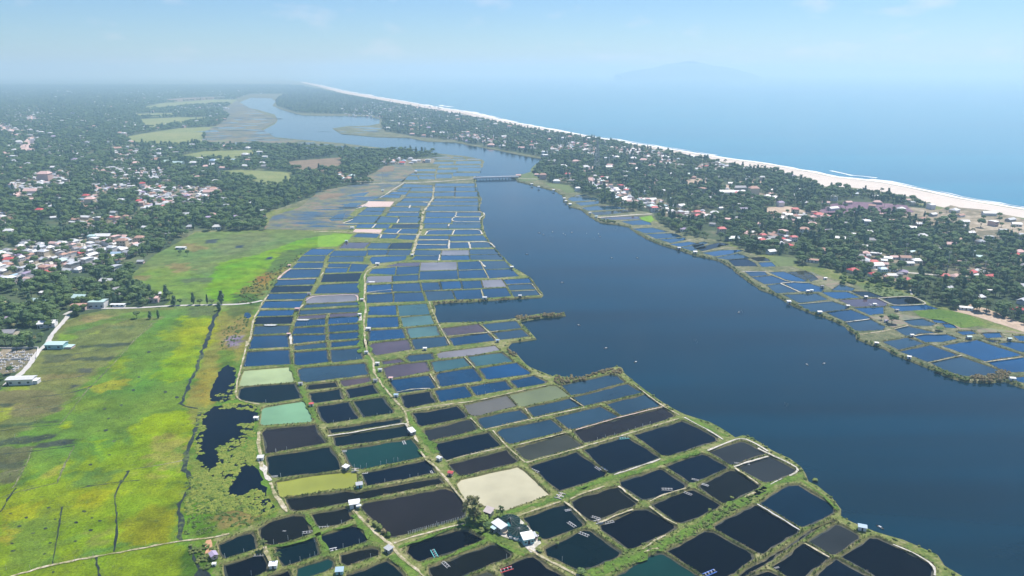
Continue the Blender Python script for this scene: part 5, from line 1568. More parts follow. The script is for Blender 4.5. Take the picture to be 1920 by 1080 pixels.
# ------------------------------------------------------------------ trees: one field of candidates, nearest become things of their own
def band_points():
    out = []
    d0 = 330.0
    while d0 < 11000:
        d1 = d0 * 1.12
        s = max(5.0, 4.1 + d0 * 0.0036)
        xm = 0.80 * d1 + 120
        nx, ny = int(2 * xm / s), max(1, int((d1 - d0) / s))
        gx = (np.arange(nx) + .5) * s - xm; gy = d0 + (np.arange(ny) + .5) * (d1 - d0) / ny
        A, B = np.meshgrid(gx, gy)
        A = A + RNG.uniform(-.48, .48, A.shape) * s; B = B + RNG.uniform(-.48, .48, B.shape) * s
        out.append(np.stack([A.ravel(), B.ravel(), np.full(A.size, s)], 1))
        d0 = d1
    return np.concatenate(out)
CAND = band_points()
px_, py_ = PX(CAND[:, 0], CAND[:, 1], LZ)
inl, inr = inside(px_, py_, WOOD['left']), inside(px_, py_, WOOD['right'])
ok = (inl | inr) & (px_ > -260) & (px_ < 2200)
CAND, px_, py_, inl, inr = CAND[ok], px_[ok], py_[ok], inl[ok], inr[ok]
keep = np.ones(len(CAND), bool)
for f in FIELDS: keep &= ~inside(px_, py_, f)
DUNE = tp('R2', num('0,370 150,350 400,360 620,380 900,420 1000,380 1080,400 1300,420 1620,500 1700,520 1700,700 1500,620 1230,700 1100,560 1000,520 800,560 560,470 300,450 0,470 -120,430'))
CLEAR = [tp('R1', num(s)) for s in ('600,400 820,390 1000,450 1250,440 1200,490 1000,520 860,545 700,500 580,450', '0,160 60,155 120,190 40,210 0,250 -60,200', '360,190 480,160 630,180 600,210 400,205',
         '240,240 300,190 320,220 260,290', '480,280 600,290 680,340 560,350 480,320')] + [tp('M4', num(s)) for s in ('700,80 830,60 850,90 780,140 740,130', '1380,200 1450,185 1470,215 1430,250',
         '1740,200 1850,180 1960,210 1900,260 1780,250')] + [tp('A1', num(s)) for s in ('110,640 170,585 220,600 200,650 120,685', '0,520 60,545 200,560 200,570 60,570 0,550', '140,480 200,465 210,510 160,500')] + \
        [num('0,655 20,650 72,660 60,690 30,712 0,720')]
for f in CLEAR: keep &= ~(inside(px_, py_, f) & (RNG.random(len(px_)) < .93))
keep &= ~(inside(px_, py_, DUNE) & (RNG.random(len(px_)) < .94))
for p, sp, _pl, _q in VILL:
    keep &= ~(inside(px_, py_, p) & (RNG.random(len(px_)) < (.48 if sp < 20 else .30)))
# natural openings
op = wob(CAND[:, 0], CAND[:, 1], 75)
keep &= ~((op > np.where(inr, .62, .46)) & (RNG.random(len(op)) < .85))
# clear house plots (and the view of their fronts)
HX = np.array([[h[0], h[1], h[7] * (6.5 + (2.5 if h[8] else 0))] for h in HLIST])
for hx, hy, hr in HX:
    near = (np.abs(CAND[:, 0] - hx) < hr) & (CAND[:, 1] < hy + hr) & (CAND[:, 1] > hy - hr * (1.8 + max(0, hy - 900) / 700))
    keep &= ~near
def seg_clear(P, rad):
    global keep
    for a, b2 in zip(P, P[1:]):
        a, b2 = np.array(a), np.array(b2); d = b2 - a; L2 = max((d ** 2).sum(), 1e-6)
        t = np.clip(((CAND[:, :2] - a) @ d) / L2, 0, 1)
        dist = np.linalg.norm(CAND[:, :2] - (a + t[:, None] * d), axis=1)
        keep &= dist > rad
for p, w in ROADS[:4]: seg_clear(GP(p, LZ), w * .5 + 2.0)
for w, c, d in ponds:
    a = np.array(w); x0, y0 = a.min(0) - 3; x1, y1 = a.max(0) + 3
    s = (CAND[:, 0] > x0) & (CAND[:, 0] < x1) & (CAND[:, 1] > y0) & (CAND[:, 1] < y1)
    if s.any():
        r_ = inside(CAND[s, 0], CAND[s, 1], w); t_ = keep[s]; t_[r_] = False; keep[s] = t_
CAND, px_, py_, inl, inr = CAND[keep], px_[keep], py_[keep], inl[keep], inr[keep]
n = len(CAND)
u = RNG.random(n); sp_f = wob(CAND[:, 0] + 900, CAND[:, 1], 120)
KEYS = ['broad_a', 'broad_b', 'broad_c', 'broad_light', 'casu_a', 'casu_b', 'palm', 'olive']
kind = np.zeros(n, int)
Lk = np.select([u < .28, u < .52, u < .70, u < .84, u < .90, u < .95, u < .985], [0, 1, 2, 3, 4, 5, 6], 7)
Rk = np.select([u < .24, u < .46, u < .64, u < .70, u < .78, u < .92, u < .975], [0, 1, 2, 3, 4, 5, 6], 7)
Rk = np.where((sp_f > .45) & (u < .5), 6, Rk)
kind = np.where(inl, Lk, Rk)
sc = RNG.uniform(.60, 1.22, n) * np.clip(CAND[:, 2] / 5.0, 1, 3.6) ** .62
sc = np.where(inl, sc * .95, sc * 0.92)
zsc = np.minimum(sc, 1.45 + 0 * sc)
rot = RNG.uniform(0, 6.28, n)
# ragged single trees at the nearest places that show
infr = (px_ > -10) & (px_ < 1930)
dist_ = np.where(infr, CAND[:, 1], 1e9)
near_idx = np.argsort(dist_)[:286]
nearset = np.zeros(n, bool); nearset[near_idx] = True
SPEC = ['round dark green broadleaf tree', 'small dark green broadleaf tree', 'large spreading dark green tree', 'light green bushy tree', 'tall slender blue green casuarina', 'short feathery casuarina',
        'coconut palm with drooping fronds', 'thin olive brown tree']
def place_of(a, b2):
    if a < 500:
        if b2 > 660: return 'at the lower left edge beside the cemetery'
        if a < 110 and b2 > 590: return 'in the garden wood around the pale lane'
        if b2 > 575: return 'beside the corner of the left meadow'
        if a > 180: return 'in the wood between the two left meadows'
        return 'in the wood below the dense left village'
    if a > 1800: return 'in the dark forest edge above the bare ground'
    if a > 1640: return 'in the forest behind the right bank ponds'
    if a > 1420: return 'in the tree belt along the right bank ponds'
    return 'in the tree belt above the narrow right ponds'
def one_tree(key, x, y, s, zs, rz, label, group=None, cat='tree', z=LZ, name='tree'):
    e = empty(name, (x, y, z), rz); e.scale = (s, s, zs)
    tag(e, label, cat, group)
    link('trunk', PROTO[key][0], None, e); link('crown', PROTO[key][1], None, e)
    return e
for i in near_idx:
    pl = place_of(px_[i], py_[i]); k = kind[i]
    nm_ = 'palm_tree' if k == 6 else 'tree'
    one_tree(KEYS[k], CAND[i, 0], CAND[i, 1], sc[i], zsc[i], rot[i], f'{SPEC[k]} {pl}', f'alike trees, each a {SPEC[k]} {pl}', 'palm' if k == 6 else 'tree', LZ, nm_)
for k, key in enumerate(KEYS):
    s = (kind == k) & ~nearset
    P3 = np.stack([CAND[s, 0], CAND[s, 1], np.full(s.sum(), LZ)], 1)
    scatter('woodland', key, P3, np.stack([sc[s], sc[s], zsc[s]], 1), rot[s], 'mass of ' + SPEC[k].replace(' tree', '') + ' crowns in the distant woods')
print('trees', n)

# trees that stand alone
def T(a, b2, key, s, zs, label, rz=None, name='tree', cat='tree', z=LZ):
    x, y, _ = G(a, b2, z)
    return one_tree(key, x, y, s, zs, R.uniform(0, 6) if rz is None else rz, label, None, cat, z, name)
T(257, 597, 'broad_b', .95, .95, 'dark round tree standing alone in the middle meadow, leftmost of three')
T(282, 598, 'casu_b', .75, .75, 'narrow dark tree standing alone in the middle meadow, second of three')
T(297, 597, 'casu_b', .6, .8, 'thin grey tree standing alone in the middle meadow, rightmost of three')
T(327, 573, 'casu_b', 1.2, 1.0, 'dark broad tree at the road between the meadows, beside a smaller one')
T(338, 572, 'broad_b', .8, .85, 'smaller dark tree right beside the broad roadside tree')
T(363, 571, 'casu_a', .85, .95, 'tall thin tree on the road between the meadows')
T(375, 572, 'broad_b', .95, .8, 'low round tree by the road right of the tall thin one')
T(389, 571, 'casu_a', .5, .8, 'very narrow pole like tree by the meadow road')
T(398, 571, 'broad_b', .8, .7, 'low bushy tree beside the pole like roadside tree')
T(411, 582, 'casu_b', 1.0, .8, 'dark low tree at the junction of the road and the ditch')
T(416, 570, 'casu_a', 1.1, 1.1, 'tallest dark tree at the junction of the road and the ditch')
T(338, 479, 'broad_b', .8, .9, 'small tree alone on the upper meadow edge, left of two')
T(352, 480, 'broad_b', .8, 1.0, 'grey green tree alone on the upper meadow edge, right of two')
x_, y_, _ = G(888, 976, LZ)
big = one_tree('big_tree', x_, y_, 1.4, 1.12, .4, 'large olive brown leafy tree beside the sandy coloured pond and farm')
T(905, 983, 'broad_light', 1.0, .62, 'bright green bushy tree below the large olive tree', None)
T(913, 992, 'broad_a', .6, .45, 'dark green bush beside the white farm sheds', None, 'bush', 'bush')
T(903, 998, 'bush_a', 1.6, 1.5, 'scrubby green bush at the left foot of the farm', None, 'bush', 'bush')
T(938, 966, 'palm', .55, .55, 'small dark palm by the pink farm roof', None, 'palm_tree', 'palm')
T(932, 969, 'palm', .45, .38, 'lowest dark palm beside the pink farm roof', None, 'palm_tree', 'palm')
T(943, 969, 'palm', .4, .36, 'short brown palm at the canal dike above the farm', None, 'palm_tree', 'palm')
T(497, 1031, 'palm', .75, .5, 'dark palm on the dike crossing between the four lower left ponds', None, 'palm_tree', 'palm')
T(519, 1056, 'palm', .75, .5, 'green palm right behind the white shed on the lower left dike', None, 'palm_tree', 'palm')
T(1090, 1078, 'broad_b', .7, .4, 'dark round bush on the broad dike at the bottom edge', None, 'bush', 'bush')
T(1672, 607, 'broad_c', 1.15, .85, 'dark round tree beside a hut among the right bank ponds')
T(1652, 600, 'broad_b', .6, .6, 'small dark tree left of the dark round pond side tree')
T(1761, 620, 'broad_b', 1.1, .45, 'low wide olive bush between the right bank ponds', None, 'bush', 'bush')
T(1529, 902, 'bush_a', 1.6, .9, 'small round clump of plants growing in the lagoon', None, 'bush', 'bush', 0.1)
for a, b2, s in ((703, 986, 1.5), (711, 993, 1.7), (719, 1001, 1.6), (727, 1006, 1.4), (691, 978, 1.1)):
    T(a, b2, R.choice(['bush_a', 'bush_b', 'reed']), s, s, 'leafy bush on the bank where the brown pond meets the track', None, 'bush', 'bush')['group'] = 'bushes at the corner of the brown pond'
for a, b2 in ((1045, 1020), (1012, 1012), (1006, 1002), (1008, 1032), (1012, 1036), (985, 985), (1330, 958), (1326, 985), (1372, 935), (1360, 950), (1340, 965)):
    T(a, b2, 'bush_a', 1.0, .8, 'small dark green shrub on the dike', None, 'bush', 'bush')['group'] = 'small shrubs on the broad dikes'

# ------------------------------------------------------------------ low growth on the dikes, banks and marsh
pts, sz = [], []
def along(poly, step, off0, off1, prob, s0, s1, closed=True):
    out = []
    n = len(poly)
    for i in range(n if closed else n - 1):
        a, b = poly[i], poly[(i + 1) % n]
        L = math.dist(a, b); k = max(1, int(L / step))
        for t in range(k):
            if R.random() > prob: continue
            u = (t + R.random()) / k
            dx, dy = (b[0] - a[0]) / max(L, 1e-6), (b[1] - a[1]) / max(L, 1e-6)
            o = R.uniform(off0, off1)
            s = R.uniform(s0, s1)
            out.append((a[0] + (b[0] - a[0]) * u + dy * o, a[1] + (b[1] - a[1]) * u - dx * o, s))
    return out
G1, G2, G3 = [], [], []
for w, c, d in ponds:
    if d > 1400: continue
    step = 0.62 if d < 420 else 1.1 if d < 700 else 2.2
    for x, y, s in along(w, step, -.15, .9, .75, .30, .75):
        s *= 1 + d / 2200
        dn = wob(x, y, 14)
        q_ = R.random()
        (G1 if q_ < .45 + dn * .35 else G2 if q_ < .86 else G3).append((x, y, s))
for pts_, key, lb in ((G1, 'clump_green', 'tufts of green grass along the pond dikes'), (G2, 'clump_straw', 'tufts of dry straw coloured grass along the pond dikes'), (G3, 'clump_lush', 'lush light green weeds along the pond dikes')):
    a = np.array(pts_)
    scatter('dike_grass', key, np.stack([a[:, 0], a[:, 1], np.full(len(a), LZ - .05)], 1), np.stack([a[:, 2]] * 2 + [a[:, 2] * .8], 1), RNG.uniform(0, 6.28, len(a)), lb)
MX, MY = RNG.uniform(-420, 40, 26000), RNG.uniform(240, 620, 26000)
ma, mb_ = PX(MX, MY, LZ)
mk = inside(ma, mb_, MEADOW) & (wob(MX, MY, 16) > -.15) & (ma > -60) & (mb_ < 1120) & (RNG.random(len(MX)) < .6) & ~inside(ma, mb_, num('365,745 340,860 370,900 400,935 500,990 540,960 500,700 440,680 400,690 385,740'))
for j, (key, lb) in enumerate((('clump_green', 'tufts of rank green grass over the marsh meadow'), ('clump_lush', 'tufts of fresh light green growth over the marsh meadow'))):
    s_ = mk & (np.arange(len(MX)) % 2 == j)
    z_ = RNG.uniform(.4, 1.1, s_.sum())
    scatter('meadow_tufts', key, np.stack([MX[s_], MY[s_], np.full(s_.sum(), LZ + .02)], 1), np.stack([z_ * 1.3, z_ * 1.3, z_ * .22], 1), RNG.uniform(0, 6.28, s_.sum()), lb)
# scrub on the outer banks of the lagoon and on the wide dikes
B1, B2 = [], []
so = [p for p in outer if 230 < p[1] < 1700 and -500 < p[0] < 1300]
apx, apy = PX([p[0] for p in so], [p[1] for p in so], .6)
so = [p for p, a, b in zip(so, apx, apy) if b > 330 + 0 * a and not (a > 1280 and b < 480 and b < 394 + (1920 - a) * -.16 + 60)]
for a, b in zip(so, so[1:]):
    L = math.dist(a, b)
    if L > 30: continue
    mx_, my_ = (a[0] + b[0]) / 2, (a[1] + b[1]) / 2
    right = mx_ > my_ * .12 + 60 and my_ > 420 and PX(np.array([mx_]), np.array([my_]))[0][0] > 1050
    dens = .75 if right else .28
    for x, y, s in along([a, b], 1.3, -2.2, .3, dens, .45, .9 if not right else 1.05, False):
        (B1 if R.random() < .7 else B2).append((x, y, s * (1 if y < 500 else 1.15)))
def blob(poly_px, n_, s0, s1, lst, nz=None):
    w = GP(poly_px, LZ); x0, x1, y0, y1 = min(p[0] for p in w), max(p[0] for p in w), min(p[1] for p in w), max(p[1] for p in w)
    c_ = 0
    X_ = RNG.uniform(x0, x1, n_ * 6); Y_ = RNG.uniform(y0, y1, n_ * 6)
    m_ = inside(X_, Y_, w)
    if nz: m_ &= wob(X_, Y_, nz[0]) > nz[1]
    X_, Y_ = X_[m_][:n_], Y_[m_][:n_]
    lst += [(x, y, R.uniform(s0, s1)) for x, y in zip(X_, Y_)]
RB = []
blob(tp('T6', num('1330,300 1400,300 1500,290 1620,310 1620,335 1500,345 1400,370 1350,350')), 60, .8, 1.3, RB)
blob(tp('T7', num('0,310 100,285 250,240 370,228 400,270 340,285 250,270 100,300 0,330')), 90, .7, 1.2, RB)
blob(tp('M2', num('1280,600 1380,595 1390,625 1300,630')), 40, .8, 1.5, RB); blob(tp('M2', num('1500,580 1620,575 1610,605 1500,600')), 40, .8, 1.5, RB)
blob(tp('M2', num('1390,600 1500,595 1500,612 1390,620')), 40, .7, 1.2, RB); blob(tp('M2', num('1620,580 1710,578 1700,598 1620,602')), 20, .7, 1.2, RB)
blob(tp('M2', num('1220,880 1300,920 1290,945 1230,915')), 20, .8, 1.3, RB)
blob(tp('M2', num('590,480 800,465 1010,455 1200,450 1400,435 1400,445 1200,462 1000,470 800,482 600,505')), 90, .6, 1.1, RB)
blob(tp('R4', num('800,940 960,930 1080,890 1150,905 1130,960 1000,985 860,975')), 110, .8, 1.5, RB)
blob(tp('R4', num('560,870 700,920 830,955 800,975 640,930 540,890')), 60, .8, 1.3, B1)
blob(tp('M4', num('850,580 1040,620 1030,632 880,615')), 30, 1.2, 1.9, B1)
blob(tp('R2', num('0,960 250,960 520,1020 620,1060 500,1090 100,1060 0,1010')), 40, 1.8, 2.8, B2)
blob(tp('T3', num('1200,520 1300,490 1560,350 1620,350 1480,440 1340,520 1160,620 1080,680 1060,640')), 90, .5, 1.0, B1)
blob(tp('T3', num('420,870 800,700 1060,600 1100,670 740,860 480,980 340,1060 130,1080')), 110, .35, .7, B1)
blob(tp('M3', num('1000,500 1040,500 1030,640 1000,740 970,740')), 40, .8, 1.3, B2)
blob(num('690,690 735,760 745,770 790,850 800,850 745,745 715,690'), 60, .4, .8, B1)
blob(num('520,500 575,470 560,485 520,520 500,548 478,572 440,570 450,545 480,522'), 150, .6, 1.2, B1)
blob(num('455,592 470,600 450,640 425,660 410,650 420,620'), 90, .5, 1.0, B2)
blob(num('350,1025 400,1020 392,1075 365,1060'), 45, .6, 1.0, B1)
blob(tp('R4', num('-40,220 100,235 360,290 340,305 150,312 0,262')), 60, .6, 1.2, B2)
blob(num('350,890 400,900 470,950 510,965 470,990 345,1008'), 420, .35, .8, B2, (4, -.1))
blob(num('320,570 420,576 395,640 380,700 350,760 330,780 200,900 180,1040 335,1010 345,900 375,770 368,700'), 700, .16, .34, B1, (9, .15))
for lst, key, lb, nm_ in ((B1, 'bush_a', 'scrubby green bushes on banks and dikes', 'bank_scrub'), (B2, 'bush_b', 'light green shrubs on banks and marsh', 'bank_scrub'), (RB, 'reed', 'brown reeds on the lagoon spits', 'reeds')):
    a = np.array(lst)
    scatter(nm_, key, np.stack([a[:, 0], a[:, 1], np.full(len(a), LZ - .35)], 1), np.stack([a[:, 2]] * 3, 1), RNG.uniform(0, 6.28, len(a)), lb)
# floating plants on the marsh pool
PD = []
for poly, n_, th in ((num('412,850 440,842 472,828 480,850 482,872 462,873 448,884 437,905 425,925 445,932 480,915 495,925 520,962 480,968 440,955 400,930 372,900 376,866 392,882 410,872'), 900, -.55),
                     (num('370,770 392,765 388,790 372,830 380,860 366,860'), 70, -.1), (num('392,740 412,730 425,740 440,700 436,690 444,690 438,720 446,752 425,756 400,752 390,757'), 60, .0),
                     (num('448,788 476,792 474,820 445,805'), 60, .1), (num('372,765 392,764 390,790 378,830 384,866 368,850 366,800'), 120, -.2), (num('400,756 478,756 480,772 440,766 400,768'), 90, .1), (num('405,840 440,822 478,810 478,840 440,850 415,862'), 160, -.3), (num('355,895 372,885 430,935 440,962 345,965'), 350, -.4)):
    blob(poly, n_, .45, 1.25, PD, (5.0, th))
a = np.array(PD)
scatter('floating_plants', 'pad', np.stack([a[:, 0], a[:, 1], np.full(len(a), LZ + .14)], 1), np.stack([a[:, 2]] * 3, 1), RNG.uniform(0, 6.28, len(a)), 'floating green water plants covering the marsh pool')
# ------------------------------------------------------------------ watch huts on the dikes
def hut_meshes(key, L, W, H, rise, style='gable'):
    x, y = L / 2, W / 2
    me = {}
    b = MB(); b.box(-x, -y, .25, x, y, H)
    me['wall'] = b.me(key + '_wall')
    r = MB(); o = .35; t = .07
    if style == 'gable':
        v = [(-x - o, -y - o, H - .05), (x + o, -y - o, H - .05), (x + o, y + o, H - .05), (-x - o, y + o, H - .05), (-x - o, 0, H + rise), (x + o, 0, H + rise)]
        v += [(a, c, d + t) for a, c, d in v]
        r.add(v, [(6, 7, 11, 10), (8, 9, 10, 11), (0, 4, 5, 1), (2, 5, 4, 3), (0, 1, 7, 6), (2, 3, 9, 8), (1, 5, 11, 7), (5, 2, 8, 11), (3, 4, 10, 9), (4, 0, 6, 10)])
    else:
        v = [(-x - o, -y - o, H + .02), (x + o, -y - o, H + .02), (x + o, y + o, H + rise), (-x - o, y + o, H + rise)]
        v += [(a, c, d + t) for a, c, d in v]
        r.add(v, [(4, 5, 6, 7), (3, 2, 1, 0), (0, 1, 5, 4), (1, 2, 6, 5), (2, 3, 7, 6), (3, 0, 4, 7)])
    me['roof'] = r.me(key + '_roof')
    d = MB(); d.box(-.38, -y - .04, .3, .38, -y + .01, min(H - .1, 2.0)); me['door'] = d.me(key + '_door')
    w = MB(); w.box(x - .01, -.4, 1.0, x + .04, .4, 1.7); me['window'] = w.me(key + '_window')
    p = MB(); p.tube((0, 0, -1.2), (0, 0, .3), .09, .09, 5); me['post'] = p.me(key + '_post')
    me['wall'].materials.append(MAT['wall_white']); me['roof'].materials.append(MAT['roof_white'])
    me['door'].materials.append(MAT['dark_opening']); me['window'].materials.append(MAT['dark_opening']); me['post'].materials.append(MAT['weathered_wood'])
    return me, L, W
HUT = {'s': hut_meshes('hut_small', 2.8, 2.3, 2.2, .5), 'm': hut_meshes('hut_mid', 3.8, 3.0, 2.4, .7), 'f': hut_meshes('hut_flat', 3.4, 2.8, 2.2, .35, 'mono'), 'l': hut_meshes('hut_long', 6.5, 3.2, 2.3, .45, 'mono')}
def hut(a, b, kind, roof, wall, label, rz=0.15, sc=1.0, far=None):
    x, y, _ = G(a, b + 1.5, LZ)
    me, L, W = HUT[kind]
    e = empty('hut', (x, y, LZ + .05), rz)
    if far is None: far = 1.0 + max(0, y - 500) / 1600
    sc = sc * far * .86
    e.scale = (sc, sc, sc)
    tag(e, label, 'hut')
    matlink(link('wall', me['wall'], None, e), wall); matlink(link('roof', me['roof'], None, e), roof)
    if y < 900:
        link('door', me['door'], None, e); link('window', me['window'], None, e)
        for sx in (-1, 1):
            for sy in (-1, 1): link('post', me['post'], None, e, (sx * (L / 2 - .2), sy * (W / 2 - .2), 0))
    return e
W_, M_, B_, RD, TL, GY = 'roof_white', 'roof_metal', 'roof_blue', 'roof_red', 'roof_teal', 'roof_grey'
for a, b, k, rf, wl, lb, rz in [
 (489, 861, 'f', W_, 'wall_white', 'white flat roofed hut on the pinkish bare bank at the marsh edge', .1),
 (649, 879, 'f', W_, 'wall_grey', 'small white hut at the dike junction above the olive yellow pond', -.6),
 (674, 912, 'f', M_, 'wall_aqua', 'pale bluish roofed hut at the lower right corner of the olive yellow pond', .3),
 (513, 1063, 'f', W_, 'wall_white', 'bright white square shed beside a palm on the lower left dikes', .15),
 (637, 1074, 'f', B_, 'wall_aqua', 'pale blue roofed shed at the bottom edge between dark ponds', .1),
 (729, 1033, 'f', M_, 'wall_grey', 'pale hut at the bend where the two sandy tracks meet', -.7),
 (401, 1045, 'm', 'roof_violet', 'wall_pink', 'lilac roofed hut at the left corner of the lower ponds', -.9),
 (824, 862, 's', W_, 'wall_white', 'little white hut on the middle dike above the red roofed one', -.7),
 (845, 890, 's', RD, 'wall_pink', 'small red roofed hut at the left corner of the sandy coloured pond', -.3),
 (1616, 992, 'm', B_, 'wall_white', 'blue and white hut on the outer dike beside the lagoon', -.35),
 (584, 760, 's', RD, 'wall_white', 'red roofed white hut beside the mint green pond', .2),
 (481, 786, 's', W_, 'wall_white', 'white hut left of the mint green pond', 0),
 (564, 721, 's', GY, 'wall_white', 'dark roofed hut at the junction right of the pale green pond', .1),
 (687, 662, 's', M_, 'wall_white', 'pale hut on the left side of the winding middle dike, topmost of its cluster', 0),
 (708, 683, 's', W_, 'wall_white', 'white hut on the middle dike just left of the mauve pond', 0),
 (713, 695, 's', M_, 'wall_white', 'white hut on the middle dike directly below another white one', 0),
 (733, 711, 's', 'roof_pink', 'wall_white', 'pinkish white hut at the right side of the middle dike by the mauve pond', 0),
 (704, 715, 's', GY, 'wall_white', 'grey and white hut at the left side of the middle dike', 0),
 (743, 743, 's', B_, 'wall_white', 'light blue roofed hut on the right side of the middle dike', 0),
 (797, 655, 's', W_, 'wall_white', 'white hut on the green dike below the light teal ponds', 0),
 (543, 499, 's', 'roof_pink', 'wall_cream', 'cream hut at the upper left edge of the pond field', .1),
 (708, 496, 'm', W_, 'wall_white', 'tall white hut where the winding dike bends right', 0),
 (580, 552, 's', GY, 'wall_white', 'small dark roofed hut left of the grey silt pond', 0),
 (679, 563, 's', M_, 'wall_pink', 'pale hut on the middle dike right of the grey silt pond', 0),
 (558, 581, 'm', 'roof_pink', 'wall_pink', 'pinkish hut at a dike crossing below the grey silt pond', 0),
 (542, 628, 's', 'roof_pink', 'wall_grey', 'brownish pink hut on the left inner dike', 0),
 (675, 591, 's', W_, 'wall_white', 'white hut on the middle dike below the pale pinkish one', 0),
 (691, 618, 'm', W_, 'wall_white', 'white hut at the right side of the middle dike among blue ponds', 0),
 (773, 479, 's', W_, 'wall_white', 'white hut on the upper part of the track dike', 0),
 (909, 560, 'm', M_, 'wall_white', 'white hut on the edge dike above the open inlet', 0),
 (975, 556, 's', M_, 'wall_grey', 'small pale hut near the right corner above the open inlet', 0),
 (933, 640, 's', B_, 'wall_white', 'pale blue hut at the lagoon corner below the inlet', 0),
 (960, 502, 's', W_, 'wall_white', 'tiny white hut on the outer dike beside the lagoon', 0),
 (661, 428, 'm', W_, 'wall_white', 'round looking white hut beside the pink drained pond bed', 0),
 (650, 453, 's', TL, 'wall_white', 'small hut above the marsh beyond the upper left ponds', 0),
 (1547, 523, 's', W_, 'wall_white', 'white hut in the reedy dark ponds on the right bank', 0),
 (1541, 538, 's', GY, 'wall_grey', 'dark small hut at the corner of a right bank pond', 0),
 (1514, 547, 's', W_, 'wall_white', 'left one of two little white huts on the same right bank dike', 0),
 (1521, 546, 's', B_, 'wall_white', 'bluish right one of two little huts on the same right bank dike', 0),
 (1623, 558, 's', W_, 'wall_grey', 'white hut at the dike corner left of the pale rimmed pond', 0),
 (1589, 575, 's', W_, 'wall_grey', 'white hut on the diagonal dike of the right bank', 0),
 (1536, 587, 'm', M_, 'wall_aqua', 'teal walled hut on the lagoon edge of the right bank', 0),
 (1479, 567, 'f', W_, 'wall_white', 'low white platform hut at the lagoon edge of the right bank', 0),
 (1643, 645, 's', W_, 'wall_grey', 'whitish hut on the reedy outer dike of the right bank', -.3),
 (1709, 630, 's', W_, 'wall_white', 'white hut left of the deep blue lens shaped pond', 0),
 (1816, 634, 'm', TL, 'wall_grey', 'pale teal roofed hut right of the deep blue lens shaped pond', 0),
 (1892, 637, 's', TL, 'wall_grey', 'small teal roofed hut between marsh ponds near the right edge', 0),
 (1897, 712, 'm', M_, 'wall_white', 'white roofed hut by the brown reeds at the lower right corner', -.2),
 (1661, 603, 's', 'roof_violet', 'wall_white', 'white hut half behind the dark round pond side tree', 0),
 (1704, 671, 's', W_, 'wall_white', 'white hut on the outer dike below the lens shaped pond', -.3),
 (1639, 572, 's', W_, 'wall_white', 'white patch of a hut in the mauve right bank pond', 0),
 (1681, 583, 's', GY, 'wall_grey', 'dark little hut above the round pond side tree', 0),
 (997, 346, 's', W_, 'wall_white', 'tiny white hut on the lagoon edge nearest the bridge', 0),
 (1010, 351, 's', W_, 'wall_white', 'second tiny white hut along the lagoon edge from the bridge', 0),
 (1038, 357, 's', W_, 'wall_white', 'third tiny white hut along the lagoon edge from the bridge', 0),
 (1058, 373, 's', W_, 'wall_white', 'tiny white hut at the bend of the narrow right ponds', 0),
 (1061, 378, 's', W_, 'wall_white', 'tiny white hut just below the bend of the narrow right ponds', 0),
 (1069, 384, 'f', W_, 'wall_aqua', 'bluish white hut standing out over the lagoon edge', 0),
 (1106, 400, 's', W_, 'wall_white', 'tiny white hut left of the white causeway', 0),
 (1118, 407, 's', TL, 'wall_white', 'tiny hut at the lagoon end of the white causeway', 0),
 (1273, 466, 's', W_, 'wall_white', 'left one of two white huts on the thin lagoon dike', 0),
 (1303, 474, 'm', W_, 'wall_white', 'right one of two white huts on the thin lagoon dike', 0),
 (772, 811, 'l', W_, 'wall_grey', 'long narrow white shed lying along the middle dike', -1.05),
 (780, 322, 's', W_, 'wall_white', 'tiny white hut in the far marsh field before the village', 0),
 (718, 358, 's', TL, 'wall_white', 'tiny hut on a far pond dike crossing', 0)]:
    hut(a, b, k, rf, wl, lb, rz, 1.0 if y_ else 1)
hut(402, 1059, 's', W_, 'wall_white', 'tiny white cabin right below the lilac roofed hut', .1, .6)
# the larger pump house by the brown pond: two roofs and a porch
def pump_house():
    x, y, _ = G(665, 950, LZ)
    e = empty('pump_house', (x, y, LZ + .02), .28)
    tag(e, 'white pump house with porch at the left corner of the big brown pond', 'shed')
    w = MB(); w.box(-2.3, -1.7, -.2, 2.3, 1.8, 2.5); link('wall', w.me('pump_wall'), 'wall_white', e)
    r = MB(); r.box(-2.7, -.6, 2.55, 2.7, 2.3, 2.68); r.box(-2.6, -1.9, 2.35, 1.2, -.62, 2.45); link('roof', r.me('pump_roof'), 'roof_white', e)
    p = MB(); p.box(.6, -3.4, 1.9, 3.0, -1.75, 2.0); link('porch_roof', p.me('pump_porch'), 'roof_metal', e)
    for q in ((.7, -3.3), (2.9, -3.3)):
        t = MB(); t.tube((q[0], q[1], -.3), (q[0], q[1], 1.9), .06, .06, 5); link('post', t.me('pump_post'), 'weathered_wood', e)
    d = MB(); d.box(-.5, -1.76, 0, .4, -1.68, 2.0); link('door', d.me('pump_door'), 'dark_opening', e)
pump_house()

plain('thatch_pale', (0.52, 0.46, 0.45), 0.95, 0.25)
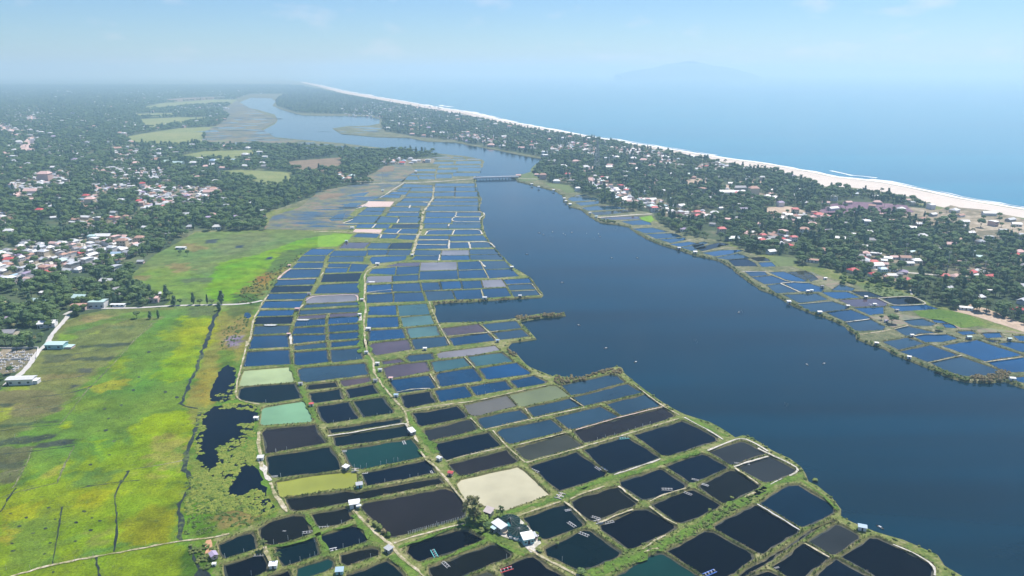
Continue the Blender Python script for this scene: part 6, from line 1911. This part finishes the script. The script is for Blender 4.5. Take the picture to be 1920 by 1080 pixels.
# ------------------------------------------------------------------ the farm with two net covered tanks
def tank(px, py, rad, label, mat, hgt=1.7):
    x, y, _ = G(px, py, LZ + .8)
    e = empty('round_tank', (x, y, LZ), 0); tag(e, label, 'tank')
    n = 28
    w = MB(); v = []
    for rr, z in ((rad, 0), (rad, hgt), (rad - .15, hgt), (rad - .15, .2)):
        v += [(rr * math.cos(i * 2 * math.pi / n), rr * math.sin(i * 2 * math.pi / n), z) for i in range(n)]
    w.add(v, [(k * n + i, k * n + (i + 1) % n, (k + 1) * n + (i + 1) % n, (k + 1) * n + i) for k in range(3) for i in range(n)])
    link('tank_wall', w.me('tank_wall'), 'tarp_teal', e)
    wa = MB(); wa.add([((rad - .15) * math.cos(i * 2 * math.pi / n), (rad - .15) * math.sin(i * 2 * math.pi / n), hgt - .5) for i in range(n)], [tuple(range(n))])
    link('water', wa.me('tank_water'), 'tarp_teal', e)
    pole = MB(); pole.tube((0, 0, 0), (0, 0, hgt + 1.3), .07, .05, 6); link('centre_pole', pole.me('tank_pole'), 'steel', e)
    for s in range(14):                       # the shade net hangs in gores from the centre pole
        a0, a1 = s * 2 * math.pi / 14, (s + 1) * 2 * math.pi / 14
        if s in (9, 10) and 'left' in label: continue
        g_ = MB(); am = (a0 + a1) / 2
        pr = []
        for u in (0.06, .5, 1.03):
            z = hgt + .04 + 1.15 * max(0.0, 1 - u) ** 1.5
            pr.append([(rad * u * math.cos(q), rad * u * math.sin(q), z - (.10 * u if q == am else 0)) for q in (a0, am, a1)])
        v = sum(pr, [])
        g_.add(v, [(k * 3 + i, k * 3 + i + 3, k * 3 + i + 4, k * 3 + i + 1) for k in range(2) for i in range(2)])
        link('net_panel', g_.me('tank_net'), mat, e)
        rp = MB(); rp.tube((.1, 0, hgt + 1.22), (rad * math.cos(a0), rad * math.sin(a0), hgt + .08), .02, .02, 4)
        link('rib', rp.me('tank_rib'), 'steel', e)
tank(956, 978.5, 4.7, 'round tank under a dark net, left and upper of the two at the farm', 'net_dark')
tank(972.5, 997, 4.7, 'round tank under a dark green net, right and lower of the two at the farm', 'net_dark')
def shed(px, py, L, W, H, rz, roof, wall, label, slope=.5, extra=True):
    x, y, _ = G(px, py, LZ + H)
    e = empty('shed', (x, y, LZ), rz); tag(e, label, 'shed')
    w = MB(); w.box(-L / 2, -W / 2, -.1, L / 2, W / 2, H); link('wall', w.me('shed_wall'), wall, e)
    r = MB(); o = .3
    v = [(-L / 2 - o, -W / 2 - o, H + .03), (L / 2 + o, -W / 2 - o, H + .03), (L / 2 + o, W / 2 + o, H + slope), (-L / 2 - o, W / 2 + o, H + slope)]
    v += [(a, c, d + .08) for a, c, d in v]
    r.add(v, [(4, 5, 6, 7), (3, 2, 1, 0), (0, 1, 5, 4), (1, 2, 6, 5), (2, 3, 7, 6), (3, 0, 4, 7)])
    for k in range(int(L / 1.2)): r.box(-L / 2 + k * 1.2 + .5, -W / 2 - o, H + slope * .5 + .05, -L / 2 + k * 1.2 + .54, -W / 2 - o + .03, H + slope * .5 + .06)
    link('roof', r.me('shed_roof'), roof, e)
    d = MB(); d.box(-.6, -W / 2 - .05, 0, .6, -W / 2 + .01, min(2.1, H - .1)); link('door', d.me('shed_door'), 'dark_opening', e)
    for k in (-.32, .32):
        q = MB(); q.box(L * k - .5, -W / 2 - .05, 1.0, L * k + .5, -W / 2 + .01, 1.8); link('window', q.me('shed_window'), 'dark_opening', e)
    return e
shed(936.5, 983, 6.6, 3.6, 2.8, -.86, 'roof_white', 'wall_grey', 'white roofed rectangular shed at the upper left of the farm tanks')
shed(926.5, 989, 2.2, 2.0, 2.0, -.8, 'roof_teal', 'wall_grey', 'tiny pale green roofed shed beside the large tree at the farm')
shed(989, 1005, 4.8, 4.6, 2.8, .3, 'roof_white', 'wall_aqua', 'white roofed shed with blue front right of the farm tanks')
shed(999, 1003, 2.6, 3.0, 2.0, .3, 'roof_metal', 'wall_pink', 'small pinkish lean to at the right of the farm', .3)
shed(916.5, 958, 3.8, 3.0, 2.0, -.55, 'thatch_pale', 'wall_cream', 'pinkish thatched roof hut beside the large olive tree', 1.2)
sheet('farm_yard', tp('T2', num('820,640 960,580 1040,580 1110,650 1200,740 1240,800 1180,850 1230,880 1150,880 1060,800 960,760 900,740 850,700')), LZ + .17, 'white_path', amp=.4, label='pale concrete yard around the farm tanks')
for (a, b, s, c, lb) in [(946, 1001, .5, 'wall_cream', 'cream sack pile between the farm tanks'), (1006, 1008, .45, 'wall_white', 'white tub at the right edge of the farm yard'), (968, 1013, .5, 'wall_white', 'white tub below the lower farm tank'),
                         (976, 1014, .4, 'wall_aqua', 'pale blue tub below the lower farm tank'), (958, 1010, .35, 'wall_white', 'small white tub at the lower left of the farm yard')]:
    x, y, _ = G(a, b, LZ); m_ = MB(); n_ = 10
    v = [(1.3 * s * 1.6 * math.cos(i * .6283) * k, 1.3 * s * math.sin(i * .6283) * k, z) for k, z in ((1, 0), (1.15, .9), (.95, .9), (.9, .5)) for i in range(n_)]
    m_.add(v, [(k * n_ + i, k * n_ + (i + 1) % n_, (k + 1) * n_ + (i + 1) % n_, (k + 1) * n_ + i) for k in range(3) for i in range(n_)] + [tuple(range(3 * n_, 4 * n_))])
    o = link('tub', m_.me('tub'), c, None, (x, y, LZ + .2)); tag(o, lb, 'tub')

# sluice gates, bank walls
def sluice(a, b, rz, label):
    x, y, _ = G(a, b, LZ); e = empty('sluice_gate', (x, y, LZ), rz); tag(e, label, 'sluice gate')
    for s in (-1, 1):
        m_ = MB(); m_.box(-1.9, s * 1.1 - .15, -.9, 1.9, s * 1.1 + .15, .45); link('side_wall', m_.me('sluice_wall'), 'concrete', e)
    m_ = MB(); m_.box(-.12, -.95, -.9, .12, .95, .9); link('gate_board', m_.me('sluice_board'), 'weathered_wood', e)
    m_ = MB(); m_.box(-.5, -1.3, .47, .5, 1.3, .6); link('footboard', m_.me('sluice_foot'), 'pale_wood', e)
for a, b, rz, lb in ((1048, 933, -.5, 'concrete sluice gate at the canal dike above the farm'), (1052, 928, -.5, 'small sluice gate just above the concrete one at the canal dike'), (666, 882, .2, 'small sluice gate between the olive yellow and teal ponds'),
                     (1122, 979, .4, 'sluice gate at the crossing of two dikes right of the farm'), (1738, 845, 0, 'x')):
    if lb != 'x': sluice(a, b, rz, lb)

# ------------------------------------------------------------------ stake fence along the brown pond
st = GP(num('765,1004 800,994 840,983 880,972'), LZ)
e = empty('stake_fence', (st[0][0], st[0][1], LZ), 0); tag(e, 'row of white stakes along the bottom bank of the big brown pond', 'fence')
sm_ = MB(); sm_.tube((0, 0, -.8), (.05, .05, 1.7), .13, .10, 5); smesh = sm_.me('stake'); smesh.materials.append(MAT['white_paint'])
tot = [math.dist(p, q) for p, q in zip(st, st[1:])]
for p, q in zip(st, st[1:]):
    k = int(math.dist(p, q) / .85)
    for i in range(k):
        u = (i + R.uniform(-.2, .2)) / k
        s = link('stake', smesh, None, e, (p[0] + (q[0] - p[0]) * u - st[0][0], p[1] + (q[1] - p[1]) * u - st[0][1] + .8, 0), R.random() * 6)
rl = MB()
for p, q in zip(st, st[1:]): rl.tube((p[0] - st[0][0], p[1] - st[0][1] + .8, .9), (q[0] - st[0][0], q[1] - st[0][1] + .8, .9), .025, .025, 4)
link('rail', rl.me('stake_rail'), 'rope', e)

# marker stakes at the pond edges
pm = MB(); pm.tube((0, 0, -1.0), (.06, .03, 1.9), .075, .055, 5); pmesh = pm.me('marker_stake'); pmesh.materials.append(MAT['white_paint'])
STK = tp('T1', num('95,925 255,885 505,808 627,772 750,738 960,675 1080,640 850,790 645,985 812,932 730,950 855,910 1230,800 1092,840 1325,925 315,1072 525,38 565,240 1290,160 1410,140 1460,128 1520,112 1555,110 1240,175 1190,165 1445,290')) + \
      tp('T2', num('128,250 195,240 25,105 1415,950 945,930 355,650')) + tp('T7', num('110,868 182,835 250,815 328,800 440,765 500,745 565,720 625,700')) + \
      tp('T5', num('435,930 525,915 920,690 1060,670 350,515 180,215 1180,650 1290,630 1400,610 1120,155 1320,1040 1370,1030 1465,1010 1100,1065 1200,1055')) + \
      tp('T6', num('765,445 840,430 700,450 760,370 1480,750')) + tp('M1', num('725,808 870,790 1045,780 1150,770'))
for a, b in STK:
    x, y, _ = G(a, b, LZ)
    o = link('marker_stake', pmesh, None, None, (x, y + .6, LZ - .2), R.random() * 6)
    o.scale = (1 + y / 900,) * 2 + (1,)
    tag(o, 'thin white stake standing in the water at a pond edge', 'stake', 'white stakes at the pond edges')

# ------------------------------------------------------------------ paddle aerators and floats
am = {}
f_ = MB(); 
for s in (-1, 1):
    f_.box(-3.0, s * .9 - .16, -.05, 3.0, s * .9 + .16, .22)
    f_.box(-3.3, s * .9 - .1, .05, -3.0, s * .9 + .1, .2)
am['float'] = f_.me('aerator_float')
f_ = MB()
for k in range(4): f_.tube((-2.4 + k * 1.6, -1.0, .35), (-2.4 + k * 1.6, 1.0, .35), .06, .06, 5)
am['axle'] = f_.me('aerator_axle')
f_ = MB()
for k in range(8):
    a = k * math.pi / 4
    f_.add([(-.03, 0, 0), (.03, 0, 0), (.03, .42 * math.cos(a), .42 * math.sin(a)), (-.03, .42 * math.cos(a), .42 * math.sin(a))], [(0, 1, 2, 3)])
    f_.box(-.16, .36 * math.cos(a) - .04, .36 * math.sin(a) - .04, .16, .36 * math.cos(a) + .04, .36 * math.sin(a) + .04)
am['paddle_wheel'] = f_.me('aerator_wheel')
for k, mt in (('float', 'float_blue'), ('axle', 'steel'), ('paddle_wheel', 'white_paint')): am[k].materials.append(MAT[mt])
def aer(t, x, y, ang, mt, label, sc=1.0, L=1.0):
    a, b = tp(t, [(x, y)])[0]
    x, y, _ = G(a, b, .6)
    e = empty('paddle_aerator', (x, y, .62), ang); e.scale = (sc * L, sc, sc); tag(e, label, 'aerator')
    matlink(link('float', am['float'], None, e), mt); link('axle', am['axle'], None, e)
    for k in range(4): link('paddle_wheel', am['paddle_wheel'], None, e, (-2.4 + k * 1.6, 0, .38))
for args in [('T2', 335, 892, -1.15, 'float_teal', 'teal floating aerator in the rounded pond at the bottom', .9), ('T2', 940, 1028, .45, 'float_red', 'red and white floating aerator near the bottom edge', 1.0),
             ('T2', 430, 985, -.9, 'steel', 'grey aerator in the dark pond right below the teal one', .8), ('T3', 1130, 1055, .5, 'float_blue', 'bright blue floating aerator at the bottom of a dark pond', 1.0),
             ('T3', 1090, 312, -.6, 'white_paint', 'white slim aerator in the pond right of a dike crossing', .6), ('T3', 1005, 268, -.45, 'steel', 'grey slim float above the dike crossing', .6),
             ('T3', 770, 350, -.05, 'steel', 'grey floating frame left of the dike crossing', .9), ('T3', 945, 385, -.7, 'steel', 'grey slim float just below the dike crossing', .7),
             ('T3', 68, 730, -.6, 'steel', 'grey slim float right below the farm side dike crossing', .8), ('T3', 168, 590, -.5, 'steel', 'grey slim float above the farm side dike crossing', .7),
             ('T3', 280, 628, .35, 'steel', 'grey slim float right of the farm side dike crossing', .8), ('T2', 1495, 648, -.9, 'steel', 'grey float in the pond just right of the farm', .8),
             ('T7', 405, 818, .2, 'float_teal', 'teal floating aerator under the long diagonal dike', .95), ('T3', 235, 182, -.9, 'float_blue', 'pale blue float at the thin dike end right of the sandy pond', .8),
             ('T3', 185, 175, -1.0, 'steel', 'grey float left of the thin dike end', .7), ('T5', 1520, 856, -1.2, 'white_paint', 'white float in the teal green pond', .7),
             ('T5', 1003, 930, .2, 'white_paint', 'white float at the left corner of the teal green pond', .7), ('T1', 512, 242, .15, 'white_paint', 'white float in the navy pond above the olive yellow one', .6),
             ('T1', 800, 712, .15, 'steel', 'grey frame at the right corner of a lower left pond', .8), ('T1', 932, 672, .1, 'steel', 'grey frame at the bottom of a small lower left pond', .8),
             ('T1', 990, 862, .35, 'white_paint', 'white slim float at the bottom of a lower left pond', .9), ('T1', 385, 905, .1, 'steel', 'grey slim float under a lower left dike', .7),
             ('T1', 1275, 212, .1, 'white_paint', 'white float right of the olive yellow pond', .6), ('T2', 312, 205, -1.2, 'white_paint', 'white float at the right end of a navy pond', .5),
             ('T2', 1465, 525, .3, 'white_paint', 'white float in the pond right of the farm', .55), ('T2', 1185, 195, -.7, 'steel', 'grey slim float in the dark teal pond', .8),
             ('R4', 75, 380, .0, 'white_paint', 'white float in the mauve right bank pond', 1.3), ('T3', 1360, 128, -.2, 'steel', 'grey float beside the pinkish dike in the corner ponds', .5),
             ('T3', 1455, 132, 1.4, 'white_paint', 'white float just under the pinkish dike', .4), ('T4', 255, 1010, .3, 'steel', 'small float in the bottom pond beside the canal', .35),
             ('T1', 600, 700, 0, 'white_paint', 'tiny white float in the largest lower left pond', .25)]:
    aer(*args)
# white tarps lying at pond edges
for a, b, w_, lb in ((568, 600, 11, 'long white tarp at the edge of a narrow mid left pond'), (507, 610, 11, 'long white tarp lying on a thin dike at the left ponds'), (697, 529, 7, 'white covered raft at the corner of the small grey pond')):
    x, y, _ = G(a, b, LZ); m_ = MB()
    v = []; n_ = 14
    for i in range(n_):
        u = i / (n_ - 1); ww = 1.5 * (1 - abs(2 * u - 1) ** 6)
        v += [(w_ * (u - .5), -ww, .0), (w_ * (u - .5), 0, .55 + .1 * math.sin(i * 2)), (w_ * (u - .5), ww, .0)]
    m_.add(v, [(3 * i + k, 3 * i + 3 + k, 3 * i + 4 + k, 3 * i + 1 + k) for i in range(n_ - 1) for k in range(2)])
    o = link('tarp', m_.me('tarp'), 'roof_white', None, (x, y, LZ + .25)); tag(o, lb, 'tarp')

# ------------------------------------------------------------------ boats on the lagoon
def boat_meshes():
    L, n_ = 6.0, 9; v = []; h = MB()
    for i in range(n_):
        u = i / (n_ - 1); w = .75 * math.sin(math.pi * (.06 + .88 * u)) ** .7; x = L * (u - .5); sh = .35 * (2 * u - 1) ** 2
        v += [(x, -w, .42 + sh), (x, -w * .6, .0 + sh * .5), (x, w * .6, .0 + sh * .5), (x, w, .42 + sh)]
    h.add(v, [(4 * i + k, 4 * i + 4 + k, 4 * i + 5 + k, 4 * i + 1 + k) for i in range(n_ - 1) for k in range(3)] + [(0, 1, 2, 3), (4 * n_ - 1, 4 * n_ - 2, 4 * n_ - 3, 4 * n_ - 4)])
    s = MB()
    for x in (-1.6, 0, 1.6): s.box(x - .15, -.62, .34, x + .15, .62, .39)
    c = MB(); m_ = 7; v = []
    for x in (-1.0, 1.0): v += [(x, .68 * math.cos(math.pi * k / (m_ - 1)), .42 + .75 * math.sin(math.pi * k / (m_ - 1))) for k in range(m_)]
    c.add(v, [(k, k + 1, m_ + k + 1, m_ + k) for k in range(m_ - 1)])
    r = h.me('boat_hull'), s.me('boat_seat'), c.me('boat_canopy')
    r[0].materials.append(MAT['weathered_wood']); r[1].materials.append(MAT['pale_wood']); r[2].materials.append(MAT['white_paint'])
    return r
BM_ = boat_meshes()
for k, (a, b) in enumerate(num('1011,437 1019,440 1036,435 1056,438 1060,441 1072,436 1100,438 1122,439 1125,444 988,477 1147,484 1195,484 1385,586 1545,682 1513,684 1136,653 1192,679 1085,610 1054,530 1650,989')):
    x, y, _ = G(a, b, .1)
    e = empty('boat', (x, y, .05), R.uniform(0, 3)); e.scale = (.62,) * 3
    pl = 'on the wide blue reach below the bridge' if b < 470 else 'on the middle of the lagoon' if b < 600 else 'on the dark lower lagoon'
    tag(e, f'small wooden fishing boat with a pale canopy {pl}', 'boat', f'small fishing boats {pl}')
    link('hull', BM_[0], None, e); link('seat', BM_[1], None, e); link('canopy', BM_[2], None, e)
# net stakes in the lagoon
NSM = MB(); NSM.tube((0, 0, -1), (0.2, 0, 2.2), .09, .06, 4); nsm = NSM.me('net_stake'); nsm.materials.append(MAT['pale_wood'])
for (a, b) in num('1385,586 1150,430 1030,444 1110,448 1640,560 1300,640 1470,760'):
    for j in range(4):
        x, y, _ = G(a + j * 2.2, b + j * R.uniform(-.5, 1.4), 0)
        o = link('net_stake', nsm, None, None, (x, y, 0)); tag(o, 'thin pale net stake rising from the lagoon', 'stake', 'net stakes in the lagoon')

# ------------------------------------------------------------------ the bridge
p0, p1 = Vector(G(888, 334.2, 3)), Vector(G(972, 331.8, 3))
L = (p1 - p0).length; ang = math.atan2(p1.y - p0.y, p1.x - p0.x)
e = empty('bridge', (p0.x, p0.y, 0), ang); tag(e, 'long low white bridge crossing the lagoon in the distance', 'bridge')
d = MB(); d.box(0, -4.5, 2.6, L, 4.5, 3.3); link('deck', d.me('bridge_deck'), 'white_paint', e)
for s in (-1, 1):
    m_ = MB(); m_.box(0, s * 4.7 - .2, 3.3, L, s * 4.7 + .2, 5.0); link('parapet', m_.me('bridge_parapet'), 'white_paint', e)
pmh = MB()
for s in (-3, 0, 3): pmh.tube((0, s, -1), (0, s, 2.3), .35, .35, 8)
pmh.box(-.4, -4.3, 2.2, .4, 4.3, 2.6)
pmm = pmh.me('bridge_pier'); pmm.materials.append(MAT['concrete'])
for k in range(1, 14): link('pier', pmm, None, e, (L * k / 14, 0, 0))

# ------------------------------------------------------------------ masts and poles
def pylon(px, pyb, H, w, label, name='lattice_tower'):
    x, y, _ = G(px, pyb, LZ); e = empty(name, (x, y, LZ), .3); tag(e, label, 'tower')
    for sx, sy in ((1, 1), (1, -1), (-1, -1), (-1, 1)):
        m_ = MB(); m_.tube((sx * w, sy * w, 0), (sx * w * .15, sy * w * .15, H), w * .09, w * .06, 4); link('leg', m_.me('tower_leg'), 'steel', e)
    for k in range(8):
        z0, z1 = H * k / 8, H * (k + 1) / 8; r0, r1 = w * (1 - .85 * k / 8), w * (1 - .85 * (k + 1) / 8); m_ = MB()
        for (ax, ay), (bx, by) in (((1, 1), (1, -1)), ((1, -1), (-1, -1)), ((-1, -1), (-1, 1)), ((-1, 1), (1, 1))):
            m_.tube((ax * r0, ay * r0, z0), (bx * r1, by * r1, z1), w * .045, w * .045, 4); m_.tube((ax * r1, ay * r1, z1), (bx * r1, by * r1, z1), w * .04, w * .04, 4)
        link('bracing', m_.me('tower_bracing'), 'steel', e)
    for z in (.86, .94):
        m_ = MB(); m_.box(-w * .7, -.25, H * z, w * .7, .25, H * z + .4); link('cross_arm', m_.me('tower_arm'), 'steel', e)
pylon(1119, 323, 62, 5.5, 'tall pale lattice tower above the houses right of the bridge')
pylon(413, 342, 34, 3.2, 'pale lattice mast in the trees beyond the long left village row')
def pole(px, pyb, H, label, arm=True, grp=None):
    x, y, _ = G(px, pyb, LZ); e = empty('utility_pole', (x, y, LZ), R.uniform(-.4, .4)); tag(e, label, 'pole', grp)
    m_ = MB(); m_.tube((0, 0, -.5), (0, 0, H), .30, .20, 7); link('shaft', m_.me('pole_shaft'), 'concrete', e)
    if arm:
        for z in (H - .6, H - 1.8):
            m_ = MB(); m_.box(-1.5, -.12, z, 1.5, .12, z + .22); link('cross_arm', m_.me('pole_arm'), 'steel', e)
        for sx in (-1.3, 0, 1.3):
            m_ = MB(); m_.tube((sx, 0, H - .4), (sx, 0, H), .1, .07, 5); link('insulator', m_.me('pole_insulator'), 'white_paint', e)
for a, b, H, lb in ((1776, 506, 20, 'tall double headed pole behind the red roofs, left of two'), (1844, 517, 16, 'pale pole above the houses at the foot of the right forest'), (1697, 484, 17, 'tall thin pole over the trees left of the red roofs'),
                    (1591, 464, 14, 'thin pole in the right forest left of the village'), (1809, 504, 10, 'short pole between houses of the right forest village'), (1197, 378, 16, 'thin pole in the village beside the causeway'),
                    (1151, 356, 20, 'thin tall pole in the village beside the narrow right ponds'), (903, 265, 40, 'tall thin mast on the far right shore'), (1477, 432, 16, 'thin pole rising from the middle of the right forest'),
                    (1422, 440, 14, 'thin pole in the trees behind the right front village'), (1377, 413, 14, 'thin pole in the palm grove'), (1231, 360, 14, 'thin pole in the trees above the causeway village')):
    pole(a, b, H, lb)
for a, b in num('12,1068 57,1068 175,1044 141,1052 274,1023 66,790 28,822 140,770 208,738 330,1013'):
    x, y, _ = G(a, b, LZ)
    m_ = MB(); m_.tube((0, 0, -.3), (0.05, 0, 2.4), .07, .05, 5)
    tag(link('marsh_post', m_.me('marsh_post'), 'pale_wood', None, (x, y, LZ)), 'thin pale post standing in the left marsh', 'post', 'posts in the left marsh')
for a, b in num('692,344 718,342 1031,0'):
    if b: pole(a, b, 20, 'far pole beside the pale road before the bridge', True, 'poles along the road to the bridge')

# ------------------------------------------------------------------ buildings at the near left edge
def near_building(px, py, L, W, H, rz, wall, roof, label, rise=1.2, windows=3, annex=None):
    x, y, _ = G(px, py, LZ); e = empty('building', (x, y, LZ), rz); tag(e, label, 'house')
    w = MB(); w.box(-L / 2, -W / 2, -.2, L / 2, W / 2, H); link('wall', w.me('b_wall'), wall, e)
    r = MB(); o = .5; X1, Y1 = L / 2 + o, W / 2 + o
    v = [(-X1, -Y1, H + .01), (X1, -Y1, H + .01), (X1, Y1, H + .01), (-X1, Y1, H + .01), (-X1, 0, H + rise), (X1, 0, H + rise)]
    v += [(a, b, c + .12) for a, b, c in v]
    r.add(v, [(6, 7, 11, 10), (8, 9, 10, 11), (0, 4, 5, 1), (2, 5, 4, 3), (0, 1, 7, 6), (2, 3, 9, 8), (1, 5, 11, 7), (5, 2, 8, 11), (3, 4, 10, 9), (4, 0, 6, 10)])
    link('roof', r.me('b_roof'), roof, e)
    for k in range(windows):
        q = MB(); cx = -L / 2 + L * (k + .5) / windows; q.box(cx - .8, -W / 2 - .06, 1.2, cx + .8, -W / 2 + .02, 2.4); link('window', q.me('b_window'), 'dark_opening', e)
    q = MB(); q.box(-L / 2 + .3, -W / 2 - .09, 0, -L / 2 + 1.4, -W / 2 + .02, 2.3); link('door', q.me('b_door'), 'dark_opening', e)
    if annex:
        ax, aL, aW, aH, am_ = annex
        q = MB(); q.box(ax - aL / 2, -aW / 2, -.1, ax + aL / 2, aW / 2, aH); link('annex', q.me('b_annex'), am_, e)
        q = MB(); q.box(ax - aL / 2 - .2, -aW / 2 - .2, aH + .02, ax + aL / 2 + .2, aW / 2 + .2, aH + .15); link('annex_roof', q.me('b_annex_roof'), roof, e)
near_building(107, 652, 13.5, 7.0, 3.6, 0.0, 'wall_aqua', 'roof_teal', 'pale teal roofed aqua house at the edge of the middle meadow', .8, 2, (9.8, 5.0, 5.5, 1.5, 'wall_pink'))
near_building(42, 719, 16.5, 6.0, 4.0, 0.08, 'wall_white', 'roof_white', 'long low white house with dark openings at the lower left meadow edge', .7, 3, (9.3, 3.0, 4.5, 2.6, 'wall_white'))
near_building(186, 575, 13, 9, 5.6, 0.05, 'wall_white', 'roof_teal', 'white two storey house with pale green roof by the meadow road', .6, 3, (-9, 5.0, 7, 3.0, 'wall_white'))
near_building(149, 567, 15, 9, 5.5, -.1, 'wall_cream', 'roof_teal', 'wide house with pale green roof behind the meadow road, left of the two storey one', 2.2, 3)
near_building(150, 580, 12, 6, 4.5, 0.05, 'wall_pink', 'roof_tile', 'unfinished brownish pink house right at the bend of the lane', .4, 4)
near_building(90, 612, 12.5, 8, 3.6, .25, 'wall_white', 'roof_white', 'white curved shed beside the pale lane in the left garden wood', 1.6, 2)
near_building(76, 570, 18, 8, 3.5, -.12, 'wall_cream', 'roof_teal', 'long house with whitish green roof hidden in the left wood', 1.8, 2)
near_building(12, 604, 9, 8, 3.5, .1, 'wall_grey', 'roof_violet', 'grey lilac roofed house at the left edge among trees', 1.4, 2)
near_building(14, 629, 14, 9, 3.2, .05, 'wall_cream', 'roof_grey', 'brownish roofed house at the left edge above the dark tree row', 1.8, 2)
near_building(222, 575, 12, 3, 2.4, 0.02, 'wall_white', 'roof_white', 'long white wall like shed beside the meadow road', .3, 3)
near_building(291, 566, 7, 6, 4.2, .1, 'wall_pink', 'roof_pink', 'small pinkish house behind roadside trees between the meadows', 1.2, 2)
near_building(340, 467, 11, 5, 2.4, .0, 'wall_white', 'roof_white', 'low white shed at the upper meadow edge', .5, 2)
# walled cemetery with rows of white tombs
tb = MB(); tb.box(-1.3, -.7, 0, 1.3, .7, .8); tb.box(-1.0, -.45, .8, 1.0, .45, 1.15); tb.box(1.0, -.5, .8, 1.3, .5, 2.0); tmesh = tb.me('tomb'); tmesh.materials.append(MAT['wall_white'])
sheet('cemetery_ground', num('-60,652 72,655 66,676 30,698 0,702 -60,702'), LZ + .12, 'village_soil', amp=.5)
for row in range(9):
    for k in range(12):
        a = -8 + k * 6.0 + row * -1.2 + R.uniform(-2, 2); b = 662 + row * 4.4 + R.uniform(-1.5, 1.5)
        if b > 676 and a > 62 - (b - 676) * 1.6: continue
        if a > 66 or R.random() < .42: continue
        x, y, _ = G(a, b, LZ)
        o = link('tomb', tmesh, None, None, (x, y, LZ + .1), .12 + R.uniform(-.05, .05)); o.scale = (R.uniform(.45, .85),) * 3
        tag(o, 'low white tomb in the rows of the cemetery at the lower left edge', 'tomb', 'white tombs in the left cemetery')
for s in ('-20,655 72,653', '72,653 68,673', '-20,677 50,674'):
    w_ = GP(num(s), LZ); (x0, y0), (x1, y1) = w_
    L_ = math.dist(*w_); m_ = MB(); m_.box(0, -.15, -.1, L_, .15, 1.3)
    o = link('cemetery_wall', m_.me('cemetery_wall'), 'wall_white', None, (x0, y0, LZ), math.atan2(y1 - y0, x1 - x0))
    tag(o, {'-': 'low white wall', '7': 'low white wall'}[s[0]] + (' along the far side of the cemetery' if '655' in s else ' along the lane side of the cemetery' if s[0] == '7' else ' between the two halves of the cemetery'), 'wall')

# ------------------------------------------------------------------ far island and the air
def hill(name, prof, dist, depth, label):
    V, F = [], []
    n = len(prof); m = 9
    for i, (px, py) in enumerate(prof):
        x = (px - 960) / FPX * dist; h = max(0.0, CAMZ + dist * (132 - py) / FPX)
        for j in range(m):
            u = j / (m - 1) * 2 - 1
            k = (1 - abs(u) ** 1.3)
            V.append((x + 40 * math.sin(i * 1.7 + j), dist + depth * u, -1 + (h + 1) * k * (1 + .05 * math.sin(i * 2.1 + j * 1.3) * (1 - k))))
    for i in range(n - 1):
        for j in range(m - 1): F.append((i * m + j, i * m + j + 1, (i + 1) * m + j + 1, (i + 1) * m + j))
    o = link(name, mesh(name, V, F, True), 'hill_green'); struct(o, label)
hill('far_island', num('1150,139 1175,133 1200,129 1222,126 1240,121 1258,119 1272,116.5 1288,117 1305,120 1320,124 1340,126 1358,128 1372,132 1395,139'), 19000, 900, 'faint blue hilly island on the sea horizon')
hz = MB(); hz.box(-62000, -2500, -2, 62000, 62500, 345)
hm = bpy.data.materials.new('haze'); hm.use_nodes = True; ht = hm.node_tree
for n_ in list(ht.nodes): ht.nodes.remove(n_)
ho = ht.nodes.new('ShaderNodeOutputMaterial'); hv = ht.nodes.new('ShaderNodeVolumePrincipled')
hv.inputs['Color'].default_value = (0.50, 0.775, 1.0, 1); hv.inputs['Absorption Color'].default_value = (0.28, 0.28, 0.28, 1); hv.inputs['Density'].default_value = HAZE_D; hv.inputs['Anisotropy'].default_value = 0.25
ht.links.new(hv.outputs[0], ho.inputs['Volume']); MAT['haze'] = hm
o = link('haze', hz.me('haze'), 'haze'); stuff(o, 'thin blue haze over the whole coast')

# ------------------------------------------------------------------ labels that tell alike things apart by their order in the view
ORD = ['', 'second', 'third', 'fourth', 'fifth', 'sixth', 'seventh', 'eighth', 'ninth']
same = {}
for o in scene.objects:
    if o.parent is None and 'category' in o and o['category'] in ('house', 'tree', 'palm', 'bush', 'boat'): same.setdefault(o['label'], []).append(o)
for lb, os_ in same.items():
    if not 2 <= len(os_) <= 9: continue
    os_.sort(key=lambda o: PX(o.location.x, o.location.y, o.location.z)[0])
    n_ = len(os_)
    for i, o in enumerate(os_):
        tail = ('left one of two' if i == 0 else 'right one of two') if n_ == 2 else 'leftmost' if i == 0 else 'rightmost' if i == n_ - 1 else 'middle one' if n_ == 3 else ORD[i] + ' from left'
        new = lb + ', ' + tail
        if len(new.split()) <= 16: o['label'] = new
